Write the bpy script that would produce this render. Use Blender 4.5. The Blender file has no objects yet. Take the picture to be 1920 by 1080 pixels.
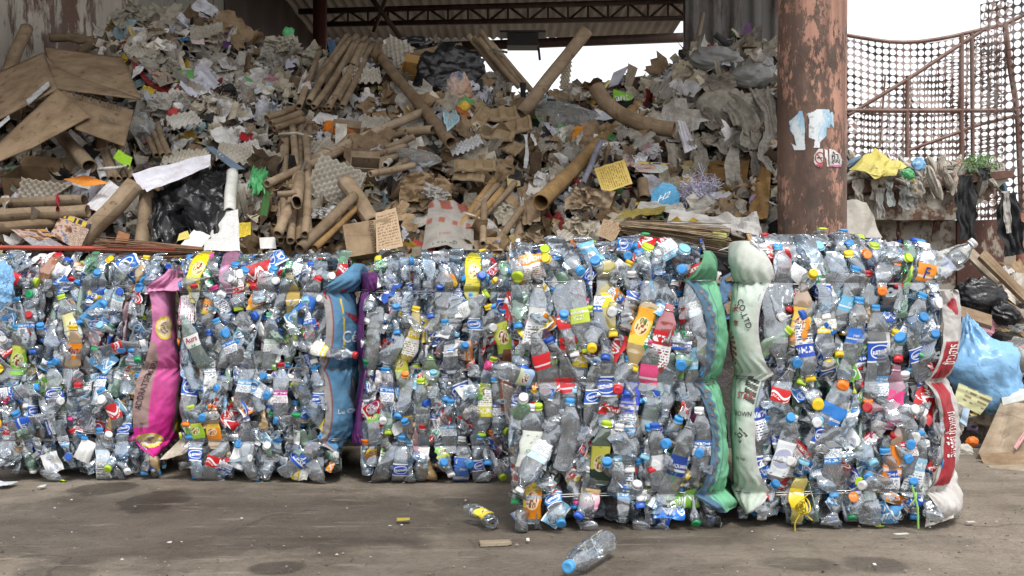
import bpy, math, random
import numpy as np
from mathutils import Vector, Matrix, Euler

sc = bpy.context.scene
COL = sc.collection
R = math.radians
F = 1920 * 35 / 36.0          # focal length in photo pixels
CH = 0.67                     # camera height

# ------------------------------------------------------------------ camera
cd = bpy.data.cameras.new('camera')
cd.lens = 35; cd.sensor_width = 36; cd.clip_start = 0.05; cd.clip_end = 2000
cam = bpy.data.objects.new('camera', cd); COL.objects.link(cam)
cam.location = (0, 0, CH); cam.rotation_euler = (R(90), 0, 0)
sc.camera = cam

# ------------------------------------------------------------------ world: bright overcast
SUN_EL, SUN_AZ = 62, 158
w = bpy.data.worlds.new('World'); sc.world = w; w.use_nodes = True
nt = w.node_tree; nt.nodes.clear()
sky = nt.nodes.new('ShaderNodeTexSky'); sky.sky_type = 'NISHITA'; sky.sun_disc = False
sky.sun_elevation = R(SUN_EL); sky.sun_rotation = R(SUN_AZ)
sky.air_density = 1.0; sky.dust_density = 1.5; sky.ozone_density = 1.0
hs = nt.nodes.new('ShaderNodeHueSaturation'); hs.inputs['Saturation'].default_value = 0.12
bg = nt.nodes.new('ShaderNodeBackground'); bg.inputs['Strength'].default_value = 0.15
wo = nt.nodes.new('ShaderNodeOutputWorld')
nt.links.new(sky.outputs[0], hs.inputs['Color']); nt.links.new(hs.outputs[0], bg.inputs['Color'])
nt.links.new(bg.outputs[0], wo.inputs['Surface'])

# ------------------------------------------------------------------ sun (veiled by cloud)
sl = bpy.data.lights.new('sun', 'SUN'); sl.energy = 1.5; sl.angle = R(13); sl.color = (1.0, 0.96, 0.9)
sun = bpy.data.objects.new('sun', sl); COL.objects.link(sun)
# the Nishita sun stands at azimuth sun_rotation measured clockwise from +Y
sd = Vector((math.sin(R(SUN_AZ)) * math.cos(R(SUN_EL)), math.cos(R(SUN_AZ)) * math.cos(R(SUN_EL)), math.sin(R(SUN_EL))))
sun.rotation_euler = sd.to_track_quat('Z', 'Y').to_euler()

sc.view_settings.view_transform = 'Standard'; sc.view_settings.look = 'None'
sc.view_settings.exposure = 0.85; sc.view_settings.gamma = 1.0
cy = sc.cycles
cy.max_bounces = 8; cy.diffuse_bounces = 4; cy.glossy_bounces = 3; cy.transmission_bounces = 4
cy.transparent_max_bounces = 14; cy.caustics_reflective = False; cy.caustics_refractive = False
cy.sample_clamp_indirect = 4.0; cy.use_denoising = True
cy.use_adaptive_sampling = True; cy.adaptive_threshold = 0.01

# ------------------------------------------------------------------ helpers
def srgb(r, g, b):
    f = lambda c: (c / 255 / 12.92) if c / 255 <= 0.04045 else ((c / 255 + 0.055) / 1.055) ** 2.4
    return (f(r), f(g), f(b))

def at(px, py, D):
    return np.array([(px - 960) / F * D, D, CH - (py - 540) / F * D])

def tag(o, label=None, cat=None, group=None, kind=None):
    if label: o['label'] = label
    if cat: o['category'] = cat
    if group: o['group'] = group
    if kind: o['kind'] = kind
    return o

def grid_faces(nu, nv):
    i = np.arange(nu)[:, None] * (nv + 1) + np.arange(nv)[None, :]
    i = i.ravel()
    return np.stack([i, i + nv + 1, i + nv + 2, i + 1], 1)

class MB:
    def __init__(s):
        s.v, s.f, s.c, s.uv, s.mi, s.n = [], [], [], [], [], 0
    def add(s, v, f, col=(1, 1, 1), uv=None, mi=0):
        v = np.asarray(v, float); n = len(v)
        s.v.append(v)
        f = np.asarray(f, int)
        s.f.append(f + s.n); s.mi.append(np.full(len(f), mi))
        c = np.asarray(col, float)
        s.c.append(np.broadcast_to(c, (n, 3)) if c.ndim == 1 else c)
        s.uv.append(np.zeros((n, 2)) if uv is None else np.asarray(uv, float))
        s.n += n
        return s
    def box(s, c, size, rot=None, col=(1, 1, 1), mi=0, bev=0.0):
        h = np.array(size) / 2
        v = np.array([[x, y, z] for x in (-1, 1) for y in (-1, 1) for z in (-1, 1)]) * h
        if rot is not None: v = v @ np.array(rot).T
        f = [[0, 1, 3, 2], [4, 6, 7, 5], [0, 4, 5, 1], [2, 3, 7, 6], [0, 2, 6, 4], [1, 5, 7, 3]]
        return s.add(v + np.array(c), f, col, v[:, :2] * 1.0, mi)
    def build(s, name, mats, parent=None, smooth=True, origin=None, color=None):
        v = np.concatenate(s.v)
        if origin is None and parent is None: origin = np.array([v[:, 0].mean(), v[:, 1].mean(), v[:, 2].min()])
        if origin is not None: v = v - np.array(origin)
        me = bpy.data.meshes.new(name)
        nl = sum(f.size for f in s.f); nf = sum(len(f) for f in s.f)
        me.vertices.add(len(v)); me.vertices.foreach_set('co', v.astype(np.float32).ravel())
        loops = np.concatenate([f.ravel() for f in s.f]).astype(np.int32)
        tot = np.concatenate([np.full(len(f), f.shape[1]) for f in s.f]).astype(np.int32)
        me.loops.add(nl); me.loops.foreach_set('vertex_index', loops)
        me.polygons.add(nf)
        me.polygons.foreach_set('loop_start', (np.cumsum(tot) - tot).astype(np.int32))
        me.polygons.foreach_set('loop_total', tot)
        me.polygons.foreach_set('material_index', np.concatenate(s.mi).astype(np.int32))
        me.polygons.foreach_set('use_smooth', np.full(nf, bool(smooth)))
        uv = np.concatenate(s.uv)
        ul = me.uv_layers.new(name='UVMap'); ul.data.foreach_set('uv', uv[loops].astype(np.float32).ravel())
        c = np.concatenate(s.c); ca = me.color_attributes.new('Col', 'FLOAT_COLOR', 'POINT')
        ca.data.foreach_set('color', np.concatenate([c, np.ones((len(c), 1))], 1).astype(np.float32).ravel())
        me.update(calc_edges=True); me.validate()
        if not isinstance(mats, (list, tuple)): mats = [mats]
        for m in mats: me.materials.append(m)
        o = bpy.data.objects.new(name, me); COL.objects.link(o)
        if origin is not None: o.location = origin
        if parent is not None: o.parent = parent
        if color is not None: o.color = (*color[:3], 1)
        return o

def empty(name, loc=(0, 0, 0), rz=0):
    o = bpy.data.objects.new(name, None); COL.objects.link(o)
    o.location = loc; o.rotation_euler = (0, 0, rz); o.empty_display_size = 0.1
    return o

def unit(v):
    v = np.asarray(v, float); return v / (np.linalg.norm(v) + 1e-9)

def tri(x): return np.abs((x % 1.0) * 2 - 1) * 2 - 1

def folds(p, rs, n=6, f0=6.0, warp=0.35):
    """faceted crumple field in -1..1 over points p (n,3)"""
    k = rs.normal(size=(3, 3)) * f0 * 1.3; ph = rs.rand(3) * 6.28
    q = p + warp / f0 * np.sin(p @ k.T + ph)
    h = 0; tot = 0
    for i in range(n):
        d = unit(rs.normal(size=3)); f = f0 * (0.6 + 2.2 * i / n + rs.rand() * 0.5); a = 1 / (1 + 0.5 * i)
        h = h + a * tri(f * (q @ d) + rs.rand()); tot += a
    return h / tot

def tube_path(pts, r, seg=8, closed=False, rfun=None):
    P = np.asarray(pts, float); n = len(P)
    if closed: T = np.roll(P, -1, 0) - np.roll(P, 1, 0)
    else: T = np.gradient(P, axis=0)
    T = T / (np.linalg.norm(T, axis=1, keepdims=True) + 1e-12)
    up = np.array([0.13, 0.07, 1.0]); up = unit(up)
    if abs(T[0] @ up) > 0.9: up = np.array([1.0, 0.1, 0.05])
    A = np.cross(T, up); A /= np.linalg.norm(A, axis=1, keepdims=True) + 1e-12
    B = np.cross(A, T)
    an = np.linspace(0, 2 * np.pi, seg + 1)
    rr = np.full((n, seg + 1), r) if rfun is None else rfun(np.linspace(0, 1, n)[:, None], an[None, :]) * np.ones((n, seg + 1))
    V = P[:, None, :] + rr[..., None] * (np.cos(an)[None, :, None] * A[:, None, :] + np.sin(an)[None, :, None] * B[:, None, :])
    L = np.concatenate([[0], np.cumsum(np.linalg.norm(np.diff(P, axis=0), axis=1))])
    UV = np.stack([np.broadcast_to(an[None, :] / (2 * np.pi), rr.shape), np.broadcast_to(L[:, None], rr.shape)], -1)
    f = grid_faces(n - 1, seg)
    V = V.reshape(-1, 3); UV = UV.reshape(-1, 2)
    if closed:
        i = np.arange(seg); a = (n - 1) * (seg + 1) + i
        f = np.concatenate([f, np.stack([a, i, i + 1, a + 1], 1)])
    return V, f, UV

def pipe(mb, p0, p1, r, seg=8, col=(1, 1, 1), mi=0):
    v, f, uv = tube_path(np.linspace(p0, p1, 3), r, seg); mb.add(v, f, col, uv, mi)
    for e in (0, 2):
        vv = v[e * (seg + 1):(e + 1) * (seg + 1) - 1]; mb.add(vv, [list(range(seg))], col, None, mi)

def bar(mb, p0, p1, w, d, col=(1, 1, 1), mi=0):
    p0 = np.array(p0, float); p1 = np.array(p1, float); t = unit(p1 - p0)
    up = np.array([0, 0, 1.0]) if abs(t[2]) < 0.95 else np.array([0, 1.0, 0])
    a = unit(np.cross(t, up)); b = np.cross(a, t)
    mb.box((p0 + p1) / 2, (w, d, np.linalg.norm(p1 - p0)), np.stack([a, b, t], 1), col, mi)

_tc = {}
def text_geo(s, spacing=1.0):
    """flat lettering: verts (n,2) centred with unit cap height, triangles"""
    if s in _tc: return _tc[s]
    c = bpy.data.curves.new('lettering', 'FONT'); c.body = s; c.size = 1.0; c.resolution_u = 3; c.offset = 0.012
    c.space_character = spacing
    o = bpy.data.objects.new('lettering', c); COL.objects.link(o)
    bpy.context.view_layer.update()
    ev = o.evaluated_get(bpy.context.evaluated_depsgraph_get()); me = ev.to_mesh()
    me.calc_loop_triangles()
    v = np.array([p.co[:2] for p in me.vertices]); t = np.array([list(x.vertices) for x in me.loop_triangles], int)
    ev.to_mesh_clear(); bpy.data.objects.remove(o)
    if len(v) == 0: v = np.zeros((3, 2)); t = np.array([[0, 1, 2]])
    v = v - (v.max(0) + v.min(0)) / 2
    v = v / max(1e-6, (v[:, 1].max() - v[:, 1].min()))
    _tc[s] = (v, t); return v, t

# ------------------------------------------------------------------ materials
class NT:
    def __init__(s, name):
        s.m = bpy.data.materials.new(name); s.m.use_nodes = True; s.t = s.m.node_tree; s.t.nodes.clear()
    def __call__(s, typ, ins=None, out=0, **props):
        n = s.t.nodes.new('ShaderNode' + typ)
        for k, v in props.items(): setattr(n, k, v)
        for k, v in (ins or {}).items(): s.set(n.inputs[k], v)
        return n.outputs[out] if out is not None else n
    def set(s, sock, v):
        if isinstance(v, bpy.types.NodeSocket): s.t.links.new(v, sock)
        else:
            if sock.type == 'RGBA' and len(v) == 3: v = (*v, 1)
            sock.default_value = v
    def math(s, op, a, b=0.0, c=None):
        i = {0: a, 1: b}
        if c is not None: i[2] = c
        return s('Math', i, operation=op)
    def mix(s, f, a, b, mode='MIX'):
        n = s.t.nodes.new('ShaderNodeMix'); n.data_type = 'RGBA'; n.blend_type = mode
        s.set(n.inputs[0], f); s.set(n.inputs[6], a); s.set(n.inputs[7], b)
        return n.outputs[2]
    def ramp(s, f, stops, interp='LINEAR'):
        n = s.t.nodes.new('ShaderNodeValToRGB'); n.color_ramp.interpolation = interp
        e = n.color_ramp.elements
        while len(e) > 1: e.remove(e[-1])
        for i, (p, c) in enumerate(stops):
            x = e[0] if i == 0 else e.new(p)
            x.position = p
            if isinstance(c, (int, float)): c = (c, c, c)
            x.color = (*c, 1)
        s.set(n.inputs[0], f); return n.outputs[0]
    def noise(s, vec, scale, detail=4, rough=0.55, dist=0.0):
        return s('TexNoise', {'Vector': vec, 'Scale': scale, 'Detail': detail, 'Roughness': rough, 'Distortion': dist})
    def scale(s, vec, xyz):
        return s('Mapping', {'Vector': vec, 'Scale': xyz})
    def bump(s, h, strength=0.3, dist=0.01, normal=None):
        i = {'Height': h, 'Strength': strength, 'Distance': dist}
        if normal is not None: i['Normal'] = normal
        return s('Bump', i)
    def out(s, sh):
        o = s.t.nodes.new('ShaderNodeOutputMaterial'); s.t.links.new(sh, o.inputs[0]); return s.m
    def pbsdf(s, **k):
        names = {'col': 'Base Color', 'rough': 'Roughness', 'metal': 'Metallic', 'normal': 'Normal', 'spec': 'Specular IOR Level',
                 'trans': 'Transmission Weight', 'alpha': 'Alpha', 'coat': 'Coat Weight', 'sheen': 'Sheen Weight', 'ior': 'IOR'}
        return s('BsdfPrincipled', {names[a]: v for a, v in k.items()})
    def objco(s): return s('TexCoord', None, 3)
    def gen(s): return s('NewGeometry', None, 0)
    def uv(s): return s('TexCoord', None, 2)
    def ocol(s): return s('ObjectInfo', None, 1)
    def orand(s): return s('ObjectInfo', None, 5)
    def vcol(s): return s('Attribute', None, 0, attribute_name='Col')

def simple(name, col, rough=0.6, metal=0.0, nscale=20, namt=0.25, bump=0.15, spec=0.5):
    n = NT(name); co = n.objco(); f = n.noise(co, nscale, 5, 0.6)
    c = n.mix(n.math('MULTIPLY', f, 1.0), tuple(x * (1 - namt) for x in col), tuple(min(1, x * (1 + namt)) for x in col))
    return n.out(n.pbsdf(col=c, rough=rough, metal=metal, spec=spec, normal=n.bump(f, bump, 0.004)))

def mat_kraft():
    n = NT('kraft_card'); uv = n.uv(); co = n.objco(); rnd = n.orand()
    sep = n('SeparateXYZ', {0: uv}, None)
    sp = n.math('FRACT', n.math('ADD', sep.outputs[0], n.math('MULTIPLY', sep.outputs[1], 5.0)))
    seam = n.math('LESS_THAN', sp, 0.035)
    st = n.noise(co, 9, 6, 0.65); fine = n.noise(co, 140, 3, 0.6)
    base = n.mix(n.math('MULTIPLY', n.math('SUBTRACT', rnd, 0.2), 0.6), n.ocol(), n.mix(0.6, n.ocol(), (0.20, 0.15, 0.10)))
    c = n.mix(n.ramp(st, [(0.36, 0.0), (0.62, 1.0)]), n.mix(1.0, base, (0.62, 0.58, 0.54), 'MULTIPLY'), base)
    c = n.mix(n.math('MULTIPLY', seam, 0.4), c, n.mix(1.0, c, (0.55, 0.5, 0.45), 'MULTIPLY'))
    c = n.mix(n.ramp(n.noise(co, 23, 4), [(0.62, 0.0), (0.68, 0.7)]), c, n.mix(1.0, c, (0.42, 0.38, 0.35), 'MULTIPLY'))
    h = n.math('ADD', n.math('MULTIPLY', fine, 0.3), n.math('MULTIPLY', seam, -0.5))
    return n.out(n.pbsdf(col=c, rough=0.78, spec=0.25, normal=n.bump(h, 0.35, 0.002)))

def mat_paper():
    n = NT('paper'); co = n.objco()
    st = n.noise(co, 14, 5, 0.65)
    c = n.mix(n.ramp(st, [(0.3, 0.0), (0.62, 1.0)]), n.mix(1.0, n.ocol(), (0.72, 0.69, 0.64), 'MULTIPLY'), n.ocol())
    dirt = n.ramp(n.noise(co, 30, 5, 0.7), [(0.60, 0.0), (0.72, 0.55)])
    c = n.mix(dirt, c, n.mix(1.0, c, (0.5, 0.44, 0.36), 'MULTIPLY'))
    return n.out(n.pbsdf(col=c, rough=0.7, spec=0.3, normal=n.bump(n.noise(co, 60, 4), 0.25, 0.003)))

def mat_print(name, scale_lines=60):
    """paper printed with lines of small type and blocks of colour"""
    n = NT(name); uv = n.uv(); sep = n('SeparateXYZ', {0: uv}, None); u, v = sep.outputs[0], sep.outputs[1]
    row = n.math('LESS_THAN', n.math('FRACT', n.math('MULTIPLY', v, 14.0)), 0.5)
    wd = n('TexWhiteNoise', {'Vector': n('CombineXYZ', {0: n.math('FLOOR', n.math('MULTIPLY', u, 34.0)), 1: n.math('FLOOR', n.math('MULTIPLY', v, 14.0))})})
    ink = n.math('MULTIPLY', row, n.math('GREATER_THAN', wd, 0.38))
    inner = n.math('MULTIPLY', n.math('LESS_THAN', n.math('ABSOLUTE', n.math('SUBTRACT', u, 0.5)), 0.42), n.math('LESS_THAN', n.math('ABSOLUTE', n.math('SUBTRACT', v, 0.5)), 0.42))
    ink = n.math('MULTIPLY', n.math('MULTIPLY', ink, inner), 0.75)
    c = n.mix(ink, n.ocol(), n.mix(1.0, n.ocol(), (0.32, 0.2, 0.2), 'MULTIPLY'))
    return n.out(n.pbsdf(col=c, rough=0.6, spec=0.3))

def mat_magazine():
    """magazine or newsprint: a title band, a picture and columns of type"""
    n = NT('magazine_print'); uv = n.uv(); sep = n('SeparateXYZ', {0: uv}, None); rnd = n.orand(); u, v = sep.outputs[0], sep.outputs[1]
    off = n('CombineXYZ', {0: n.math('MULTIPLY', rnd, 37.0), 1: n.math('MULTIPLY', rnd, 91.0)})
    p = n('VectorMath', {0: uv, 1: off}, operation='ADD')
    pic = n.ramp(n.noise(p, 3.4, 6, 0.55), [(0.30, (.02, .015, .02)), (0.42, (.12, .06, .035)), (0.48, (.40, .24, .16)), (0.55, (.46, .33, .26)), (0.60, (.05, .08, .16)), (0.70, (.42, .40, .36))])
    wn = n('TexWhiteNoise', {'Vector': n('CombineXYZ', {0: n.math('FLOOR', n.math('MULTIPLY', u, 15.0)), 1: n.math('ADD', n.math('FLOOR', n.math('MULTIPLY', v, 5.0)), rnd)})})
    title = n.mix(n.math('GREATER_THAN', wn, 0.45), (.03, .02, .04), n.mix(rnd, (.50, .36, .03), (.42, .04, .10)))
    wn2 = n('TexWhiteNoise', {'Vector': n('CombineXYZ', {0: n.math('FLOOR', n.math('MULTIPLY', u, 44.0)), 1: n.math('FLOOR', n.math('MULTIPLY', v, 26.0))})})
    ink = n.math('MULTIPLY', n.math('GREATER_THAN', wn2, 0.4), n.math('LESS_THAN', n.math('FRACT', n.math('MULTIPLY', v, 26.0)), 0.6))
    col = n.mix(n.math('MULTIPLY', ink, 0.75), n.ocol(), (.07, .06, .07))
    c = n.mix(n.math('GREATER_THAN', n.math('ADD', u, n.math('MULTIPLY', n.math('SUBTRACT', n.noise(p, 2.0, 1), 0.5), 0.8)), 0.52), pic, col)
    c = n.mix(n.math('MULTIPLY', n.math('GREATER_THAN', v, 0.78), n.math('LESS_THAN', v, 0.96)), c, title)
    return n.out(n.pbsdf(col=c, rough=0.4, spec=0.45))

def mat_scraps():
    n = NT('scrap_paper'); co = n.gen(); v = n.vcol()
    st = n.noise(co, 16, 5, 0.65)
    c = n.mix(n.ramp(st, [(0.34, 0.0), (0.58, 1.0)]), n.mix(1.0, v, (0.55, 0.51, 0.46), 'MULTIPLY'), v)
    pr = n.ramp(n.noise(co, 90, 2, 0.8), [(0.58, 0.0), (0.62, 0.45)])
    c = n.mix(pr, c, n.mix(1.0, c, (0.45, 0.42, 0.45), 'MULTIPLY'))
    return n.out(n.pbsdf(col=c, rough=0.72, spec=0.3, normal=n.bump(n.noise(co, 70, 4), 0.3, 0.003)))

def mat_pulp():
    n = NT('moulded_pulp'); co = n.objco(); f = n.noise(co, 55, 5, 0.7); g = n.noise(co, 8, 4)
    c = n.mix(n.ramp(g, [(0.35, 0.0), (0.65, 1.0)]), n.mix(1.0, n.ocol(), (0.72, 0.68, 0.62), 'MULTIPLY'), n.ocol())
    return n.out(n.pbsdf(col=c, rough=0.9, spec=0.15, normal=n.bump(f, 0.5, 0.003)))

def mat_plastic_film(name, col, alpha=1.0, rough=0.25):
    n = NT(name); co = n.objco()
    h = n.math('ADD', n.noise(co, 22, 6, 0.6, 0.6), n.math('MULTIPLY', n('TexVoronoi', {'Vector': co, 'Scale': 26.0}, 0), 0.6))
    nor = n.bump(h, 0.55, 0.012)
    b = n.pbsdf(col=col, rough=rough, spec=0.55, normal=nor)
    if alpha < 1:
        t = n('BsdfTransparent', {'Color': (0.92, 0.93, 0.93)})
        fr = n('Fresnel', {'IOR': 1.45, 'Normal': nor})
        fac = n.math('MINIMUM', n.math('ADD', alpha, n.math('MULTIPLY', fr, 1.2)), 1.0)
        b = n('MixShader', {0: fac, 1: t, 2: b})
    return n.out(b)

def mat_pet(attr=False):
    n = NT('clear_bottle_plastic' + ('_packed' if attr else '')); co = n.objco()
    tint = n.vcol() if attr else n.ocol()
    h = n.math('ADD', n.noise(n.scale(co, (1, 1, 0.45)), 24, 2, 0.45, 0.6), n.math('MULTIPLY', n('TexVoronoi', {'Vector': n.scale(co, (1, 1, 0.5)), 'Scale': 30.0}, 0), 0.5))
    nor = n.bump(h, 0.32, 0.007)
    fr = n('Fresnel', {'IOR': 1.62, 'Normal': nor})
    gl = n('BsdfGlossy', {'Color': (0.97, 0.98, 1.0), 'Roughness': 0.06, 'Normal': nor})
    df = n('BsdfDiffuse', {'Color': n.mix(1.0, tint, (0.80, 0.87, 0.95), 'MULTIPLY'), 'Normal': nor})
    tr = n('BsdfTransparent', {'Color': n.mix(1.0, n.mix(1.0, tint, tint, 'MULTIPLY'), (0.90, 0.945, 0.975), 'MULTIPLY')})
    haze = n.ramp(n.noise(co, 12, 4), [(0.38, 0.03), (0.7, 0.17)])
    # a coloured (tinted) bottle lets less light through: 1 - min channel drives the opacity
    sp = n('SeparateColor', {0: tint}, None)
    mn = n.math('MINIMUM', n.math('MINIMUM', sp.outputs[0], sp.outputs[1]), sp.outputs[2])
    op = n.math('MINIMUM', n.math('ADD', haze, n.math('MULTIPLY', n.math('SUBTRACT', 1.0, mn), 0.45)), 0.8)
    a = n('MixShader', {0: op, 1: tr, 2: df})
    f = n.math('MINIMUM', n.math('MULTIPLY', fr, 2.7), 0.95)
    return n.out(n('MixShader', {0: f, 1: a, 2: gl}))

def mat_cap(attr=False):
    n = NT('cap_plastic' + ('_packed' if attr else '')); c = n.vcol() if attr else n.ocol()
    co = n.objco(); d = n.ramp(n.noise(co, 60, 4), [(0.5, 0.0), (0.75, 0.5)])
    c = n.mix(d, c, n.mix(1.0, c, (0.6, 0.56, 0.5), 'MULTIPLY'))
    return n.out(n.pbsdf(col=c, rough=0.38, spec=0.5))

def mat_label(kind, attr=False):
    n = NT('label_print_' + kind + ('_packed' if attr else '')); c = n.vcol() if attr else n.ocol(); uv = n.uv()
    sep = n('SeparateXYZ', {0: uv}, None); u = n.math('FRACT', n.math('MULTIPLY', sep.outputs[0], 2.0)); v = sep.outputs[1]
    W = (0.82, 0.84, 0.85)
    du = n.math('SUBTRACT', u, 0.5); dv = n.math('SUBTRACT', v, 0.5)
    edge = n.math('GREATER_THAN', n.math('ABSOLUTE', dv), 0.42)
    wn = n('TexWhiteNoise', {'Vector': n('CombineXYZ', {0: n.math('FLOOR', n.math('MULTIPLY', u, 26.0)), 1: n.math('FLOOR', n.math('MULTIPLY', v, 13.0))})})
    def ell(a, b):
        return n.math('ADD', n.math('POWER', n.math('DIVIDE', du, a), 2.0), n.math('POWER', n.math('DIVIDE', dv, b), 2.0))
    if kind == 'oval':
        e = ell(0.36, 0.33)
        k = n.mix(n.math('LESS_THAN', e, 1.0), c, W)
        k = n.mix(n.math('LESS_THAN', e, 0.72), k, n.mix(0.35, c, (0.02, 0.05, 0.4)))
        tx = n.math('MULTIPLY', n.math('LESS_THAN', n.math('ABSOLUTE', n.math('SUBTRACT', dv, n.math('MULTIPLY', du, 0.25))), 0.09), n.math('GREATER_THAN', n.noise(n.scale(uv, (40, 9, 1)), 1.0, 2), 0.46))
        k = n.mix(n.math('MULTIPLY', tx, n.math('LESS_THAN', e, 0.6)), k, W)
        k = n.mix(edge, k, W)
    elif kind == 'swoosh':
        wv = n.math('SUBTRACT', dv, n.math('MULTIPLY', n.math('SINE', n.math('MULTIPLY', u, 7.5)), 0.2))
        k = n.mix(n.math('LESS_THAN', n.math('ABSOLUTE', wv), 0.09), c, W)
        k = n.mix(n.math('MULTIPLY', n.math('GREATER_THAN', wn, 0.55), n.math('LESS_THAN', n.math('ABSOLUTE', n.math('ADD', wv, 0.27)), 0.08)), k, W)
    elif kind == 'text':
        k = n.mix(n.math('GREATER_THAN', v, 0.62), W, c)
        ln = n.math('MULTIPLY', n.math('LESS_THAN', n.math('FRACT', n.math('MULTIPLY', v, 13.0)), 0.5), n.math('GREATER_THAN', wn, 0.4))
        ln = n.math('MULTIPLY', ln, n.math('LESS_THAN', n.math('ABSOLUTE', du), 0.4))
        k = n.mix(n.math('MULTIPLY', ln, n.math('LESS_THAN', v, 0.55)), k, n.mix(0.6, c, (0.03, 0.03, 0.05)))
        big = n.math('MULTIPLY', n.math('LESS_THAN', n.math('ABSOLUTE', n.math('SUBTRACT', v, 0.79)), 0.09), n.math('GREATER_THAN', n.noise(n.scale(uv, (30, 6, 1)), 1.0, 2), 0.5))
        k = n.mix(big, k, W)
    elif kind == 'fruit':
        k = n.mix(n.math('GREATER_THAN', n.math('ADD', dv, n.math('MULTIPLY', n.math('SINE', n.math('MULTIPLY', u, 6.28)), 0.25)), 0.05), c, n.mix(0.55, c, (0.75, 0.7, 0.1)))
        e = ell(0.22, 0.26)
        k = n.mix(n.math('LESS_THAN', e, 1.0), k, n.mix(0.4, (0.85, 0.8, 0.55), c))
        k = n.mix(n.math('MULTIPLY', n.math('LESS_THAN', e, 0.7), n.math('GREATER_THAN', wn, 0.5)), k, (0.25, 0.04, 0.03))
    else:  # plain sheet of colour with a pale band
        k = n.mix(n.math('LESS_THAN', n.math('ABSOLUTE', n.math('ADD', dv, 0.22)), 0.06), c, n.mix(0.7, c, W))
    co = n.objco()
    wr = n.noise(co, 45, 4, 0.6, 0.5)
    k = n.mix(n.ramp(n.noise(co, 26, 5, 0.7), [(0.52, 0.0), (0.75, 0.45)]), k, n.mix(1.0, k, (0.6, 0.57, 0.52), 'MULTIPLY'))
    return n.out(n.pbsdf(col=k, rough=0.28, spec=0.5, normal=n.bump(wr, 0.35, 0.004)))

def mat_ocol(name, rough=0.5, bumps=0.2, bscale=60, spec=0.4):
    n = NT(name); co = n.objco(); f = n.noise(co, bscale, 4)
    c = n.mix(n.ramp(f, [(0.35, 0.0), (0.65, 1.0)]), n.mix(1.0, n.ocol(), (0.8, 0.78, 0.75), 'MULTIPLY'), n.ocol())
    return n.out(n.pbsdf(col=c, rough=rough, spec=spec, normal=n.bump(f, bumps, 0.004)))

def mat_woven():
    """woven sack cloth: base colour per vertex, fine weave, grime"""
    n = NT('woven_sack'); uv = n.uv(); co = n.objco(); c = n.vcol()
    w1 = n('TexWave', {'Vector': uv, 'Scale': 120.0}, 0, bands_direction='X'); w2 = n('TexWave', {'Vector': uv, 'Scale': 120.0}, 0, bands_direction='Y')
    wv = n.math('MAXIMUM', w1, w2)
    st = n.ramp(n.noise(co, 9, 7, 0.7), [(0.42, 0.0), (0.68, 0.62)])
    k = n.mix(st, c, n.mix(1.0, c, (0.55, 0.5, 0.44), 'MULTIPLY'))
    streak = n.ramp(n.noise(n.scale(co, (30, 30, 4)), 1.0, 4), [(0.55, 0.0), (0.8, 0.4)])
    k = n.mix(streak, k, n.mix(1.0, k, (0.6, 0.56, 0.5), 'MULTIPLY'))
    h = n.math('ADD', n.math('MULTIPLY', wv, 0.25), n.noise(co, 30, 5, 0.6, 0.4))
    return n.out(n.pbsdf(col=k, rough=0.42, spec=0.4, normal=n.bump(h, 0.6, 0.010)))

def mat_rag():
    n = NT('rag_cloth'); co = n.objco(); f = n.noise(co, 26, 6, 0.65)
    c = n.mix(n.ramp(f, [(0.34, 0.0), (0.64, 1.0)]), n.mix(1.0, n.ocol(), (0.6, 0.56, 0.5), 'MULTIPLY'), n.ocol())
    return n.out(n.pbsdf(col=c, rough=0.85, spec=0.2, normal=n.bump(n.noise(n.scale(co, (1, 1, 0.3)), 70, 5, 0.6), 0.5, 0.006)))

def mat_rust_paint(name, paint, rust=(0.10, 0.045, 0.028), lo=0.47, hi=0.53, stretch=(1, 1, 0.35), scale=5.0):
    """old paint flaking to rust"""
    n = NT(name); co = n.objco(); p = n.scale(co, stretch)
    a = n.noise(p, scale, 9, 0.68, 0.3); b = n.noise(p, scale * 5.5, 5, 0.7)
    f = n.ramp(n.math('ADD', n.math('MULTIPLY', a, 0.75), n.math('MULTIPLY', b, 0.25)), [(lo, 0.0), (hi, 1.0)])
    rc = n.mix(n.noise(co, 22, 6, 0.7), tuple(x * 0.4 for x in rust), tuple(x * 1.9 for x in rust))
    run = n.ramp(n.noise(n.scale(co, (9, 9, 0.6)), 1.0, 5), [(0.45, 0.0), (0.7, 0.5)])
    pc = n.mix(run, paint, n.mix(0.55, paint, tuple(x * 1.2 for x in rust)))
    pc = n.mix(n.ramp(n.noise(co, 3.0, 5), [(0.4, 0.0), (0.7, 0.4)]), pc, n.mix(1.0, pc, (0.62, 0.58, 0.55), 'MULTIPLY'))
    c = n.mix(f, rc, pc)
    h = n.math('ADD', n.math('MULTIPLY', f, 0.5), n.math('MULTIPLY', b, 0.5))
    return n.out(n.pbsdf(col=c, rough=0.62, spec=0.35, normal=n.bump(h, 0.4, 0.006)))

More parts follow.
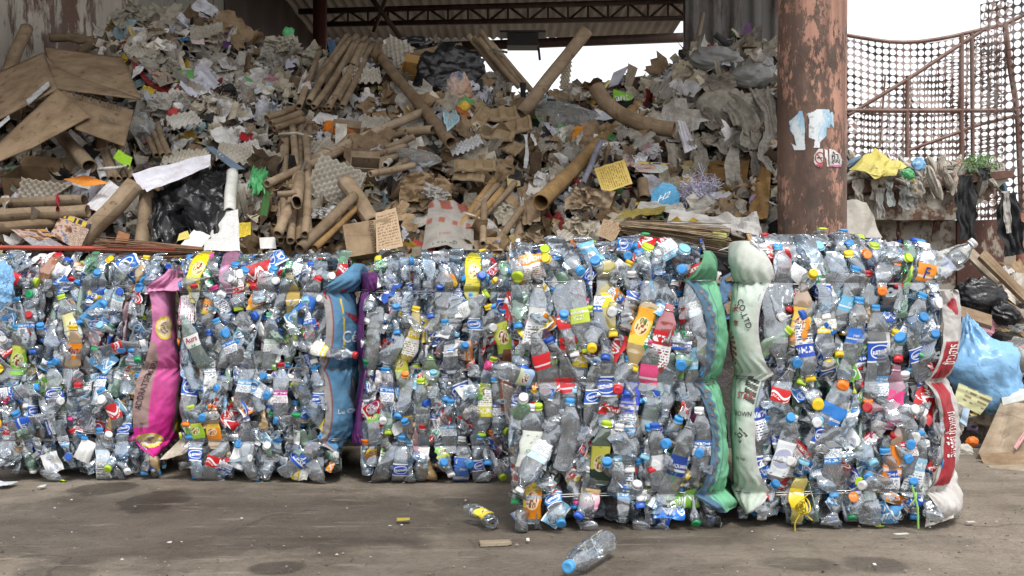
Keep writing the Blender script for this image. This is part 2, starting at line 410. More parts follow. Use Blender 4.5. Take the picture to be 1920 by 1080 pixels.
KRAFT = (0.30, 0.225, 0.15)
M = {}
M['kraft'] = mat_kraft(); M['paper'] = mat_paper(); M['print'] = mat_print('printed_paper'); M['mag'] = mat_magazine()
M['scrap'] = mat_scraps(); M['pulp'] = mat_pulp(); M['rag'] = mat_rag(); M['woven'] = mat_woven()
M['black_film'] = mat_plastic_film('black_bag_film', (0.012, 0.012, 0.014), 1.0, 0.3)
M['blue_film'] = mat_plastic_film('blue_bag_film', (0.24, 0.48, 0.76), 0.88, 0.28)
M['clear_film'] = mat_plastic_film('clear_bag_film', (0.62, 0.63, 0.62), 0.12, 0.2)
M['white_film'] = mat_plastic_film('white_bag_film', (0.62, 0.62, 0.60), 1.0, 0.35)
M['yellow_film'] = mat_plastic_film('yellow_bag_film', (0.60, 0.52, 0.12), 0.92, 0.3)
M['green_film'] = mat_plastic_film('green_bag_film', (0.10, 0.42, 0.16), 0.9, 0.3)
M['grey_film'] = mat_plastic_film('grey_bag_film', (0.2, 0.2, 0.19), 0.8, 0.3)
M['black_cloth'] = simple('black_cloth', (0.022, 0.022, 0.024), 0.75, 0, 30, 0.4, 0.4)
M['ocol'] = mat_ocol('painted_plastic'); M['ink'] = mat_ocol('printing_ink', 0.5, 0.05)
M['pet'] = mat_pet(); M['petp'] = mat_pet(True); M['cap'] = mat_cap(); M['capp'] = mat_cap(True)
for k in ('oval', 'swoosh', 'text', 'fruit', 'plain'):
    M['lb_' + k] = mat_label(k)
M['lbp'] = mat_label('oval', True); M['lbp2'] = mat_label('swoosh', True); M['lbp3'] = mat_label('text', True)
M['steel_wire'] = simple('steel_wire', (0.33, 0.32, 0.31), 0.4, 0.8)
# ================================================================== SETTING
# ---- ground: one sheet to the horizon
def mat_ground():
    n = NT('yard_ground'); co = n.gen()
    big = n.noise(co, 0.9, 6, 0.6); mid = n.noise(co, 5.5, 7, 0.68); fine = n.noise(co, 60, 5, 0.7); grit = n.noise(co, 190, 2, 0.6)
    c = n.mix(n.ramp(big, [(0.3, 0.0), (0.7, 1.0)]), (0.182, 0.153, 0.121), (0.31, 0.265, 0.215))
    c = n.mix(n.ramp(mid, [(0.35, 0.75), (0.6, 0.0)]), c, n.mix(1.0, c, (0.62, 0.6, 0.58), 'MULTIPLY'))
    c = n.mix(n.ramp(fine, [(0.30, 0.6), (0.5, 0.0)]), c, n.mix(1.0, c, (0.55, 0.53, 0.5), 'MULTIPLY'))
    c = n.mix(n.ramp(grit, [(0.66, 0.0), (0.74, 0.5)]), c, (0.42, 0.39, 0.34))
    # drips of oil and damp, each a stain with its own outline
    sep = n('SeparateXYZ', {0: co}, None)
    wob = n.math('MULTIPLY', n.math('SUBTRACT', n.noise(co, 7, 5, 0.65), 0.5), 1.5)
    tot = None
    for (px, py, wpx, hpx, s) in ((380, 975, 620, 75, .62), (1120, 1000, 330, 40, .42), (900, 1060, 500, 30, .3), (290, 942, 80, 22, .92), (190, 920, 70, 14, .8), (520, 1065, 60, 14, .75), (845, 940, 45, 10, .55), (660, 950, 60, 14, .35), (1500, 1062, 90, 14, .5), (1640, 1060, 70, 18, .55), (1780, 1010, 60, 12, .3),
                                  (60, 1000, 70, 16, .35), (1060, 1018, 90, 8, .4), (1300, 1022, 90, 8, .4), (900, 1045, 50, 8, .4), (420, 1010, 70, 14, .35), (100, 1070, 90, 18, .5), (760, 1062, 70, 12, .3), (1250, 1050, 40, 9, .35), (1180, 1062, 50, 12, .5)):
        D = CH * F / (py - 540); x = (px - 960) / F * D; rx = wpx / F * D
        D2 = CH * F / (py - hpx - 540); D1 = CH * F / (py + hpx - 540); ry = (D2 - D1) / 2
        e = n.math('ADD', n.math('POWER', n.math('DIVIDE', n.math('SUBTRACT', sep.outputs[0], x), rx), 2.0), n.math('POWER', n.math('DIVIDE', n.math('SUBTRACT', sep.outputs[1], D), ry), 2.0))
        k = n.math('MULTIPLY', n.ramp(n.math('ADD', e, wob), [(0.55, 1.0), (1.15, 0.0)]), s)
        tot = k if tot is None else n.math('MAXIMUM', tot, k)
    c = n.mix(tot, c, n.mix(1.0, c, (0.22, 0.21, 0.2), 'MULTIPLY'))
    tread = n.math('MULTIPLY', n.ramp(n.noise(n.scale(co, (1.0, 5.0, 1)), 1.2, 5, 0.6), [(0.5, 0.0), (0.66, 0.55)]), 1.0)
    c = n.mix(tread, c, n.mix(1.0, c, (0.5, 0.48, 0.46), 'MULTIPLY'))
    ck = n('TexVoronoi', {'Vector': n('VectorMath', {0: co, 1: n('VectorMath', {0: n('TexNoise', {'Vector': co, 'Scale': 3.0, 'Detail': 5.0}, 1), 3: 0.35}, operation='SCALE')}, operation='ADD'), 'Scale': 0.9}, 0, feature='DISTANCE_TO_EDGE')
    crack = n.math('MULTIPLY', n.math('LESS_THAN', ck, 0.006), n.ramp(big, [(0.45, 0.0), (0.55, 1.0)]))
    c = n.mix(n.math('MULTIPLY', crack, 0.4), c, (0.03, 0.025, 0.02))
    scuff = n.ramp(n.noise(n.scale(co, (3.5, 22, 1)), 1.0, 6, 0.7), [(0.58, 0.0), (0.66, 0.35)])
    c = n.mix(scuff, c, (0.36, 0.32, 0.27))
    h = n.math('ADD', n.math('MULTIPLY', mid, 1.2), n.math('ADD', n.math('MULTIPLY', fine, 0.45), n.math('MULTIPLY', grit, 0.2)))
    return n.out(n.pbsdf(col=c, rough=n.ramp(tot, [(0.0, 0.85), (0.6, 0.5)]), spec=0.3, normal=n.bump(h, 0.85, 0.018)))
mb = MB(); rs = np.random.RandomState(1)
xs = np.concatenate([[-400, -60, -12], np.linspace(-4, 4, 90), [12, 60, 400]]); ys = np.concatenate([[-200, -20, 0.5], np.linspace(1.6, 6, 60), [9, 20, 60, 500]])
X, Y = np.meshgrid(xs, ys, indexing='ij')
Z = 0.006 * np.sin(X * 2.3 + 1) * np.sin(Y * 3.1) + 0.004 * np.sin(X * 5.7 + Y * 4.3); Z[(np.abs(X) > 4) | (Y > 6) | (Y < 1.6)] = 0
mb.add(np.stack([X, Y, Z], -1).reshape(-1, 3), grid_faces(len(xs) - 1, len(ys) - 1))
tag(mb.build('ground', mat_ground(), origin=(0, 0, 0)), 'stained brown concrete yard ground', None, None, 'structure')

# grit, pebbles and flecks of paper lying on the yard: nobody could count them
mb = MB(); rs = np.random.RandomState(7)
for i in range(1500):
    D = 2.2 + 1.6 * rs.rand() ** 1.3; x = (rs.rand() * 2 - 1) * 0.56 * D
    s = 0.001 + 0.0045 * rs.rand() ** 4; d = rs.normal(size=(6, 3)); d = d / np.linalg.norm(d, axis=1, keepdims=True) * s * (0.6 + 0.8 * rs.rand(6, 1)); d[:, 2] = np.abs(d[:, 2]) * 0.5
    v = np.array([[1, 0, 0], [-1, 0, 0], [0, 1, 0], [0, -1, 0], [0, 0, .7], [0, 0, -.3]]) * s * (0.6 + 0.8 * rs.rand(6, 1))
    col = np.array([(0.12, 0.10, 0.08), (0.45, 0.42, 0.38), (0.62, 0.61, 0.58), (0.25, 0.2, 0.16), (0.04, 0.04, 0.04)][rs.choice(5, p=[.36, .16, .06, .28, .14])])
    mb.add(v + np.array([x, D, s * 0.35 + 0.006]), [[0, 2, 4], [2, 1, 4], [1, 3, 4], [3, 0, 4], [2, 0, 5], [1, 2, 5], [3, 1, 5], [0, 3, 5]], col)
tag(mb.build('grit', M['scrap'], smooth=False, origin=(0, 0, 0)), 'grit and tiny paper flecks scattered over the yard', 'grit', None, 'stuff')

# ---- open shed: roof, truss, walls, posts
ROOF = 4.83
def mat_roof():
    n = NT('roof_underside'); co = n.gen(); st = n.ramp(n.noise(n.scale(co, (6, 0.8, 1)), 1.0, 6, 0.65), [(0.4, 0.0), (0.7, 1.0)])
    c = n.mix(st, (0.30, 0.275, 0.25), (0.17, 0.14, 0.115))
    return n.out(n.pbsdf(col=c, rough=0.6, spec=0.3))
mb = MB()
nx = 21 * 6 + 1; xs = np.linspace(-3.3, 2.62, nx * 2)
prof = 0.02 * np.clip(np.sin(xs / 0.14 * 2 * np.pi) * 2.2, -1, 1)
ys = np.array([3.0, 8, 12, 16.6])  # front edge carried forward, out of view, to shade the heap from the sun
Z = ROOF + np.broadcast_to(prof[:, None], (len(xs), 4)) + np.array([-.25, -.12, 0, 0.02])[None] * 0
V = np.stack([np.broadcast_to(xs[:, None], Z.shape), np.broadcast_to(ys[None], Z.shape), Z], -1)
mb.add(V.reshape(-1, 3), grid_faces(len(xs) - 1, 3)); mb.add(V.reshape(-1, 3) + [0, 0, 0.012], grid_faces(len(xs) - 1, 3)[:, ::-1])
roof = mb.build('shed_roof', mat_roof())
tag(roof, 'corrugated sheet roof seen from below over the waste heap', 'roof')
steel = mat_rust_paint('dark_steel', (0.075, 0.042, 0.032), (0.04, 0.024, 0.018))
mb = MB()
for yb in (8.3, 16.55): bar(mb, (-3.2, yb, ROOF - 0.1), (2.6, yb, ROOF - 0.1), 0.09, 0.14)
bar(mb, (-0.9, 16.5, ROOF - 0.2), (2.6, 16.5, ROOF - 0.16), 0.05, 0.1)
mb.build('purlin', steel, roof, origin=roof.location)
tr = empty('roof_truss', at(950, 60, 14.2)); tag(tr, 'rusty lattice truss crossing under the corrugated roof', 'truss')
o0 = np.array(tr.location)
mb = MB(); D = 14.2
def P(px, py, d=D): return at(px, py, d)
for (a, b, r) in (((560, 22), (1305, 2), .035), ((600, 46), (1305, 34), .032)):
    bar(mb, P(*a), P(*b), r * 2, r * 2)
ch = mb.build('chord', steel, tr, origin=o0); ch.location = (0, 0, 0)
mb = MB(); k = 0
xsx = np.linspace(615, 1290, 19)
for i in range(18):
    x0, x1 = xsx[i], xsx[i + 1]
    t0 = 22 - 20 * (x0 - 560) / 745; b0 = 46 - 12 * (x0 - 600) / 705; t1 = 22 - 20 * (x1 - 560) / 745; b1 = 46 - 12 * (x1 - 600) / 705
    if i % 2 == 0: bar(mb, P(x0, b0), P(x1, t1), .032, .032)
    else: bar(mb, P(x0, t0), P(x1, b1), .032, .032)
    bar(mb, P(x1, t1 + 2), P(x1, b1 - 2), .028, .028)
ob = mb.build('web_bar', steel, tr, origin=o0); ob.location = (0, 0, 0); ob['kind'] = 'stuff'
# second truss nearer the wall, only its strut shows
mb = MB(); bar(mb, P(685, -20, 12.5), P(752, 72, 12.5), .06, .06); bar(mb, P(730, -20, 12.5), P(700, 60, 12.5), .04, .04)
ob = mb.build('brace', steel, tr, origin=o0); ob.location = (0, 0, 0)
# beam at the back edge of the opening
mb = MB(); bar(mb, at(600, 97, 15.5), at(1290, 70, 15.5), 0.1, 0.13)
mbw = MB(); mbw.box(at(735, 72, 16.75) + [0, 0, 0], (3.2, .03, 0.62)); tag(mbw.build('sky_gap_panel', simple('dark_sheet', (.05, .04, .035), .7)), 'added dark panel blocking the sky gap behind the tube fan', 'panel')  # added dark panel keeps the bright sky out below the roof edge
tag(mb.build('eaves_beam', steel), 'dark beam along the eaves above the bright opening', 'beam')

mbx = MB(); mbx.box(at(1294, 60, 14.0) + [0, 0, 0], (0.17, 0.17, 9.4)); 
o = mbx.build('shed_post', simple('brown_post', (0.10, 0.055, 0.04), 0.6)); tag(o, 'brown square steel post at the end of the roof truss', 'post'); 
mbx = MB(); mbx.box(at(600, 60, 13.5) + [0, 0, -1.5], (0.16, 0.16, 6.0))
o = mbx.build('shed_post', simple('dark_red_post', (0.09, 0.03, 0.025), 0.6)); tag(o, 'dark red post beside the dark wall behind the heap', 'post')
# lamp housing hanging from the truss
lt = empty('hanging_lamp', at(980, 66, 13.6)); tag(lt, 'black box lamp hanging under the truss with a loose strap', 'lamp')
mbx = MB(); mbx.box((0, 0, -0.09), (0.42, 0.3, 0.17)); mbx.box((0, 0, 0.01), (0.62, 0.34, 0.03)); mbx.build('housing', simple('lamp_black', (0.03, 0.028, 0.027), 0.5), lt, origin=(0, 0, 0), smooth=False)
mbx = MB(); mbx.add(*tube_path(np.array([[0.2, 0, -0.1], [0.22, 0, -0.2], [0.235, 0, -0.34]]), 0.018, 6)[:2]); mbx.build('strap', steel, lt, origin=(0, 0, 0))

# ---- walls of the shed
def ribbed_wall(name, x, y0, y1, z0, z1, pitch, depth, mat, label, sgn=1, n=8):
    ys = np.linspace(y0, y1, int((y1 - y0) / pitch * n) + 1)
    pr = depth * np.clip(np.sin(ys / pitch * 2 * np.pi) * 3, -1, 1)
    rs = np.random.RandomState(3)
    zs = np.linspace(z0, z1, 14)
    X = x + pr[:, None] + 0.01 * np.sin(ys[:, None] * 1.7 + zs[None] * 2.1) + np.zeros((1, 14))
    V = np.stack([X, np.broadcast_to(ys[:, None], X.shape), np.broadcast_to(zs[None], X.shape)], -1).reshape(-1, 3)
    mb = MB(); mb.add(V, grid_faces(len(ys) - 1, 13)); mb.add(V - [sgn * 0.02, 0, 0], grid_faces(len(ys) - 1, 13)[:, ::-1])
    return tag(mb.build(name, mat), label, 'wall')
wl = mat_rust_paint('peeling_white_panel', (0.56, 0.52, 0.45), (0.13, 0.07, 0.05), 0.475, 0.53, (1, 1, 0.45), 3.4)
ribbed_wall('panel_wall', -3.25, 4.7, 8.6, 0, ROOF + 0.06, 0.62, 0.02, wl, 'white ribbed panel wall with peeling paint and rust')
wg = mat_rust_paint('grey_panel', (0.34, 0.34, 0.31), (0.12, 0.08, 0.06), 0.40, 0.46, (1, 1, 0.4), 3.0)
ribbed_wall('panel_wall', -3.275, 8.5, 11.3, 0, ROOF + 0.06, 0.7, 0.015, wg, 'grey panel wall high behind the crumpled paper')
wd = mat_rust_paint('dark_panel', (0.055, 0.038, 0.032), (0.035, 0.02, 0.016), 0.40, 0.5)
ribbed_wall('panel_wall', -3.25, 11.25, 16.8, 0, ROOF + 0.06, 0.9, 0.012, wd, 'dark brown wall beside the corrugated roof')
wr = mat_rust_paint('grey_sheet', (0.13, 0.125, 0.12), (0.05, 0.035, 0.03), 0.42, 0.5, (1, 1, 0.2), 4.0)
o = ribbed_wall('corrugated_wall', 0, 0, 1.0, 0, ROOF - 0.08, 0.16, 0.022, wr, 'dark corrugated sheet wall next to the rusty round column', -1, 10)
o.rotation_euler = (0, 0, R(90)); o.location = (1.88, 7.9, 0)
mbx = MB(); bar(mbx, at(1300, 118, 7.3), at(1318, 25, 7.6), 0.03, 0.02)
tag(mbx.build('timber_stick', simple('old_timber', (0.22, 0.16, 0.11), 0.8)), 'thin timber stick leaning on the dark corrugated wall', 'stick')

# ---- rusty round column with torn posters
DC = 4.45
def mat_column():
    n = NT('rusty_column_paint'); co = n.objco()
    p = n.scale(co, (1, 1, 0.42))
    a = n.noise(p, 9, 10, 0.7, 0.4); b = n.noise(p, 55, 5, 0.7)
    sepz = n('SeparateXYZ', {0: co}, None).outputs[2]; sx = n('SeparateXYZ', {0: co}, None).outputs[0]
    up = n.ramp(n.math('ADD', n.math('MULTIPLY', n.math('SUBTRACT', sepz, 0.95), 0.26), n.math('MULTIPLY', sx, 0.9)), [(0.0, 0.0), (0.5, 1.0)])
    m = n.math('ADD', n.math('ADD', n.math('MULTIPLY', a, 0.62), n.math('MULTIPLY', b, 0.38)), n.math('MULTIPLY', n.math('SUBTRACT', up, 0.5), 0.17))
    f = n.ramp(m, [(0.465, 0.0), (0.50, 1.0)])
    rust = n.mix(n.noise(co, 26, 6, 0.7), (0.075, 0.045, 0.034), (0.245, 0.15, 0.108))
    rust = n.mix(n.ramp(n.noise(p, 14, 4), [(0.55, 0.0), (0.65, 0.6)]), rust, (0.14, 0.12, 0.105)); rust = n.mix(n.ramp(n.noise(p, 6, 7, 0.7), [(0.42, 0.75), (0.56, 0.0)]), rust, (0.05, 0.034, 0.028))
    paint = n.mix(n.noise(co, 60, 4), (0.38, 0.19, 0.135), (0.50, 0.28, 0.205))
    run = n.ramp(n.noise(n.scale(co, (16, 16, 0.9)), 1.0, 5), [(0.48, 0.0), (0.66, 0.65)])
    c = n.mix(run, n.mix(f, rust, paint), (0.10, 0.06, 0.045))
    h = n.math('ADD', f, n.math('MULTIPLY', b, 0.7))
    return n.out(n.pbsdf(col=c, rough=0.6, spec=0.35, normal=n.bump(h, 0.35, 0.004)))
ccx = (1522.5 - 960) / F * DC; CR = 62.5 / F * DC
colE = empty('round_column', (ccx, DC, 0)); tag(colE, 'thick rusty orange round steel column with torn white posters', 'column')
zs = np.linspace(0, ROOF, 150); an = np.linspace(0, 2 * np.pi, 65)
A, Z = np.meshgrid(an, zs, indexing='ij')
def col_r(A, Z):
    d = 0
    for (a0, z0, sa, sz, dp) in ((-1.15, 1.55, .35, .10, .014), (-1.9, 1.62, .5, .06, .008), (-1.3, 1.28, .3, .12, .010), (-2.3, 1.2, .4, .2, .008), (-1.0, 0.95, .4, .15, .010), (-1.8, 2.1, .6, .15, .004), (-.9, 2.2, .5, .2, .005)):
        d = d + dp * np.exp(-(((A - 2 * np.pi * np.round((A - a0) / (2 * np.pi))) - a0) / sa) ** 2 - ((Z - z0) / sz) ** 2)
    return CR - d + 0.002 * np.sin(A * 3 + Z * 4)
RR = col_r(A, Z)
mb = MB(); mb.add(np.stack([RR * np.cos(A), RR * np.sin(A), Z], -1).reshape(-1, 3), grid_faces(64, 149))
mb.build('shaft', mat_column(), colE, origin=(0, 0, 0))
def on_col(px, py, lift=0.002):
    k = (px - 960) / F; A_, B_, C_ = k * k + 1, -2 * (k * ccx + DC), ccx * ccx + DC * DC - CR * CR      # sight line meets the shaft
    d = (-B_ - math.sqrt(max(B_ * B_ - 4 * A_ * C_, 0))) / (2 * A_); a = math.atan2(d - DC, k * d - ccx); z = CH - (py - 540) / F * d
    r = col_r(a, z) + lift; return np.array([r * np.cos(a), r * np.sin(a), z])
def patch_on(mbx, poly, fn, col, mi=0, n=26):
    """fill a polygon (photo pixels) with little quads wrapped on the surface fn"""
    poly = np.array(poly, float); x0, y0 = poly.min(0); x1, y1 = poly.max(0)
    gx = np.linspace(x0, x1, n + 1); gy = np.linspace(y0, y1, n + 1)
    V = np.array([fn(x, y) for x in gx for y in gy]); f = grid_faces(n, n)
    cx = (gx[:-1] + gx[1:]) / 2; cyy = (gy[:-1] + gy[1:]) / 2
    keep = []
    for i in range(n):
        for j in range(n):
            x, y = cx[i], cyy[j]; ins = False
            for k in range(len(poly)):
                (xa, ya), (xb, yb) = poly[k], poly[k - 1]
                if (ya > y) != (yb > y) and x < (xb - xa) * (y - ya) / (yb - ya) + xa: ins = not ins
            if ins: keep.append(i * n + j)
    if keep: mbx.add(V, f[keep], col, None, mi)
def text_on(mbx, s, px, py, h, fn, col, ang=0, mi=0, sx=1.0):
    v, t = text_geo(s); ca, sa = math.cos(R(ang)), math.sin(R(ang))
    q = np.array([fn(px + h * (sx * x * ca - y * -sa * -1), py + h * (sx * x * sa - y * ca)) for x, y in v]) if False else np.array([fn(px + h * (sx * x * ca + y * sa), py + h * (sx * x * sa - y * ca)) for x, y in v])
    mbx.add(q, t, col, None, mi)
def mat_poster():
    n = NT('torn_poster'); co = n.objco(); f = n.noise(n.scale(co, (14, 14, 5)), 1.0, 6, 0.7, 0.4)
    c = n.mix(n.ramp(f, [(0.47, 0.0), (0.6, 1.0)]), (0.72, 0.76, 0.78), (0.28, 0.5, 0.66))
    c = n.mix(n.ramp(n.noise(co, 40, 5, 0.7), [(0.58, 0.0), (0.66, 0.6)]), c, (0.25, 0.28, 0.3))
    return n.out(n.pbsdf(col=c, rough=0.6, spec=0.3))
mb = MB()
patch_on(mb, [(1479, 228), (1486, 222), (1495, 214), (1498, 208), (1504, 208), (1508, 225), (1509, 245), (1508, 262), (1510, 280), (1488, 281), (1482, 268), (1492, 274), (1488, 255), (1480, 243), (1481, 236)], on_col, (1, 1, 1), 0, 40)
patch_on(mb, [(1513, 213), (1524, 210), (1532, 205), (1555, 205), (1556, 211), (1562, 210), (1564, 240), (1558, 232), (1555, 240), (1550, 238), (1550, 255), (1538, 266), (1537, 277), (1526, 277), (1528, 262), (1517, 258), (1516, 240), (1518, 225)], on_col, (1, 1, 1), 0, 44)
ob = mb.build('torn_poster', mat_poster(), colE, origin=(0, 0, 0))
mb = MB()
patch_on(mb, [(1526, 291), (1535, 279), (1543, 279), (1543, 306), (1540, 314), (1530, 311), (1526, 304)], lambda x, y: on_col(x, y, .003), (0.75, 0.72, 0.72), 0, 28)
patch_on(mb, [(1547, 279), (1553, 282), (1554, 313), (1551, 312), (1550, 298), (1547, 294)], lambda x, y: on_col(x, y, .003), (0.75, 0.72, 0.72), 0, 20)
patch_on(mb, [(1556, 279), (1564, 280), (1575, 290), (1578, 300), (1576, 313), (1556, 312)], lambda x, y: on_col(x, y, .003), (0.76, 0.73, 0.73), 0, 28)
fr = lambda x, y: on_col(x, y, .0045)
for a0 in range(0, 360, 12):
    if 300 < a0 or a0 < 30: continue
    p = lambda a, r: (1537.5 + r * 1.0 * math.cos(R(a)), 296 + r * 1.15 * math.sin(R(a)))
    mb.add(np.array([fr(*p(a0, 8)), fr(*p(a0 + 12, 8)), fr(*p(a0 + 12, 9.6)), fr(*p(a0, 9.6))]), [[0, 1, 2, 3]], (0.45, 0.05, 0.06))
mb.add(np.array([fr(1531.5, 289), fr(1533, 288), fr(1542.5, 302), fr(1541, 303)]), [[0, 1, 2, 3]], (0.45, 0.05, 0.06))
mb.add(np.array([fr(1532, 295), fr(1542, 295), fr(1542, 297), fr(1532, 297)]), [[0, 1, 2, 3]], (0.03, 0.03, 0.03))
patch_on(mb, [(1529, 308), (1543, 307), (1540, 313.5), (1531, 311)], fr, (0.6, 0.1, 0.14), 0, 8)
patch_on(mb, [(1557, 309), (1576, 309), (1576, 313), (1557, 312)], fr, (0.65, 0.25, 0.42), 0, 8)
text_on(mb, 'ห้า', 1566, 291, 14, fr, (0.03, 0.03, 0.03), sx=0.8)
text_on(mb, 'สูบบุ', 1567, 303, 9, fr, (0.03, 0.03, 0.03), sx=0.8)
ob = mb.build('warning_sticker', M['scrap'], colE, origin=(0, 0, 0))
ob['label'] = 'torn white no smoking sticker with red edge'

# ================================================================== right-hand yard: fence of punched scrap steel
fence_m = mat_rust_paint('punched_steel', (0.38, 0.33, 0.31), (0.24, 0.16, 0.14), 0.45, 0.55)  # steel lightened: the glare of the backlight is put into its colour
def punched(mb, fn, nu, nv, keep=lambda i, j: True, seg=12, hole=0.455):
    an = np.arange(seg) / seg * 2 * np.pi + np.pi / seg
    ci = np.stack([np.cos(an), np.sin(an)], 1)
    sq = ci / np.max(np.abs(ci), axis=1, keepdims=True) * 0.5
    ring = np.concatenate([sq, ci * hole]) + 0.5
    i = np.arange(seg); f0 = np.stack([i, (i + 1) % seg, (i + 1) % seg + seg, i + seg], 1)
    for a in range(nu):
        for b in range(nv):
            if keep(a, b): mb.add(fn(ring[:, 0] + a, ring[:, 1] + b), f0)
DF = 8.2
fe = empty('punched_fence', at(1740, 420, DF)); tag(fe, 'rusty fence of punched steel sheet with round holes and pipe frame', 'fence'); fo = np.array(fe.location)
mb = MB(); pit = 13.2
def top_y(px): return np.interp(px, [1570, 1600, 1640, 1700, 1750, 1800, 1850, 1880], [50, 54, 66, 72, 70, 60, 46, 38])
def fA(u, v):
    px = 1575 + u * pit; py = 430 - v * pit; t = top_y(px); py = t + (py - 50) * (430 - t) / 380
    d = DF + 0.05 * np.sin(u * .9 + v * .4) + 0.03 * np.sin(v * 1.3)
    return np.stack([(px - 960) / F * d, d, CH - (py - 540) / F * d], 1)
punched(mb, fA, 23, 28)
sh = mb.build('punched_sheet', fence_m, fe, origin=fo); sh.location = (0, 0, 0)
mb = MB()
def fB(u, v):
    px = 1568 + u * 14.6 + v * 0.5; py = 436 - v * 12.4 + u * 0.3; d = DF + 0.75 + 0.04 * np.sin(u + v)
    return np.stack([(px - 960) / F * d, d, CH - (py - 540) / F * d], 1)
punched(mb, fB, 21, 31, lambda i, j: (436 - j * 12.4) > 215 - (1568 + i * 14.6 - 1600) * 0.66 and (436 - j * 12.4) > 66 + 4 * math.sin(i))
sh = mb.build('punched_sheet', fence_m, fe, origin=fo); sh.location = (0, 0, 0)
mb = MB()
def fC(u, v):   # bent end panel folding toward the camera
    px = 1838 + u * 15.5; py = 440 - v * 16.0 - u * 3.0; d = DF - 0.25 - u * 0.07 + 0.05 * np.sin(v * .8)
    return np.stack([(px - 960) / F * d, d, CH - (py - 540) / F * d], 1)
punched(mb, fC, 9, 27, lambda i, j: True, 12, 0.45)
sh = mb.build('punched_sheet', fence_m, fe, origin=fo); sh.location = (0, 0, 0)
mb = MB()
def fD(u, v):
    px = 1842 + u * 13 + v * 2.5; py = 45 - v * 14 + u * 5; d = DF - 0.1 + 0.06 * u
    return np.stack([(px - 960) / F * d, d, CH - (py - 540) / F * d], 1)
punched(mb, fD, 4, 4, lambda i, j: True, 12, 0.41)
sh = mb.build('punched_sheet', fence_m, fe, origin=fo); sh.location = (0, 0, 0)
pipe_m = mat_rust_paint('rusty_pipe', (0.30, 0.21, 0.18), (0.17, 0.09, 0.07), 0.42, 0.55)
for pts, r in (([(1565, 62), (1610, 70), (1660, 78), (1710, 80), (1770, 72), (1830, 58), (1890, 44), (1930, 22)], .026), ([(1570, 207), (1700, 208), (1915, 207)], .03), ([(1590, 216), (1700, 150), (1800, 84), (1850, 52)], .026),
               ([(1702, 142), (1701, 200), (1701, 295)], .028), ([(1803, 64), (1803, 300)], .03), ([(1822, 62), (1824, 300)], .026), ([(1698, 284), (1770, 258), (1835, 234), (1912, 215)], .022),
               ([(1884, 42), (1893, 120), (1908, 210), (1917, 420)], .036), ([(1660, 140), (1650, 275)], .012), ([(1560, 300), (1560, 60)], .02), ([(1870, 400), (1935, 396)], .05)):
    mb = MB(); p = np.array([at(x, y, DF - 0.12) for x, y in pts])
    tt = np.linspace(0, 1, 14); pp = np.stack([np.interp(tt, np.linspace(0, 1, len(p)), p[:, k]) for k in range(3)], 1)
    mb.add(*tube_path(pp, r * .62, 8)[:2]); ob = mb.build('frame_pipe', pipe_m, fe, origin=fo); ob.location = (0, 0, 0)

# ---- old steel hopper heaped with rags
hp = empty('steel_hopper', at(1740, 520, 6.3)); tag(hp, 'rusty white steel hopper below the punched fence', 'hopper'); ho = np.array(hp.location)
hm = mat_rust_paint('hopper_paint', (0.52, 0.48, 0.41), (0.13, 0.07, 0.045), 0.44, 0.50, (1, 1, 0.8), 4.2)
hr = mat_rust_paint('hopper_rust', (0.30, 0.22, 0.18), (0.12, 0.06, 0.045), 0.52, 0.62, (1, 1, 0.8), 5)
def solid(mb, pts, d0, d1, col=(1, 1, 1), mi=0, n=8):
    """prism between the outline pts (photo pixels at depth d0) and the same outline pushed back to d1, front face gridded"""
    A = np.array([at(x, y, d0) for x, y in pts]); B = A + np.array([0, d1 - d0, 0]); k = len(pts)
    mb.add(np.concatenate([A, B]), [list(range(k))], col, None, mi); mb.add(np.concatenate([A, B]), [list(range(2 * k - 1, k - 1, -1))], col, None, mi)
    mb.add(np.concatenate([A, B]), [[(i + 1) % k, i, i + k, (i + 1) % k + k] for i in range(k)], col, None, mi)
mb = MB(); solid(mb, [(1560, 352), (1700, 342), (1800, 334), (1896, 330), (1850, 372), (1792, 412), (1700, 413), (1560, 410)], 6.1, 7.4)
ob = mb.build('tub', hm, hp, origin=ho, smooth=False); ob.location = (0, 0, 0)
mb = MB(); solid(mb, [(1555, 342), (1700, 336), (1800, 328), (1904, 318), (1898, 332), (1800, 345), (1700, 355), (1555, 366)], 6.05, 6.17)
ob = mb.build('rim', hr, hp, origin=ho, smooth=False); ob.location = (0, 0, 0)
mb = MB(); solid(mb, [(1560, 411), (1795, 413), (1800, 735), (1560, 735)], 6.32, 7.2); ob = mb.build('base_panel', hm, hp, origin=ho, smooth=False); ob.location = (0, 0, 0)
mb = MB(); solid(mb, [(1795, 414), (1905, 410), (1905, 735), (1795, 735)], 6.3, 6.5)
ob = mb.build('base_panel', mat_rust_paint('hopper_brown', (0.42, 0.36, 0.29), (0.10, 0.045, 0.033), 0.54, 0.57, (1, 1, 0.6), 3.0), hp, origin=ho, smooth=False); ob.location = (0, 0, 0)
mb = MB(); bar(mb, at(1782, 358, 6.05), at(1757, 418, 6.2), 0.05, 0.03); bar(mb, at(1757, 418, 6.2), at(1752, 450, 6.28), 0.04, 0.03); ob = mb.build('stay_bar', hm, hp, origin=ho, smooth=False); ob.location = (0, 0, 0)
mb = MB()
for k in range(5):
    v, f, uv = tube_path(np.array([[0.012 * math.cos(a) if k % 2 else 0, 0 if k % 2 else 0.012 * math.cos(a), 0.03 * math.sin(a)] for a in np.linspace(0, 2 * np.pi, 13)[:-1]]), 0.006, 6, True)
    mb.add(v + at(1685, 398 + k * 13, 6.15), f)
ob = mb.build('chain', hr, hp, origin=ho); ob.location = (0, 0, 0)
mb = MB(); bar(mb, at(1915, 400, 6.4), at(1915, 735, 6.4), .09, .09)
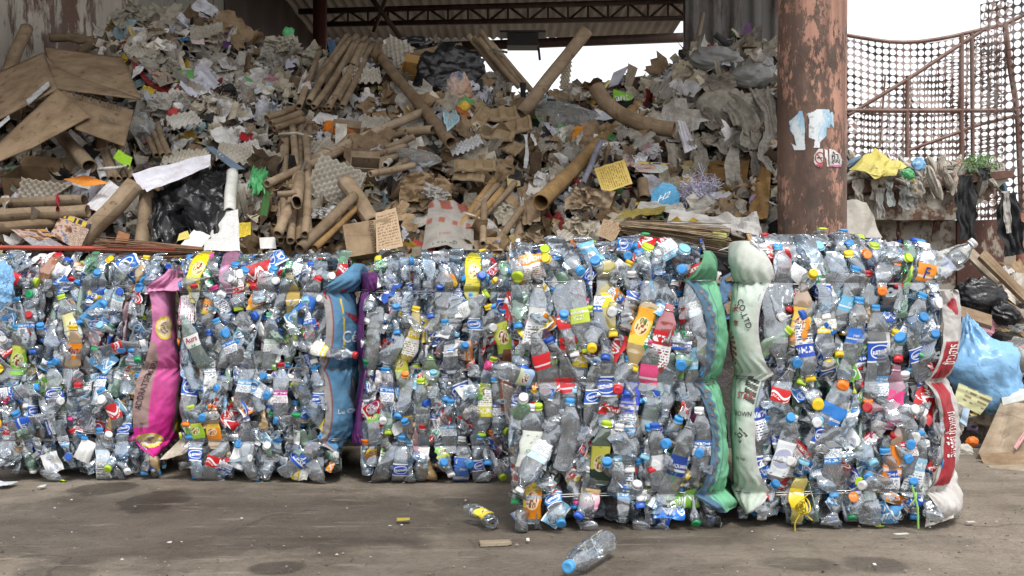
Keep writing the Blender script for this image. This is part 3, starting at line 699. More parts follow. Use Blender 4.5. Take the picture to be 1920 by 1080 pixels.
tag(mb.build('steel_post', mat_rust_paint('orange_rust', (0.30, 0.12, 0.07), (0.14, 0.05, 0.03), .45, .6)), 'rust orange steel post standing beside the hopper', 'post')
# ================================================================== WASTE HEAP
CPX = [-400, 0, 100, 200, 300, 400, 480, 560, 620, 700, 800, 870, 950, 1000, 1050, 1100, 1150, 1200, 1250, 1300, 1350, 1450, 1600]
CPY = [140, 130, 85, 45, 40, 50, 85, 100, 112, 122, 125, 130, 178, 195, 190, 165, 160, 158, 145, 122, 112, 105, 105]
def heap_z(x, D):
    x = np.asarray(x, float); D = np.asarray(D, float)
    pk = 960 + x / 7.0 * F
    zc = CH + (540 - np.interp(pk, CPX, CPY)) / F * 7.0
    s = np.clip((D - 4.28) / (7.0 - 4.28), 0, 1)
    zc = zc - 0.42 * np.clip((-2.1 - x) / 1.1, 0, 1) ** 1.5
    z = 0.5 + (zc - 0.5) * s ** 0.85 - np.clip(D - 7.0, 0, 9) * 0.75
    b = 0.055 * np.sin(3.1 * x + 2.2 * D + 1) + 0.05 * np.sin(5.3 * x - 3.7 * D) + 0.035 * np.sin(8.1 * x + 6.9 * D + 2) + 0.02 * np.sin(15 * x - 13 * D)
    pd = 960 + x / D * F
    return np.maximum((z + b * np.clip((D - 4.3) * 3, 0, 1)) * np.clip((1570 - pd) / 55, 0, 1), 0) * np.clip((D - 4.2) / .06, 0, 1)
def hd(px, py):
    """depth at which the sight line through a photo pixel meets the heap"""
    D = np.arange(4.3, 7.6, 0.02); x = (px - 960) / F * D; z = CH - (py - 540) / F * D
    k = np.nonzero(z < heap_z(x, D))[0]
    return float(D[k[0]]) - 0.13 if len(k) else 6.9
def hp_(px, py, off=0.0): return at(px, py, hd(px, py) + off)

xs = np.linspace(-3.24, 2.5, 180); ds = np.concatenate([[4.2], np.linspace(4.26, 9.6, 169)])
X, Dd = np.meshgrid(xs, ds, indexing='ij'); rs = np.random.RandomState(5)
P3 = np.stack([X, Dd, heap_z(X, Dd)], -1).reshape(-1, 3)
P3[:, 2] += 0.05 * folds(P3, rs, 6, 5.0) - 0.06
P3[:, 2] = np.maximum(P3[:, 2], 0.0)
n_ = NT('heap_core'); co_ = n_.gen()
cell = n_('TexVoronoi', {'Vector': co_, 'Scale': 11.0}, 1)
hcol = n_.mix(0.7, n_('HueSaturation', {'Color': cell, 'Saturation': 0.25, 'Value': 0.2}), (0.06, 0.05, 0.04))  # kept dark: shade of the gaps between scraps is put into the colour
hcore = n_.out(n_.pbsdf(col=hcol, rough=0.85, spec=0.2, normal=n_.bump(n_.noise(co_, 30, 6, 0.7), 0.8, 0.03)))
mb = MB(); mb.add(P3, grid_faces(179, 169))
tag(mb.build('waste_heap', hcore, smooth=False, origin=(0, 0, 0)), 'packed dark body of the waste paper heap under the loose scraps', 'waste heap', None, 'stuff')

# ---- loose scraps: thousands of torn, folded and crumpled bits nobody could count
W_ = [((0.66, 0.65, 0.63), 3.0), ((0.76, 0.77, 0.81), 1.9), ((0.42, 0.39, 0.34), 3.4), ((0.50, 0.46, 0.38), 2.2), ((0.30, 0.215, 0.135), 2.6), ((0.36, 0.26, 0.16), 2.0), ((0.15, 0.105, 0.07), 2.2), ((0.30, 0.29, 0.27), 1.8), ((0.03, 0.03, 0.035), 2.0),
      ((0.55, 0.58, 0.70), 0.6), ((0.62, 0.42, 0.06), 0.22), ((0.55, 0.18, 0.05), 0.25), ((0.12, 0.25, 0.48), 0.3), ((0.48, 0.06, 0.06), 0.2), ((0.16, 0.42, 0.16), 0.18), ((0.42, 0.32, 0.52), 0.2), ((0.60, 0.5, 0.25), 0.35), ((0.35, 0.52, 0.62), 0.3), ((0.6, 0.3, 0.4), 0.12)]
WC = np.array([c for c, _ in W_]); WP = np.array([p for _, p in W_])
def scrap_layer(name, label, N, seed, smin, smax, lift, kinds, dmax=7.5, xr=(-3.2, 2.1), reg=None, dmin=4.32, zmin=.3):
    rs = np.random.RandomState(seed); mb = MB(); fg = grid_faces(6, 6)
    g = np.linspace(-.5, .5, 7); GU, GV = np.meshgrid(g, g, indexing='ij'); GU = GU.ravel(); GV = GV.ravel()
    bt = np.linspace(0, np.pi, 8); bp = np.linspace(0, 2 * np.pi, 11); BT, BP = np.meshgrid(bt, bp, indexing='ij')
    ball = np.stack([np.sin(BT) * np.cos(BP), np.sin(BT) * np.sin(BP), np.cos(BT)], -1).reshape(-1, 3); fb = grid_faces(7, 10)
    for i in range(N):
        D = dmin + (dmax - dmin) * rs.rand(); x = xr[0] + (xr[1] - xr[0]) * rs.rand(); z = float(heap_z(x, D))
        if z < zmin: continue
        px = 960 + x / D * F; py = 540 - (z - CH) / D * F
        if zmin > .2 and px > 1530: continue
        pr = WP.copy()
        if px > 1180 and py < 330: pr[[2, 3, 7]] *= 3.0; pr[[4, 5]] *= .5
        elif 180 < px < 560 and py < 300: pr[[0, 1, 3, 9]] *= 2.6; pr[[4, 5]] *= .5
        elif py > 300 and 480 < px < 1000: pr[[4, 5, 6]] *= 2.6; pr[[0, 1]] *= .6
        if reg is not None: pr = pr * reg
        c = WC[rs.choice(len(WC), p=pr / pr.sum())] * (0.55 + 0.45 * rs.rand())
        s = smin + (smax - smin) * rs.rand() ** 2.0
        k = kinds[rs.randint(len(kinds))]
        nrm = unit(np.array([rs.normal() * .75, -0.75 + rs.normal() * .75, 0.62 + rs.normal() * .55]))
        t = unit(np.cross(nrm, rs.normal(size=3))); b = np.cross(nrm, t)
        if k == 'ball':
            v = ball * np.array([1, .75 + .4 * rs.rand(), .6 + .3 * rs.rand()]) * s * 0.42
            h = folds(v / s, rs, 5, 1.6); v = v * (1 + 0.5 * h[:, None]); f = fb; uv = None
        else:
            a = 1.0 if k == 'sheet' else (0.22 + .2 * rs.rand()); L = 1.0 if k == 'sheet' else 1.6
            u = GU * s * L; w = GV * s * a * (0.7 + .3 * rs.rand())
            if k == 'sheet':   # torn, uneven outline
                e = np.maximum(np.abs(GU), np.abs(GV)) * 2
                u = u * (1 + .16 * np.sin(GV * 17 + rs.rand() * 6) * e); w = w * (1 + .16 * np.sin(GU * 15 + rs.rand() * 6) * e)
            h = folds(np.stack([GU, GV * a, 0 * GU], 1), rs, 4, 1.1) * s * (0.05 + 0.16 * rs.rand()) + s * rs.normal() * .45 * (GU * math.cos(i) + GV * math.sin(i)) ** 2
            v = np.stack([u, w, h], 1); f = fg
        v = v @ np.stack([t, b, nrm]) + np.array([x, D, z]) + nrm * (lift * rs.rand()) + [0, -0.02, 0.01]
        v[:, 0] = np.maximum(v[:, 0], -3.2)
        cc = np.clip(c * np.array((1.04, 1.0, .93)) * (1 + 0.12 * rs.normal()), 0, 1)
        mb.add(v, f, cc)
    return tag(mb.build(name, M['scrap'], smooth=False, origin=(0, 0, 0)), label, 'waste paper', None, 'stuff')
scrap_layer('paper_scraps', 'loose torn paper and card scraps covering the waste heap', 4200, 11, 0.06, 0.23, 0.04, ['sheet', 'sheet', 'sheet', 'strip', 'strip'])
scrap_layer('small_scraps', 'small crumpled paper bits filling gaps across the heap', 6500, 12, 0.03, 0.11, 0.06, ['sheet', 'sheet', 'ball', 'strip', 'strip', 'strip'])

rg0 = np.ones(len(WC)) * .25; rg0[[0, 1, 9]] = 2.4; rg0[[4, 5]] = 1.5
scrap_layer('paper_leaves', 'larger loose leaves of paper and card strewn over the heap', 460, 13, 0.13, 0.27, 0.07, ['sheet'], reg=rg0)

# ---------------------------------------------------------------- builders for single things on the heap
G_TUBE = 'cardboard tubes lying on the waste heap'
def tube_geo(p0, p1, r, seed, bend=0.0, squash=0.0, wall=0.005, nseg=14, ragged=0.0):
    rs = np.random.RandomState(seed); p0 = np.array(p0); p1 = np.array(p1)
    t = np.linspace(0, 1, nseg); P = p0[None] + (p1 - p0)[None] * t[:, None]
    ax = unit(p1 - p0); sd_ = unit(np.cross(ax, [0, 1, 0.01])); L = np.linalg.norm(p1 - p0)
    P = P + sd_[None] * (bend * L * np.sin(np.pi * t) + 0.05 * r * np.sin(t * 9 + rs.rand() * 6))[:, None]
    ph = rs.rand() * 6; dz = rs.rand(3); da = rs.rand(3) * 6.28
    def rf(tt, a):
        k = 1 + squash * np.cos(2 * (a - ph)) * (0.6 + 0.4 * np.sin(tt * 5 + ph))
        for z0, a0 in zip(dz, da): k = k - 0.06 * np.exp(-((tt - z0) / .09) ** 2) * np.clip(np.cos(a - a0), 0, 1) ** 3
        k = k + ragged * (np.exp(-tt / .05) + np.exp(-(1 - tt) / .05)) * np.sin(a * 3 + ph * 3) * .5
        return r * k
    vo, fo_, uo = tube_path(P, r, 16, rfun=rf)
    vi, fi, ui = tube_path(P, r, 16, rfun=lambda tt, a: rf(tt, a) - wall)
    n = len(vo); e0 = np.arange(16); e1 = (nseg - 1) * 17 + e0
    rim = np.concatenate([np.stack([e0, e0 + 1, e0 + 1 + n, e0 + n], 1), np.stack([e1 + 1, e1, e1 + n, e1 + 1 + n], 1)])
    return np.concatenate([vo, vi]), np.concatenate([fo_, fi[:, ::-1] + n, rim]), np.concatenate([uo, ui])
_sd = [100]
def nxt(): _sd[0] += 1; return _sd[0]
def tube(a, b, wpx, label, off=(-.08, -.08), col=KRAFT, bend=0.0, squash=.06, mat='kraft', ragged=0.05, parent=None, origin=None, dep=None):
    """a, b: photo pixels of the two ends; wpx: drawn width"""
    d0 = (hd(*a) if dep is None else dep[0]) + off[0]; d1 = (hd(*b) if dep is None else dep[1]) + off[1]
    r = wpx / 2 / F * (d0 + d1) / 2; s = nxt()
    mb = MB(); v, f, uv = tube_geo(at(*a, d0), at(*b, d1), r, s, bend, squash, min(.006, r * .3), 14, ragged); mb.add(v, f, (1, 1, 1), uv)
    k = 0.82 + 0.3 * np.random.RandomState(s).rand(); c = tuple(min(1, x * k) for x in col)
    if parent is not None:
        o = mb.build('tube', M[mat], parent, color=c, origin=origin); o.location = (0, 0, 0); return o
    return tag(mb.build('cardboard_tube', M[mat], color=c), label, 'cardboard tube', G_TUBE)
G_BUN = 'tied bundles of cardboard tubes'
def bundle(tubes, label, strap=None, strap_col=(.03, .03, .03), name='tube_bundle', off=-.1):
    """tubes: list of (a, b, width)"""
    a, b, _ = tubes[0][:3]; o = empty(name, hp_((a[0] + b[0]) / 2, (a[1] + b[1]) / 2, off)); tag(o, label, 'tube bundle', G_BUN)
    for i, t in enumerate(tubes):
        c = t[3] if len(t) > 3 else KRAFT
        q = off - 0.05 * (i % 3); tube(t[0], t[1], t[2], None, (q, q), c, parent=o, origin=np.array(o.location), bend=0.015 * math.sin(i * 2.3), ragged=.12)
    if strap:
        for sp in strap:
            n = 9; tt = np.linspace(0, 1, n); pa = np.array([np.interp(tt, np.linspace(0, 1, len(sp)), [p[k] for p in sp]) for k in (0, 1)]).T
            pts = np.array([at(x, y, hd(x, y) + off - .17 + 0.03 * math.cos(i)) for i, (x, y) in enumerate(pa)])
            mb = MB(); mb.add(*tube_path(pts, 0.009, 6)[:2], strap_col); s = mb.build('strap', M['scrap'], o, origin=np.array(o.location)); s.location = (0, 0, 0)
    return o
def basis(nrm, ang):
    """n: facing direction, ang: turn of the local x axis from camera-right (degrees, counter-clockwise)"""
    n = unit(nrm); x = unit(np.cross([0, 0, 1.0], n)) if abs(n[2]) < .97 else np.array([1.0, 0, 0])
    if x[0] < 0: x = -x
    y = np.cross(n, x); ca, sa = math.cos(R(ang)), math.sin(R(ang))
    X = ca * x + sa * y; return np.stack([X, np.cross(n, X), n])   # rows: local axes
G_TRAY = 'egg trays on the waste heap'
def tray_geo(nu, nv, pitch, seed, amp=0.016, res=6, torn=0.0):
    rs = np.random.RandomState(seed); u = np.linspace(-nu / 2, nu / 2, nu * res + 1); v = np.linspace(-nv / 2, nv / 2, nv * res + 1)
    U, V = np.meshgrid(u, v, indexing='ij')
    z = np.cos(2 * np.pi * U) * np.cos(2 * np.pi * V)
    z2 = np.sign(z) * np.abs(z) ** 0.8
    edge = np.maximum(np.abs(U) - nu / 2 + .25, np.abs(V) - nv / 2 + .25).clip(0, 1)
    z2 = z2 * (1 - edge * 1.5).clip(0, 1)
    P = np.stack([U * pitch, V * pitch, amp * z2], -1).reshape(-1, 3)
    P[:, 2] += 0.02 * np.sin(P[:, 0] * 9 + rs.rand() * 6) * np.sin(P[:, 1] * 8 + rs.rand() * 6) + 0.003 * folds(P, rs, 4, 14) + torn * 0.04 * folds(P, rs, 3, 3)
    return P, grid_faces(nu * res, nv * res)
def shell(mb, P, f, th, nrm=(0, 0, 1), col=(1, 1, 1), nu=None, nv=None):
    n = len(P); Q = P - np.array(nrm) * th
    F2 = [f, f[:, ::-1] + n]
    if nu:
        i = lambda a, b: a * (nv + 1) + b
        e = [(i(k, 0), i(k + 1, 0)) for k in range(nu)] + [(i(k + 1, nv), i(k, nv)) for k in range(nu)] + [(i(0, k + 1), i(0, k)) for k in range(nv)] + [(i(nu, k), i(nu, k + 1)) for k in range(nv)]
        F2.append(np.array([[b, a, a + n, b + n] for a, b in e]))
    mb.add(np.concatenate([P, Q]), np.concatenate(F2), col)
PULP = (0.45, 0.42, 0.37)
def tray(c, wpx, nrm, ang, label, off=-.14, nu=5, nv=5, stack=1, col=PULP, torn=.2, amp=.0205):
    D = hd(*c) + off; p = at(*c, D); Bm = basis(nrm, ang); pitch = wpx / F * D / nu
    if stack == 1:
        mb = MB(); P, f = tray_geo(nu, nv, pitch, nxt(), amp * pitch / .05, 6, torn); shell(mb, P, f, .003, nu=nu * 6, nv=nv * 6); mb.v[0] = mb.v[0] @ Bm + p
        return tag(mb.build('egg_tray', M['pulp'], color=col, origin=p), label, 'egg tray', G_TRAY)
    o = empty('egg_tray_stack', p); tag(o, label, 'egg trays', 'tied stacks of egg trays')
    for k in range(stack):
        mb = MB(); P, f = tray_geo(nu, nv, pitch, nxt(), amp * pitch / .05, 6, torn * .5); P[:, :2] += np.random.RandomState(k).normal(size=2) * .006
        shell(mb, P + [0, 0, -.0135 * k], f, .003, nu=nu * 6, nv=nv * 6); mb.v[0] = mb.v[0] @ Bm
        kk = 0.88 + .24 * np.random.RandomState(k + 7).rand(); mb.build('tray', M['pulp'], o, color=tuple(x * kk for x in col))
    return o
def bipatch(Q, n, seed, amp, f0=2.0, curl=0.0):
    """Q: 4 corner points; returns folded sheet"""
    rs = np.random.RandomState(seed); Q = [np.array(q, float) for q in Q]; g = np.linspace(0, 1, n + 1); U, V = np.meshgrid(g, g, indexing='ij'); U = U.ravel()[:, None]; V = V.ravel()[:, None]
    P = (1 - U) * (1 - V) * Q[0] + U * (1 - V) * Q[1] + U * V * Q[2] + (1 - U) * V * Q[3]
    nm = unit(np.cross(Q[1] - Q[0], Q[3] - Q[0])); nm = nm if nm[1] < 0 else -nm
    S = np.linalg.norm(Q[1] - Q[3])
    h = folds(np.concatenate([U, V, 0 * U], 1), rs, 5, f0) * amp * S + curl * S * ((U[:, 0] - .5) ** 2 * 2 - .25)
    return P + nm[None] * h[:, None], grid_faces(n, n), np.concatenate([U, V], 1)
def sheet(pts, label, col=(.72, .72, .73), amp=.04, cat='paper', name='paper_sheet', mat='paper', off=-.1, n=14, group=None, curl=0.0, f0=1.6, smooth=False):
    """pts: four photo pixels (x, y[, extra depth])"""
    Q = [at(p[0], p[1], hd(p[0], p[1]) + off + (p[2] if len(p) > 2 else 0)) for p in pts]
    # keep a sheet flat-ish: a bilinear patch through its corners
    col = tuple(q * (.92 if max(col) > .5 else .95) for q in col); mb = MB(); P, f, uv = bipatch(Q, n, nxt(), amp, f0, curl); mb.add(P, f, (1, 1, 1), uv)
    return tag(mb.build(name, M[mat], color=col, smooth=smooth), label, cat, group)
def panel(mb, Q, th=.006, n=10, seed=0, amp=.006):
    P, f, uv = bipatch(Q, n, seed, amp, 1.2); nm = unit(np.cross(np.array(Q[1]) - Q[0], np.array(Q[3]) - np.array(Q[0])))
    if nm[1] > 0: nm = -nm
    k = len(mb.v); shell(mb, P, f, th, nm, (1, 1, 1), n, n); mb.uv[k] = np.concatenate([uv, uv]) * .3
def carton(c, size, nrm, ang, label, off=-.12, col=KRAFT, flaps=True, name='cardboard_box', tip=None):
    """box with open flaps: c pixel of its middle, size in photo pixels (w, h, depth)"""
    D = hd(*c) + off; p = at(*c, D); Bm = basis(nrm, ang); k = D / F; w, h, d = (s * k for s in size)
    o = empty(name, p); tag(o, label, 'cardboard box', 'cardboard boxes on the waste heap')
    def quad(nm, pts, sd):
        mb = MB(); panel(mb, [np.array(q) @ Bm for q in pts], .005, 8, sd); mb.build(nm, M['kraft'], o, color=tuple(x * (0.9 + .2 * random.Random(sd + 3).random()) for x in col), smooth=False)
    x, y, z = w / 2, h / 2, d
    quad('side_panel', [(-x, -y, 0), (-x, -y, -z), (-x, y, -z), (-x, y, 0)], 1); quad('side_panel', [(x, -y, -z), (x, -y, 0), (x, y, 0), (x, y, -z)], 2)
    quad('side_panel', [(-x, y, -z), (x, y, -z), (x, y, 0), (-x, y, 0)], 3); quad('side_panel', [(-x, -y, 0), (x, -y, 0), (x, -y, -z), (-x, -y, -z)], 4)
    quad('bottom_panel', [(-x, -y, -z), (x, -y, -z), (x, y, -z), (-x, y, -z)], 5)
    if flaps:
        q = min(w, h) * .45
        quad('flap', [(-x, y, 0), (x, y, 0), (x * 1.02, y + q * .8, q * .5), (-x, y + q * .8, q * .45)], 6); quad('flap', [(x, -y, 0), (x + q * .7, -y, q * .5), (x + q * .7, y, q * .45), (x, y, 0)], 7)
    else: quad('lid_panel', [(-x, -y, 0), (x, -y, 0), (x, y, 0), (-x, y, 0)], 8)
    return o
def blob_geo(radii, seed, crump=.16, f0=2.6, nu=56, nv=40, sag=0.0, neck=None):
    rs = np.random.RandomState(seed); th = np.linspace(0, np.pi, nv + 1); ph = np.linspace(0, 2 * np.pi, nu + 1); T, Pp = np.meshgrid(th, ph, indexing='ij')
    v = np.stack([np.sin(T) * np.cos(Pp), np.sin(T) * np.sin(Pp), np.cos(T)], -1).reshape(-1, 3)
    h = folds(v, rs, 7, f0 * .45, .5); lo = sum(np.sin(v @ (rs.normal(size=3) * 2.6) + rs.rand() * 6) for _ in range(4)) * .45
    h = h + .35 * np.abs(folds(v, rs, 5, f0 * 1.6, .8))
    v2 = v * (1 + crump * h + .12 * lo)[:, None]
    if neck is not None:   # gather the top into a tied neck
        k = np.clip((v[:, 2] - .35) / .65, 0, 1); s = 1 - .8 * k ** .7
        pl = 1 + .22 * k * np.sin(np.arctan2(v[:, 1], v[:, 0]) * 11 + 2 * np.sin(v[:, 2] * 7))
        v2[:, 0] *= s * pl; v2[:, 1] *= s * pl; v2[:, 2] += neck * k ** 2
    v2[:, 2] -= sag * (v2[:, 0] ** 2 + v2[:, 1] ** 2) * .5
    return v2 * np.array(radii), grid_faces(nv, nu)
def bag(c, wpx, hpx, label, mat, off=-.1, deep=.6, ang=0, crump=.16, f0=2.6, name='plastic_bag', cat='bag', col=(1, 1, 1), neck=None, D=None, smooth=True, group=None, nrm=(0, -1, .25)):
    D = (hd(*c) if D is None else D) + off; k = D / F; rx, rz = wpx / 2 * k, hpx / 2 * k; ry = deep * (rx + rz) / 2
    v, f = blob_geo((rx, ry, rz), nxt(), crump, f0, neck=neck)
    a = R(ang); Rm = np.array([[math.cos(a), 0, math.sin(a)], [0, 1, 0], [-math.sin(a), 0, math.cos(a)]])
    mb = MB(); mb.add(v @ Rm.T + at(*c, D), f, (1, 1, 1), v[:, [0, 2]])
    return tag(mb.build(name, M[mat], color=col, smooth=smooth), label, cat, group)
def rag(pts, wpx, label, off=-.12, col=(.42, .39, .34), mat='rag', name='rag', cat='rag', folds_n=3.5, group=None, D=None, n=30, deep=.35, taper=0.0):
    """a hanging strip of cloth following pts (photo pixels)"""
    p = np.array([at(x, y, (hd(x, y) if D is None else D) + off - (e[0] if (e := tuple(z for z in r_)) else 0)) for x, y, *r_ in pts]); s = nxt(); rs = np.random.RandomState(s)
    tt = np.linspace(0, 1, n); P = np.stack([np.interp(tt, np.linspace(0, 1, len(p)), p[:, k]) for k in range(3)], 1)
    P = np.stack([np.convolve(np.pad(P[:, k], 2, 'edge'), np.ones(5) / 5, 'valid') for k in range(3)], 1)
    T = np.gradient(P, axis=0); T /= np.linalg.norm(T, axis=1, keepdims=True); Sd = np.cross(T, [0, 1, 0]); Sd /= np.linalg.norm(Sd, axis=1, keepdims=True) + 1e-9; Nn = np.cross(Sd, T)
    u = np.linspace(-1, 1, 29); wid = wpx / 2 / F * p[:, 1].mean()
    ww = wid * (1 - taper * tt) * (1 + .22 * np.sin(tt * 7 + rs.rand() * 6) + .1 * np.sin(tt * 19 + rs.rand() * 6))
    ph = rs.rand() * 6
    u_ = u[None] + .25 * np.sin(tt * 6 + ph * 2)[:, None] * np.sin(u[None] * 3 + ph) + .12 * np.sin(tt * 15 + u[None].T.mean() + ph)[:, None]
    fold = np.sin(u_ * np.pi * folds_n + ph + 1.4 * np.sin(tt * 5 + ph)[:, None]) * .55 + np.sin(u_ * np.pi * folds_n * 2.3 + ph * 2 + 2 * tt[:, None]) * .25
    V = P[:, None] + Sd[:, None] * (u[None] * ww[:, None])[..., None] + Nn[:, None] * ((fold * deep + .5 * (1 - u[None] ** 2)) * ww[:, None] * .55)[..., None]
    V = V.reshape(-1, 3); V = V + (.014 * folds(V, rs, 5, 9) + .006 * folds(V, rs, 4, 22))[:, None] * np.array([0.5, 1, .5])
    mb = MB(); mb.add(V, grid_faces(n - 1, 28), (1, 1, 1), None)
    return tag(mb.build(name, M[mat], color=col), label, cat, group)

def draped(patches, label, mat, name, cat, amp=.10, f0=3.0, off=-.16, n=30, col=(1, 1, 1)):
    """a torn film: several overlapping crumpled sheets of the one bag, corners as photo pixels (x, y, extra depth)"""
    mb = MB()
    for pts in patches:
        Q = [at(q[0], q[1], hd(q[0], q[1]) + off + (q[2] if len(q) > 2 else 0)) for q in pts]; s = nxt(); P, f, uv = bipatch(Q, n, s, amp, f0); rs = np.random.RandomState(s)
        e = np.maximum(np.abs(uv[:, 0] - .5), np.abs(uv[:, 1] - .5)) * 2; c_ = P.mean(0); P = c_ + (P - c_) * (1 + .16 * e ** 3 * np.sin(np.arctan2(uv[:, 1] - .5, uv[:, 0] - .5) * 7 + s))[:, None]
        P[:, 1] += -.10 * np.sin(np.pi * uv[:, 0]) * np.sin(np.pi * uv[:, 1]) + .012 * folds(P, rs, 6, 13); mb.add(P, f, (1, 1, 1), uv)
    return tag(mb.build(name, M[mat], color=col, smooth=True), label, cat)

def crumple(c, wpx, hpx, label, col, off=-.10):
    """a crumpled wad: a few creased leaves of one piece of paper folded into each other"""
    D = hd(*c) + off; p = at(*c, D); k = D / F; s = nxt(); rs = np.random.RandomState(s); mb = MB()
    for i in range(5):
        nrm = unit(np.array([rs.normal() * .6, -1, .35 + rs.normal() * .5])); t = unit(np.cross(nrm, [rs.normal() * .4, rs.normal() * .4, 1])); b = np.cross(nrm, t); w, h = wpx * k * (.55 + .3 * rs.rand()), hpx * k * (.6 + .35 * rs.rand())
        o = np.array([rs.normal() * wpx * k * .18, rs.normal() * .02, rs.normal() * hpx * k * .16]) + p
        Q = [o + t * (a * w / 2) + b * (e * h / 2) for a, e in ((-1, -.7), (.8, -1), (1, .8), (-.7, 1))]
        P, f, uv = bipatch(Q, 18, s * 7 + i, .17, 2.0); P = P + .010 * folds(P, rs, 5, 16)[:, None] * nrm; mb.add(P, f, (1, 1, 1), uv)
    return tag(mb.build('crumpled_paper', M['paper'], color=col, smooth=False), label, 'crumpled paper', 'crumpled paper lumps')
# ================================================================== THINGS ON THE HEAP (photo pixels -> points on the heap)
DK = (0.26, 0.185, 0.115); LT = (0.44, 0.35, 0.25); YT = (0.40, 0.25, 0.10)
# ---- tubes
tube((8, 150), (50, 52), 23, 'thick cardboard tube standing against the peeling white wall', dep=(6.0, 6.25))
tube((278, 52), (332, 84), 22, 'short thick tube jutting out below the grey panel wall')
tube((95, 72), (192, 86), 15, 'bent tube lying across the very top of the big box', bend=.08)
tube((122, 66), (178, 74), 14, 'kinked tube under the peeling white wall at the crest', bend=-.1)
tube((150, 100), (196, 78), 17, 'short crushed tube behind the big box flap', bend=.1)
tube((201, 104), (199, 70), 13, 'upright short tube stub behind the big box')
tube((224, 96), (213, 64), 14, 'second upright tube stub, leaning, behind the big box')
tube((108, 246), (168, 312), 27, 'wide tube poking out from under the big box corner', (-.2, -.1))
tube((236, 150), (256, 112), 11, 'thin tube stub beside the big box flap tip')
tube((-20, 383), (158, 376), 22, 'upper of two level tubes with a red tape band', (-.16, -.16))
tube((-20, 405), (165, 396), 25, 'lower of two level tubes with a red tape band', (-.2, -.2))
tube((-20, 428), (104, 420), 22, 'dark stained tube below the two level tubes', (-.12, -.12), DK)
tube((138, 468), (254, 346), 36, 'long thick tube slanting beside the printed magazine', (-.1, -.3))
tube((266, 466), (276, 352), 27, 'upright thick tube next to the black bag', (-.1, -.18))
tube((696, 86), (846, 268), 21, 'long dark tube slanting down across the middle of the heap', (-.1, -.2), DK)
tube((760, 104), (866, 86), 14, 'level tube above the large black bag at the crest', (-.1, -.1))
tube((555, 312), (792, 210), 17, 'long pale tube slanting over the tube ends', (-.25, -.2), LT)
tube((500, 345), (724, 246), 15, 'long tube slanting up above the tied egg tray stack', (-.22, -.22))
tube((690, 250), (812, 244), 18, 'level tube resting under the blue card', (-.2, -.2))
tube((648, 340), (700, 418), 33, 'very wide open tube mouth below the tied egg tray stack', (-.3, -.15), squash=.18)
tube((562, 468), (664, 368), 21, 'tube slanting beside the torn carton, upper of a pair', (-.14, -.3))
tube((590, 466), (672, 386), 14, 'orange brown tube slanting below its paler twin', (-.1, -.22), YT)
tube((978, 212), (1100, 58), 24, 'long tube pointing up into the bright sky opening', dep=(6.0, 6.1))
tube((1014, 380), (1140, 252), 29, 'long yellowish tube slanting up the middle of the heap', (-.34, -.34), YT)
tube((1138, 256), (1196, 196), 22, 'yellowish tube end emerging beside the green packet', (-.3, -.2), YT)
tube((1093, 345), (1126, 266), 11, 'thin silver blue foil tube', (-.24, -.24), (.32, .34, .46), ragged=0)
tube((1208, 372), (1204, 338), 21, 'short dark tube stub beside the round blue wrapper', (-.12, -.18), DK)
tube((905, 458), (908, 368), 13, 'upright split tube in front of the tied bundle', (-.3, -.24))
tube((1006, 410), (1075, 330), 15, 'brown tube half buried by the upright card strip', (-.05, -.05), DK)
tube((926, 462), (978, 392), 14, 'slanting tube beside the torn cream paper', (-.18, -.2))
tube((430, 398), (436, 324), 22, 'white paper roll standing by the black bag', (-.2, -.2), (.66, .66, .63), mat='paper')
tube((600, 96), (560, 200), 12, 'single tube at the edge of the fanned bundle', (-.1, -.16))
tube((968, 460), (990, 330), 17, 'brown tube standing by the upright card strip', (-.12, -.16))
tube((520, 440), (555, 360), 18, 'tube leaning on the upright tied bundle', (-.3, -.24))
tube((556, 380), (566, 310), 22, 'short crushed upright tube before the tied egg trays', (-.32, -.3), squash=.2)
tube((520, 365), (556, 362), 12, 'stub of tube lying across the upright bundle', (-.36, -.36))
# bent tube
t_ = np.linspace(0, 1, 26); path = np.array([[1116, 160], [1128, 185], [1150, 207], [1185, 226], [1225, 239], [1272, 244]])
pp = np.stack([np.interp(t_, np.linspace(0, 1, 6), path[:, k]) for k in (0, 1)], 1)
Pb = np.array([at(x, y, 5.75 - .25 * t) for (x, y), t in zip(pp, t_)]); Pb = np.stack([np.convolve(np.pad(Pb[:, k], 3, 'edge'), np.ones(7) / 7, 'valid') for k in range(3)], 1)
mb = MB(); r_ = 14.5 / F * 5.6; vo, fo_, uo = tube_path(Pb, r_, 18); vi, fi, ui = tube_path(Pb, r_ * .82, 18); nn = len(vo)
e0 = np.arange(18); e1 = 25 * 19 + e0
mb.add(np.concatenate([vo, vi]), np.concatenate([fo_, fi[:, ::-1] + nn, np.stack([e0, e0 + 1, e0 + 1 + nn, e0 + nn], 1), np.stack([e1 + 1, e1, e1 + nn, e1 + 1 + nn], 1)]), (1, 1, 1), np.concatenate([uo, ui]))
tag(mb.build('cardboard_tube', M['kraft'], color=DK), 'thick curved tube drooping with its open end toward the column', 'cardboard tube', G_TUBE)

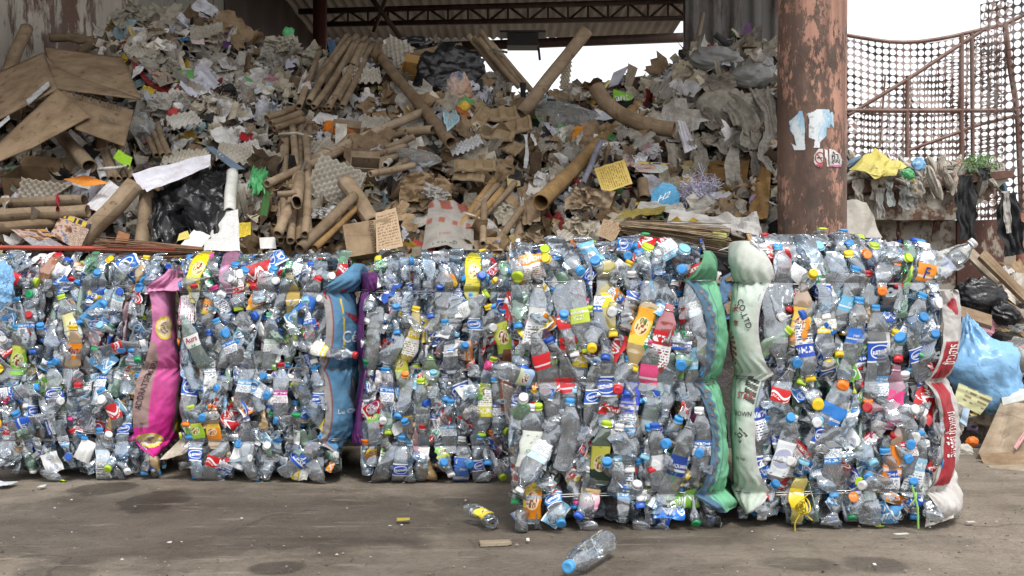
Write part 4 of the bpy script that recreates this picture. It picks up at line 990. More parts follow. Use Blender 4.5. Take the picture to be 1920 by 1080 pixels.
# ---- tied bundles
bundle([((570 + i * 9, 182 + (i % 3) * 9), (652 + i * 5.5, 66 + (i * 7) % 19), 11 + (i % 2) * 2) for i in range(9)] + [((600 + 8 * i, 205), (668 + 3 * i, 96), 10, DK) for i in range(4)],
       'fanned bundle of thin tubes tied with black strap', [((600, 108), (630, 104), (668, 112)), ((592, 118), (630, 114), (664, 122))])
bundle([((526 + i * 9, 452 - (i % 2) * 12), (532 + i * 8, 236 + (i * 13) % 26), 14) for i in range(7)], 'tall upright bundle of tubes tied with cream string', [((524, 300), (556, 290), (590, 300)), ((522, 252), (556, 250), (588, 258))], (.5, .47, .4))
bundle([((878 + i * 10, 66 + i * 3), (950 + i * 12, 156 + i * 4), 11) for i in range(5)] + [((900, 56), (985, 168), 9)], 'bundle of thin tubes leaning at the crest beside the sky opening', [((925, 92), (950, 98))], (.35, .33, .3))
bundle([((168 + i * 13, 258), (196 + i * 13, 336), 12 if i else 14, (.6, .62, .66) if i == 0 else KRAFT) for i in range(5)], 'short tube bundle with one white tube beneath the big box', [((186, 318), (240, 312))], (.5, .48, .44))
bundle([((268 + i * 14, 238 - i * 3), (294 + i * 12, 292), 12) for i in range(3)], 'three short tubes side by side above the white covered egg trays')
bundle([((694 + (i % 4) * 14, 262 + i * 8), (745 + (i % 3) * 16, 252 + i * 9 - 14), 12, KRAFT if i % 3 else (.6, .59, .56)) for i in range(10)], 'cluster of tube ends pointing sideways in the middle of the heap', None, off=-.2)
bundle([((852 + i * 7, 438 - i * 3), (925 + i * 8, 338 + (i * 9) % 20), 13, KRAFT if i % 2 else YT) for i in range(6)], 'bundle of curved tubes beside the printed white sack', [((866, 398), (905, 412))], (.5, .45, .36), off=-.16)
bundle([((560 + i * 5, 200 + i * 12), (500 + i * 7, 222 + i * 10), 13, DK) for i in range(4)], 'squashed dark tube ends below the fanned bundle', None, off=-.1)

# ---- egg trays
tray((736, 102), 62, (-.35, -.8, .35), -30, 'grey egg tray leaning beside the long dark tube at the crest', nu=5, nv=5)
tray((678, 138), 72, (.1, -.65, .75), 5, 'grey egg tray lying under the fanned bundle end', nu=6, nv=4)
tray((692, 106), 52, (.8, -.5, .5), -45, 'egg tray seen edge on beside the fanned bundle', nu=5, nv=3)
tray((625, 342), 92, (.2, -.85, .45), -22, 'thick tied stack of egg trays with a pink cord', -.32, 6, 6, 9)
tray((926, 160), 58, (.05, -.95, .2), 4, 'upright stack of egg trays beside the large black bag', -.16, 5, 5, 6)
tray((872, 268), 62, (-.25, -.6, .7), 32, 'pale bluish egg tray among the brown moulded trays', -.18, 6, 3, 1, (.52, .53, .55))
tray((1062, 142), 52, (-.7, -.6, .1), 78, 'egg tray standing on edge against the sky opening', -.2, 6, 3, 1, (.48, .42, .33))
tray((1250, 172), 62, (.1, -.7, .6), 16, 'dark grey egg tray beside the clear bag near the column', -.1, 6, 4, 1, (.30, .28, .25))
tray((82, 356), 92, (.1, -.9, .3), -8, 'grey egg tray edge lying below the open carton', -.24, 7, 3, 1, (.40, .37, .32))
tray((346, 292), 84, (0, -.5, .8), 6, 'egg tray stack under a white sheet above the black bag', -.2, 6, 4, 5, (.42, .39, .33))
tray((440, 290), 62, (.2, -.6, .7), -10, 'egg tray beneath the blue folder', -.14, 5, 4, 1)
tray((462, 280), 48, (.1, -.7, .6), 12, 'whitish egg tray beside the blue folder', -.18, 5, 4, 1, (.56, .55, .53))
tray((494, 296), 54, (.1, -.7, .6), -25, 'egg tray torn across beside the green bag scrap', -.14, 5, 4, 1)
tray((596, 276), 62, (.1, -.6, .7), 20, 'egg tray under the orange cloth', -.12, 5, 4, 1)
tray((762, 236), 66, (0, -.6, .75), 0, 'egg tray under the level tube and blue card', -.12, 6, 4, 1)
tray((345, 228), 56, (.1, -.6, .6), 28, 'white egg tray in the pale crumpled paper', -.12, 5, 4, 1, (.52, .5, .47))
tray((270, 100), 48, (.1, -.6, .6), -18, 'small grey egg tray by the tall crumpled paper', -.1, 5, 4, 1)
tray((1075, 440), 60, (.1, -.8, .5), 5, 'rounded egg tray bottom just behind the tall bale', -.1, 6, 3, 1, (.5, .47, .42))
tray((700, 232), 60, (.1, -.7, .6), -8, 'egg tray buried below the long dark tube', -.1, 5, 4, 1)
tray((1030, 268), 50, (.1, -.7, .6), 14, 'egg tray below the clear bag of bottles', -.08, 5, 4, 1, (.36, .33, .29))
# brown moulded pulp trays
def pulp_mould(c, wpx, hpx, nrm, ang, label, off=-.18):
    D = hd(*c) + off; p = at(*c, D); Bm = basis(nrm, ang); k = D / F; w, h = wpx * k, hpx * k
    u = np.linspace(-1, 1, 45); v = np.linspace(-1, 1, 25); U, V = np.meshgrid(u, v, indexing='ij'); rs = np.random.RandomState(nxt())
    z = .5 * np.tanh(6 * (np.sin(U * 7.5 + rs.rand()) - .1)) * np.clip(1.3 - np.abs(V) * 1.1, 0, 1) + .35 * np.tanh(7 * (np.abs(V) - .45)) - .8 * np.clip((np.maximum(np.abs(U), np.abs(V)) - .88) / .12, 0, 1)
    P_ = np.stack([U * w / 2, V * h / 2, z * min(w, h) * .16], -1).reshape(-1, 3); P_[:, 2] += .01 * folds(P_, rs, 4, 6)
    mb = MB(); shell(mb, P_, grid_faces(44, 24), .004, nu=44, nv=24); mb.v[0] = mb.v[0] @ Bm + p
    return tag(mb.build('moulded_tray', M['pulp'], color=(.33, .245, .15), origin=p), label, 'moulded tray', 'brown moulded pulp trays')
pulp_mould((885, 205), 66, 30, (.1, -.7, .6), 28, 'brown moulded tray beside the blue card')
pulp_mould((900, 222), 60, 28, (.3, -.8, .5), 52, 'brown moulded tray tilted upright among its kind')
pulp_mould((938, 212), 70, 42, (0, -.7, .7), 8, 'topmost brown moulded tray under the egg tray stack')
pulp_mould((928, 250), 74, 34, (0, -.6, .7), -14, 'brown moulded tray in the middle of its cluster')
pulp_mould((950, 272), 66, 34, (-.2, -.7, .6), -28, 'brown moulded tray below the long tube end')
pulp_mould((890, 308), 80, 34, (0, -.6, .7), 2, 'lowest brown moulded tray with a blue cord', -.24)
pulp_mould((968, 236), 58, 40, (-.3, -.7, .6), 20, 'brown moulded tray wedged beside the clear bag of bottles')
pulp_mould((878, 330), 62, 24, (0, -.6, .7), -6, 'crushed brown moulded tray under the lowest tray', -.16)

# ---- the big open carton and other boxes
o = empty('cardboard_box', at(90, 180, 5.4)); tag(o, 'large open brown cardboard box on its side under the peeling wall', 'cardboard box'); oo = np.array(o.location)
def bigp(nm, Q, lab=None):
    mb = MB(); panel(mb, [at(*q) for q in Q], .007, 14, nxt(), .0012); p = mb.build(nm, M['kraft'], o, origin=oo, color=tuple(q * (.86 + .26 * random.Random(nm + str(Q[0])).random()) for q in (.28, .20, .125)), smooth=True); p.location = (0, 0, 0)
    if lab: p['label'] = lab
    return p
bigp('side_panel', [(-70, 258, 4.95), (107, 166, 5.15), (80, 98, 5.65), (-70, 165, 5.5)])
fp = bigp('front_panel', [(-70, 330, 4.85), (107, 166, 5.13), (168, 218, 4.98), (60, 276, 4.85)])
bigp('top_panel', [(107, 166, 5.16), (264, 186, 5.2), (96, 126, 5.5), (82, 98, 5.66)])
bigp('flap', [(94, 126, 5.52), (264, 184, 5.22), (230, 108, 5.75), (85, 88, 5.8)])
fl = bigp('flap', [(107, 166, 5.18), (250, 206, 5.05), (233, 274, 4.86), (142, 242, 4.95)], 'printed flap with small handling symbols')
bigp('back_panel', [(-70, 180, 6.0), (110, 120, 6.0), (200, 200, 5.7), (-70, 300, 5.6)])
def quadfn(Q, lift=.012):
    """photo pixel -> point on the plane through three of Q's points, lifted to the camera"""
    A, B, C = [at(*q) for q in Q[:3]]; nrm = unit(np.cross(B - A, C - A)); nrm = nrm if nrm[1] < 0 else -nrm
    c0 = np.array([0, 0, CH]); 
    def fn(px, py):
        d = at(px, py, 1.0) - c0; t = ((A - c0) @ nrm) / (d @ nrm); return c0 + d * t + nrm * lift
    return fn
mb = MB(); fn = quadfn([(107, 166, 5.18), (250, 206, 5.05), (233, 274, 4.86)], .02)
for i, s in enumerate('↑☂♦♻▯✎'):
    x, y = 141 + i * 16.2, 182 + i * 4.6
    for (xa, ya), (xb, yb) in (((-6.5, -8), (6.5, -5)), ((6.5, -5), (5.5, 10)), ((5.5, 10), (-7.5, 7)), ((-7.5, 7), (-6.5, -8))):
        dx, dy = xb - xa, yb - ya; L = math.hypot(dx, dy); ox, oy = -dy / L * .4, dx / L * .4
        mb.add(np.array([fn(x + xa + ox, y + ya + oy), fn(x + xb + ox, y + yb + oy), fn(x + xb - ox, y + yb - oy), fn(x + xa - ox, y + ya - oy)]), [[0, 1, 2, 3]], (.08, .06, .045))
    patch_on(mb, [(x - 3, y - 3), (x + 1, y - 4), (x + 3, y + 1), (x + 1, y + 5), (x - 2, y + 3)], fn, (.09, .07, .05), 0, 5)
for i in range(4):
    for j in range(9):
        if (i * 7 + j * 3) % 5: patch_on(mb, [(188 + j * 3.4, 221 + i * 3 + j * .9), (191 + j * 3.4, 221.8 + i * 3 + j * .9), (191 + j * 3.4, 223 + i * 3 + j * .9), (188 + j * 3.4, 222.4 + i * 3 + j * .9)], fn, (.09, .07, .05), 0, 2)
p = mb.build('lettering', M['scrap'], fl, origin=oo); p.location = (0, 0, 0)
mb = MB(); fn = quadfn([(-70, 258, 4.95), (107, 166, 5.15), (80, 98, 5.65)], .015)
patch_on(mb, [(52, 192), (93, 157), (97, 166), (56, 202)], fn, (.5, .5, .5), 0, 40); patch_on(mb, [(-10, 246), (20, 220), (22, 228), (-8, 254)], fn, (.5, .5, .5), 0, 40)
p = mb.build('address_label', M['scrap'], o, origin=oo); p.location = (0, 0, 0)
carton((92, 328), (150, 62, 80), (.05, -.45, .85), -12, 'open brown carton holding crumpled paper below the big box', -.2, (.30, .20, .115))
carton((648, 250), (52, 34, 40), (.1, -.75, .6), -6, 'small brown carton beside the orange cloth', -.2)
carton((684, 306), (54, 30, 50), (.1, -.7, .6), -3, 'small open carton above the wide tube mouth', -.3)
carton((775, 130), (44, 38, 30), (.1, -.7, .6), -14, 'yellow brown carton tucked against the large black bag', -.14, (.46, .27, .08))
cb = carton((690, 446), (86, 62, 70), (.05, -.95, .22), 10, 'torn brown carton with Thai writing behind the bales', -.22, (.40, .29, .18), False)
mb = MB(); Bm = basis((.05, -.95, .22), 10)
for i, s in enumerate(('ควายกล่อง', 'บะหมี่')):
    mb = MB(); v, t = text_geo(s); q = np.stack([v[:, 1] * -.03 + .02 + i * .045, v[:, 0] * .03 + .0, np.full(len(v), .012)], 1); mb.add(q @ Bm, t, (.10, .065, .045))
    mb.build('lettering', M['scrap'], cb)
sheet([(706, 474), (756, 462), (742, 388), (704, 400)], 'corrugated card flap with fine printed lines on the torn carton', (.42, .31, .2), .02, 'cardboard', 'cardboard_sheet', 'print', -.34)
sheet([(980, 420), (1014, 418), (1016, 322), (982, 320)], 'upright brown card strip beside the long yellowish tube', (.34, .25, .16), .03, 'cardboard', 'cardboard_sheet', 'kraft', -.2, smooth=True)
sheet([(1404, 408), (1440, 412), (1446, 306), (1412, 318)], 'orange brown card sheet standing against the dark wall', (.40, .24, .09), .03, 'cardboard', 'cardboard_sheet', 'kraft', -.1)
sheet([(1325, 340), (1400, 340), (1405, 300), (1330, 302)], 'orange brown carton side behind the hanging white cloth', (.36, .21, .08), .03, 'cardboard', 'cardboard_sheet', 'kraft', -.04)
sheet([(1120, 440), (1150, 455), (1170, 420), (1132, 410)], 'small corrugated card triangle behind the tall bale', (.38, .28, .18), .02, 'cardboard', 'cardboard_sheet', 'print', -.18)
sheet([(860, 470), (960, 470), (960, 445), (880, 452)], 'pale brown card sheet lying behind the middle bale', (.46, .36, .25), .02, 'cardboard', 'cardboard_sheet', 'kraft', -.1)
sheet([(1055, 150), (1110, 170), (1120, 185), (1070, 180)], 'curved brown card flap by the bent tube', (.36, .27, .17), .06, 'cardboard', 'cardboard_sheet', 'kraft', -.16)

# ---- sheets of paper and printed things
PG = 'loose paper sheets on the waste heap'
def ps(*a, **k): k.setdefault('group', PG); return sheet(*a, **k)
ps([(336, 158), (372, 182), (416, 160), (378, 122)], 'creased pale lilac sheet on the crest slope', (.66, .66, .76), .09)
ps([(446, 146), (474, 140), (492, 172), (460, 178)], 'stiff grey white sheet above the blue folder', (.72, .74, .76), .02)
ps([(440, 208), (466, 198), (478, 222), (450, 232)], 'small pale sheet between rags and blue folder', (.70, .69, .76), .04)
ps([(248, 328), (278, 365), (392, 318), (395, 288)], 'large white sheet draped over the stacked egg trays', (.74, .74, .82), .06, off=-.3, curl=.1)
ps([(394, 242), (462, 236), (482, 280), (412, 276)], 'white sheet folded above the whitish egg tray', (.70, .69, .67), .07)
ps([(160, 386), (190, 402), (232, 356), (206, 338)], 'white folded box lid beside the long thick tube', (.68, .68, .72), .03, off=-.2)
ps([(534, 254), (562, 258), (552, 228), (530, 238)], 'white sheet near the upright bundle', (.70, .70, .72), .04)
ps([(582, 228), (622, 240), (634, 218), (600, 210)], 'white sheet by the orange cloth', (.72, .71, .70), .05)
ps([(826, 200), (848, 192), (862, 226), (838, 248)], 'pale blue printed card by the long dark tube', (.42, .62, .68), .02, mat='print', off=-.24)
ps([(798, 222), (828, 210), (824, 190), (800, 194)], 'purple cloth like sheet next to the pale blue card', (.36, .28, .50), .1)
ps([(506, 160), (536, 150), (552, 130), (526, 138)], 'bluish note sheet below the green packet on the crest', (.56, .60, .72), .04, mat='print')
ps([(534, 130), (562, 122), (556, 104), (536, 112)], 'pale lilac sheet scrap on the crest', (.60, .60, .72), .04)
ps([(480, 178), (504, 170), (498, 150), (478, 154)], 'white sheet lying near the fanned bundle', (.70, .72, .74), .03)
ps([(504, 198), (520, 204), (524, 162), (508, 160)], 'grey plastic sheet upright at the fanned bundle', (.24, .25, .27), .03)
ps([(1072, 268), (1104, 262), (1100, 236), (1074, 238)], 'orange card beside the long yellowish tube', (.80, .30, .02), .03, off=-.36)
ps([(1112, 228), (1156, 222), (1154, 198), (1132, 206)], 'pale blue grey folded card under the bent tube', (.60, .64, .72), .04, off=-.34)
ps([(1114, 316), (1130, 362), (1186, 344), (1170, 298)], 'yellow printed card with lines of red type', (.62, .46, .13), .015, mat='print', off=-.3)
ps([(1264, 216), (1284, 286), (1308, 276), (1276, 214)], 'tall white sheet sliding down by the bent tube end', (.70, .68, .74), .03, off=-.2)
ps([(1268, 176), (1300, 182), (1322, 158), (1286, 150)], 'white sheet lying beside the dark grey egg tray', (.66, .66, .68), .03, off=-.16)
ps([(1228, 214), (1276, 216), (1270, 200), (1236, 198)], 'stack of white printed sheets under the dark grey egg tray', (.70, .70, .76), .06, mat='print', off=-.14)
ps([(1166, 310), (1200, 316), (1222, 288), (1172, 276)], 'white printed leaflet with blue lettering', (.70, .72, .74), .05, mat='mag', off=-.14)
ps([(1190, 322), (1250, 326), (1256, 306), (1196, 302)], 'leaflet with dark green printed sprigs', (.60, .64, .58), .03, mat='mag', off=-.18)
ps([(1140, 165), (1160, 158), (1180, 122), (1150, 136)], 'grey lilac sheet standing up against the sky', (.48, .48, .56), .05, off=-.06)
ps([(1172, 160), (1184, 164), (1196, 128), (1178, 118)], 'brown torn card point standing up against the sky', (.30, .24, .18), .05, off=-.06)
ps([(1003, 196), (1040, 188), (1060, 180), (1030, 180)], 'grey white sheet beneath the long upward tube', (.52, .54, .56), .03, off=-.1)
ps([(1352, 122), (1400, 128), (1410, 112), (1372, 100)], 'white stiff sheet high up near the dark corrugated wall', (.42, .43, .44), .03)
ps([(1388, 78), (1412, 82), (1408, 42), (1396, 48)], 'dark purple card standing beside the dark corrugated wall', (.14, .07, .16), .03, off=0)
ps([(1425, 130), (1452, 140), (1450, 108), (1430, 104)], 'grey sheet leaning by the top of the dark wall', (.36, .36, .38), .03)
ps([(1425, 200), (1452, 190), (1446, 170), (1422, 176)], 'pale sheet among the hanging rags by the column', (.46, .46, .50), .04)
ps([(1355, 196), (1384, 198), (1380, 170), (1358, 174)], 'dark blue folder half hidden in the grey rags', (.035, .045, .10), .03, off=-.1)
ps([(352, 158), (392, 150), (410, 178), (362, 190)], 'crisp bluish white sheet with a turned corner', (.64, .66, .76), .1, off=-.05)
ps([(330, 150), (362, 148), (364, 130), (334, 132)], 'bright green sheet under white papers on the crest', (.16, .42, .14), .03)
ps([(418, 90), (434, 84), (430, 56), (420, 62)], 'dark purple sheet standing on the crest', (.09, .035, .14), .03)
ps([(360, 82), (384, 84), (382, 68), (356, 70)], 'pale pink sheet on the crest', (.66, .52, .52), .03)
ps([(330, 78), (356, 76), (354, 66), (334, 70)], 'bright blue sheet on the crest', (.05, .20, .40), .03)
ps([(230, 120), (240, 112), (230, 92), (227, 98)], 'yellow strip beside the big box flap', (.62, .46, .03), .03)
ps([(262, 172), (284, 182), (292, 168), (270, 160)], 'yellow crumpled sheet beside the big box flap tip', (.56, .42, .05), .1)
ps([(246, 148), (268, 132), (272, 116), (252, 126)], 'white folded paper by the thin tube stub', (.70, .69, .70), .08)
sheet([(276, 132), (300, 162), (334, 152), (312, 116)], 'printed magazine page with yellow title on the crest slope', (.35, .32, .25), .03, 'magazine', 'magazine', 'mag')
sheet([(94, 440), (148, 470), (172, 418), (116, 398)], 'glossy magazine with a printed face lying by the long thick tube', (.42, .30, .22), .02, 'magazine', 'magazine', 'mag', -.2)
sheet([(20, 430), (64, 462), (136, 464), (86, 430)], 'printed newspaper spread just behind the first bale', (.34, .32, .34), .03, 'newspaper', 'newspaper', 'mag', -.16)
sheet([(384, 276), (438, 318), (460, 318), (398, 274)], 'blue grey folder slanting above the black bag', (.13, .18, .26), .02, 'folder', 'folder', 'paper', -.2)
sheet([(118, 336), (160, 350), (206, 344), (160, 328)], 'orange printed sheet on the edge of the open carton', (.72, .27, .04), .04, 'paper', 'paper_sheet', 'paper', -.3, group=PG)
sheet([(332, 466), (372, 470), (396, 442), (366, 428)], 'white foam board lying flat beside the black bag', (.78, .78, .78), .01, 'foam board', 'foam_board', 'ocol', -.24, group='white foam boards')
sheet([(392, 450), (450, 446), (446, 392), (396, 400)], 'tallest white foam board standing beside the black bag', (.80, .80, .80), .01, 'foam board', 'foam_board', 'ocol', -.2, group='white foam boards')
sheet([(382, 470), (450, 470), (448, 440), (384, 450)], 'white foam board lying in front of the standing one', (.74, .75, .75), .01, 'foam board', 'foam_board', 'ocol', -.3, group='white foam boards')
sheet([(448, 446), (470, 440), (470, 416), (448, 418)], 'yellow printed card beside the white foam boards', (.62, .48, .05), .02, 'card', 'printed_card', 'print', -.26)
sheet([(332, 452), (356, 446), (352, 432), (336, 438)], 'small yellow note under the black bag', (.64, .54, .16), .03, 'card', 'printed_card', 'paper', -.24)
sheet([(488, 466), (518, 466), (516, 444), (486, 446)], 'small white card standing behind the second bale', (.72, .72, .72), .01, 'card', 'printed_card', 'paper', -.2)
# packets
def packet(pts, txt, label, col, tcol, off=-.2, th=11):
    o = sheet(pts, label, col, .03, 'packet', 'packet', 'ocol', off, smooth=True)
    if txt:
        x = sum(p[0] for p in pts) / 4; y = sum(p[1] for p in pts) / 4; d = min(hd(p[0], p[1]) for p in pts) + off - .09
        mb = MB(); v, t = text_geo(txt); a = R(6); k = d / F * th
        q = np.array([at(x, y, d) + np.array([k * (vx * math.cos(a) - vy * math.sin(a)), 0, k * (vx * math.sin(a) + vy * math.cos(a))]) for vx, vy in v]); mb.add(q, t, tcol)
        p = mb.build('lettering', M['scrap'], o, origin=np.array(o.location)); p.location = (0, 0, 0)
packet([(1150, 190), (1182, 196), (1184, 176), (1150, 168)], 'ant', 'bright green snack packet with white letters under the bent tube', (.22, .55, .05), (.8, .8, .8), -.24, 12)
packet([(212, 296), (242, 318), (248, 296), (222, 280)], None, 'green and yellow snack packet beside the short tube bundle', (.30, .55, .03), None, -.24)
packet([(486, 400), (500, 404), (516, 330), (504, 324)], None, 'dark green drink carton by the upright bundle', (.06, .16, .05), None, -.2)
packet([(952, 352), (976, 348), (974, 326), (950, 330)], None, 'colourful foil packet beside the upright card strip', (.55, .45, .2), None, -.2)
packet([(1295, 352), (1316, 348), (1312, 330), (1292, 338)], None, 'red and yellow leaflet above the shredded paper', (.55, .10, .06), None, -.2)
packet([(448, 262), (472, 268), (474, 250), (452, 246)], None, 'small red box beside the white folded sheet', (.42, .02, .03), None, -.16)
packet([(215, 455), (236, 466), (244, 440), (222, 432)], None, 'brown drink bottle wrapper by the upright thick tube', (.30, .12, .04), None, -.1)
# round blue wrapper
o = bag((1248, 367), 52, 46, 'round light blue printed wrapper next to the shredded paper', 'ocol', -.16, .12, 0, .14, 4, 'round_wrapper', 'wrapper', (.10, .38, .66))
mb = MB(); v, t = text_geo('H2'); k = 4.75 / F * 15; q = np.array([np.array(at(1246, 368, 4.62)) + [k * (a * .87 - b * -.4) , 0, k * (a * .4 + b * .87)] for a, b in v]); mb.add(q, t, (.75, .8, .85)); p = mb.build('lettering', M['scrap'], o, origin=np.array(o.location)); p.location = (0, 0, 0)

# ---- bags, crumpled paper
draped([[(300, 345), (424, 312), (430, 400), (290, 402)], [(285, 380), (352, 372), (338, 462), (274, 456)], [(330, 366), (432, 350), (420, 446), (352, 452)], [(352, 330), (420, 322), (414, 372), (342, 380)]], 'torn black plastic bag slumped over the lower heap', 'black_film', 'plastic_bag', 'bag')
bag((843, 142), 116, 104, 'large black plastic bag spilling coloured paper at the crest', 'black_film', -.2, .55, -10, .34, 5.5)
bag((862, 168), 46, 56, 'coloured torn paper spilling from the mouth of the black bag', 'mag', -.42, .4, 10, .34, 4, 'spilled_paper', 'waste paper', (.3, .24, .2), smooth=False)
bag((780, 82), 56, 26, 'black bag lying on the crest behind the egg tray', 'black_film', .1, .6, 0, .2, 3)
bag((1062, 226), 132, 66, 'clear plastic bag of bottles beneath the long upward tube', 'clear_film', -.28, .5, 8, .14, 3.4)
bag((262, 245), 50, 70, 'clear film bag hanging below the big box flap', 'clear_film', -.2, .4, 30, .22, 3)
bag((782, 296), 76, 34, 'bluish clear film sheet under the level tube', 'clear_film', -.24, .5, 6, .16, 3)
bag((1345, 112), 92, 44, 'dusty grey plastic bag under the dark corrugated wall', 'grey_film', -.1, .5, 6, .18, 3)
bag((1405, 142), 82, 46, 'dusty greenish plastic bag beside the dark corrugated wall', 'grey_film', -.14, .5, -6, .18, 3)
draped([[(468, 322), (500, 318), (496, 362), (474, 366)], [(476, 318), (496, 326), (486, 352), (466, 346)]], 'light green plastic bag scrap hanging by the upright bundle', 'green_film', 'plastic_bag', 'bag', .12, 3, -.2, 18)
bag((541, 62), 20, 22, 'dark green plastic scrap on the crest by the dark wall', 'green_film', -.05, .5, 0, .3, 3)
crumple((1110, 378), 96, 56, 'bundle of crumpled brown wrapping paper', (.30, .225, .155), -.24)
crumple((795, 350), 100, 74, 'torn crumpled brown wrapping paper above the printed sack', (.30, .21, .125), -.2)
crumple((822, 364), 50, 40, 'crumpled grey paper beside the printed sack', (.36, .34, .32), -.26)
CP = 'crumpled paper lumps'
for (x, y, w_, h_, a_, c_, lab) in ((58, 294, 58, 54, 10, (.62, .56, .46), 'cream crumpled paper in the open carton'), (338, 52, 92, 58, 10, (.50, .46, .38), 'large beige crumpled paper heap on the crest below the grey wall'),
        (392, 66, 74, 46, -10, (.46, .42, .35), 'beige crumpled paper on the crest near the dark wall'), (238, 30, 84, 44, -12, (.46, .43, .36), 'tall beige crumpled sheet against the grey wall'), (218, 58, 56, 30, 10, (.36, .25, .12), 'brown crumpled wrapping paper against the wall'),
        (372, 408, 26, 30, 0, (.62, .60, .58), 'white crumpled paper poking from the torn black bag'), (528, 84, 50, 40, 10, (.52, .48, .40), 'cream crumpled paper on the crest near the tube fan'), (584, 100, 46, 42, 0, (.48, .45, .37), 'cream crumpled paper beside the tube fan'),
        (955, 402, 60, 54, 20, (.55, .50, .41), 'cream torn paper beside the upright card strip'), (1085, 425, 66, 40, 10, (.52, .46, .36), 'cream torn paper behind the tall bale'), (1000, 448, 50, 30, 0, (.40, .30, .2), 'brown crumpled paper low behind the tall bale'),
        (305, 120, 56, 40, 0, (.42, .39, .33), 'grey beige crumpled paper below the crest'), (412, 200, 70, 46, 10, (.50, .45, .37), 'beige crumpled paper with brown strips under the lilac sheet'), (320, 200, 80, 46, 10, (.50, .48, .44), 'pale crumpled paper beside the big box flap'),
        (500, 108, 50, 34, 0, (.40, .38, .34), 'grey crumpled paper on the crest'), (660, 425, 44, 60, 10, (.44, .42, .38), 'grey torn pulp behind the torn carton'), (610, 400, 40, 40, 0, (.6, .6, .6), 'white crumpled film below the tied egg tray stack'),
        (430, 168, 40, 30, 0, (.44, .40, .34), 'crumpled paper beside the stiff grey white sheet'), (1220, 290, 40, 26, 0, (.5, .48, .5), 'crumpled pale paper by the drooping curved tube'), (1150, 285, 46, 30, 0, (.46, .43, .4), 'grey crumpled paper above the yellow printed card'),
        (20, 340, 34, 46, 0, (.36, .33, .28), 'grey crumpled paper beside the open carton'), (545, 250, 60, 36, 0, (.42, .36, .27), 'brown torn paper at the top of the upright bundle')):
    crumple((x, y), w_, h_, lab, tuple(q * .78 for q in c_))
bag((640, 248), 74, 36, 'orange crumpled cloth by the small carton', 'rag', -.14, .5, 12, .3, 3.2, 'cloth', 'cloth', (.58, .17, .02), smooth=False)
bag((560, 268), 40, 40, 'orange cloth scrap behind the upright bundle', 'rag', -.06, .5, 12, .3, 3.2, 'cloth', 'cloth', (.5, .16, .02), smooth=False)
# printed woven sack
o = sheet([(788, 470), (884, 474), (890, 386), (806, 376)], 'white woven sack with red and green print behind the middle bale', (1, 1, 1), .05, 'sack', 'woven_sack', 'woven', -.26, 40, None, -.12, 1.8, True)
me = o.data; nV = len(me.vertices); g_ = np.linspace(0, 1, 41); U_, V_ = [q.ravel() for q in np.meshgrid(g_, g_, indexing='ij')]
cc = np.ones((nV, 4)); cc[:, :3] = (.40, .38, .35); cc[(V_ > .80) & (np.sin(U_ * 16 + V_ * 9) > -.35), :3] = (.34, .10, .07); cc[(np.abs(V_ - .56) < .05) & (np.sin(U_ * 23) > .2), :3] = (.36, .12, .08); me.color_attributes['Col'].data.foreach_set('color', cc.astype(np.float32).ravel())
mb = MB(); dS = min(hd(832, 440), hd(836, 420)) - .36
for s, y, h, c in (('L É Mandh', 455, 10, (.05, .14, .11)), ('ข้าวหอม', 436, 6, (.36, .09, .06))):
    v, t = text_geo(s); k = dS / F * h; mb.add(np.array([at(834, y, dS) + [k * a, 0, k * b + k * a * .12] for a, b in v]), t, c)
p = mb.build('sack_print', M['scrap'], o, origin=np.array(o.location)); p.location = (0, 0, 0)
sheet([(1236, 436), (1430, 440), (1420, 404), (1262, 396)], 'white woven sack lying behind the two tall bales', (.46, .45, .44), .07, 'sack', 'woven_sack', 'paper', -.2, 30, None, .05, 2.2)
sheet([(1190, 398), (1290, 402), (1280, 384), (1200, 380)], 'white plastic sheet folded behind the tall bales', (.42, .41, .39), .10, 'plastic sheet', 'plastic_sheet', 'paper', -.16, 20, None, 0, 2.4)
sheet([(1150, 412), (1240, 400), (1250, 386), (1170, 396)], 'olive yellow wrapping film behind the tall bales', (.24, .19, .04), .08, 'plastic sheet', 'plastic_sheet', 'paper', -.2, 20, None, 0, 2.2)

# ---- rags hanging by the column
G_R = 'grey beige rags hanging beside the column'
for i, (pts, w_, c_, lab) in enumerate(((((1378, 272), (1372, 320), (1382, 360), (1392, 398)), 36, (.50, .47, .41), 'longest pale rag hanging down beside the orange card'), (((1300, 258), (1318, 290), (1310, 320)), 34, (.36, .33, .28), 'grey rag draped below the tall white sheet'),
        (((1345, 172), (1380, 200), (1408, 240), (1400, 275)), 54, (.38, .35, .30), 'wide grey beige rag draped across the middle of the rags'), (((1420, 160), (1440, 200), (1452, 250), (1440, 290)), 46, (.33, .30, .26), 'dusty rag hanging against the dark wall'),
        (((1340, 262), (1362, 280), (1386, 262), (1410, 280)), 40, (.44, .41, .36), 'twisted beige rag crossing above the longest one'), (((1440, 250), (1430, 290), (1446, 320)), 30, (.38, .36, .32), 'short frayed rag end by the column'),
        (((1396, 180), (1410, 215), (1402, 250)), 34, (.46, .43, .38), 'pale knotted rag below the dark blue folder'), (((1290, 200), (1320, 215), (1345, 240)), 40, (.34, .30, .25), 'brown grey rag beside the drooping curved tube'),
        (((1318, 150), (1345, 160), (1380, 150)), 40, (.34, .31, .27), 'grey rag lying over the top of the rag pile'), (((1420, 235), (1412, 280), (1420, 330)), 24, (.40, .37, .32), 'narrow rag trailing over the orange card'))):
    rag(pts, w_ * .72, lab, -.16 - .03 * (i % 3), tuple(q * .72 for q in c_), group=G_R, folds_n=1.6 + .5 * (i % 4), deep=.3)
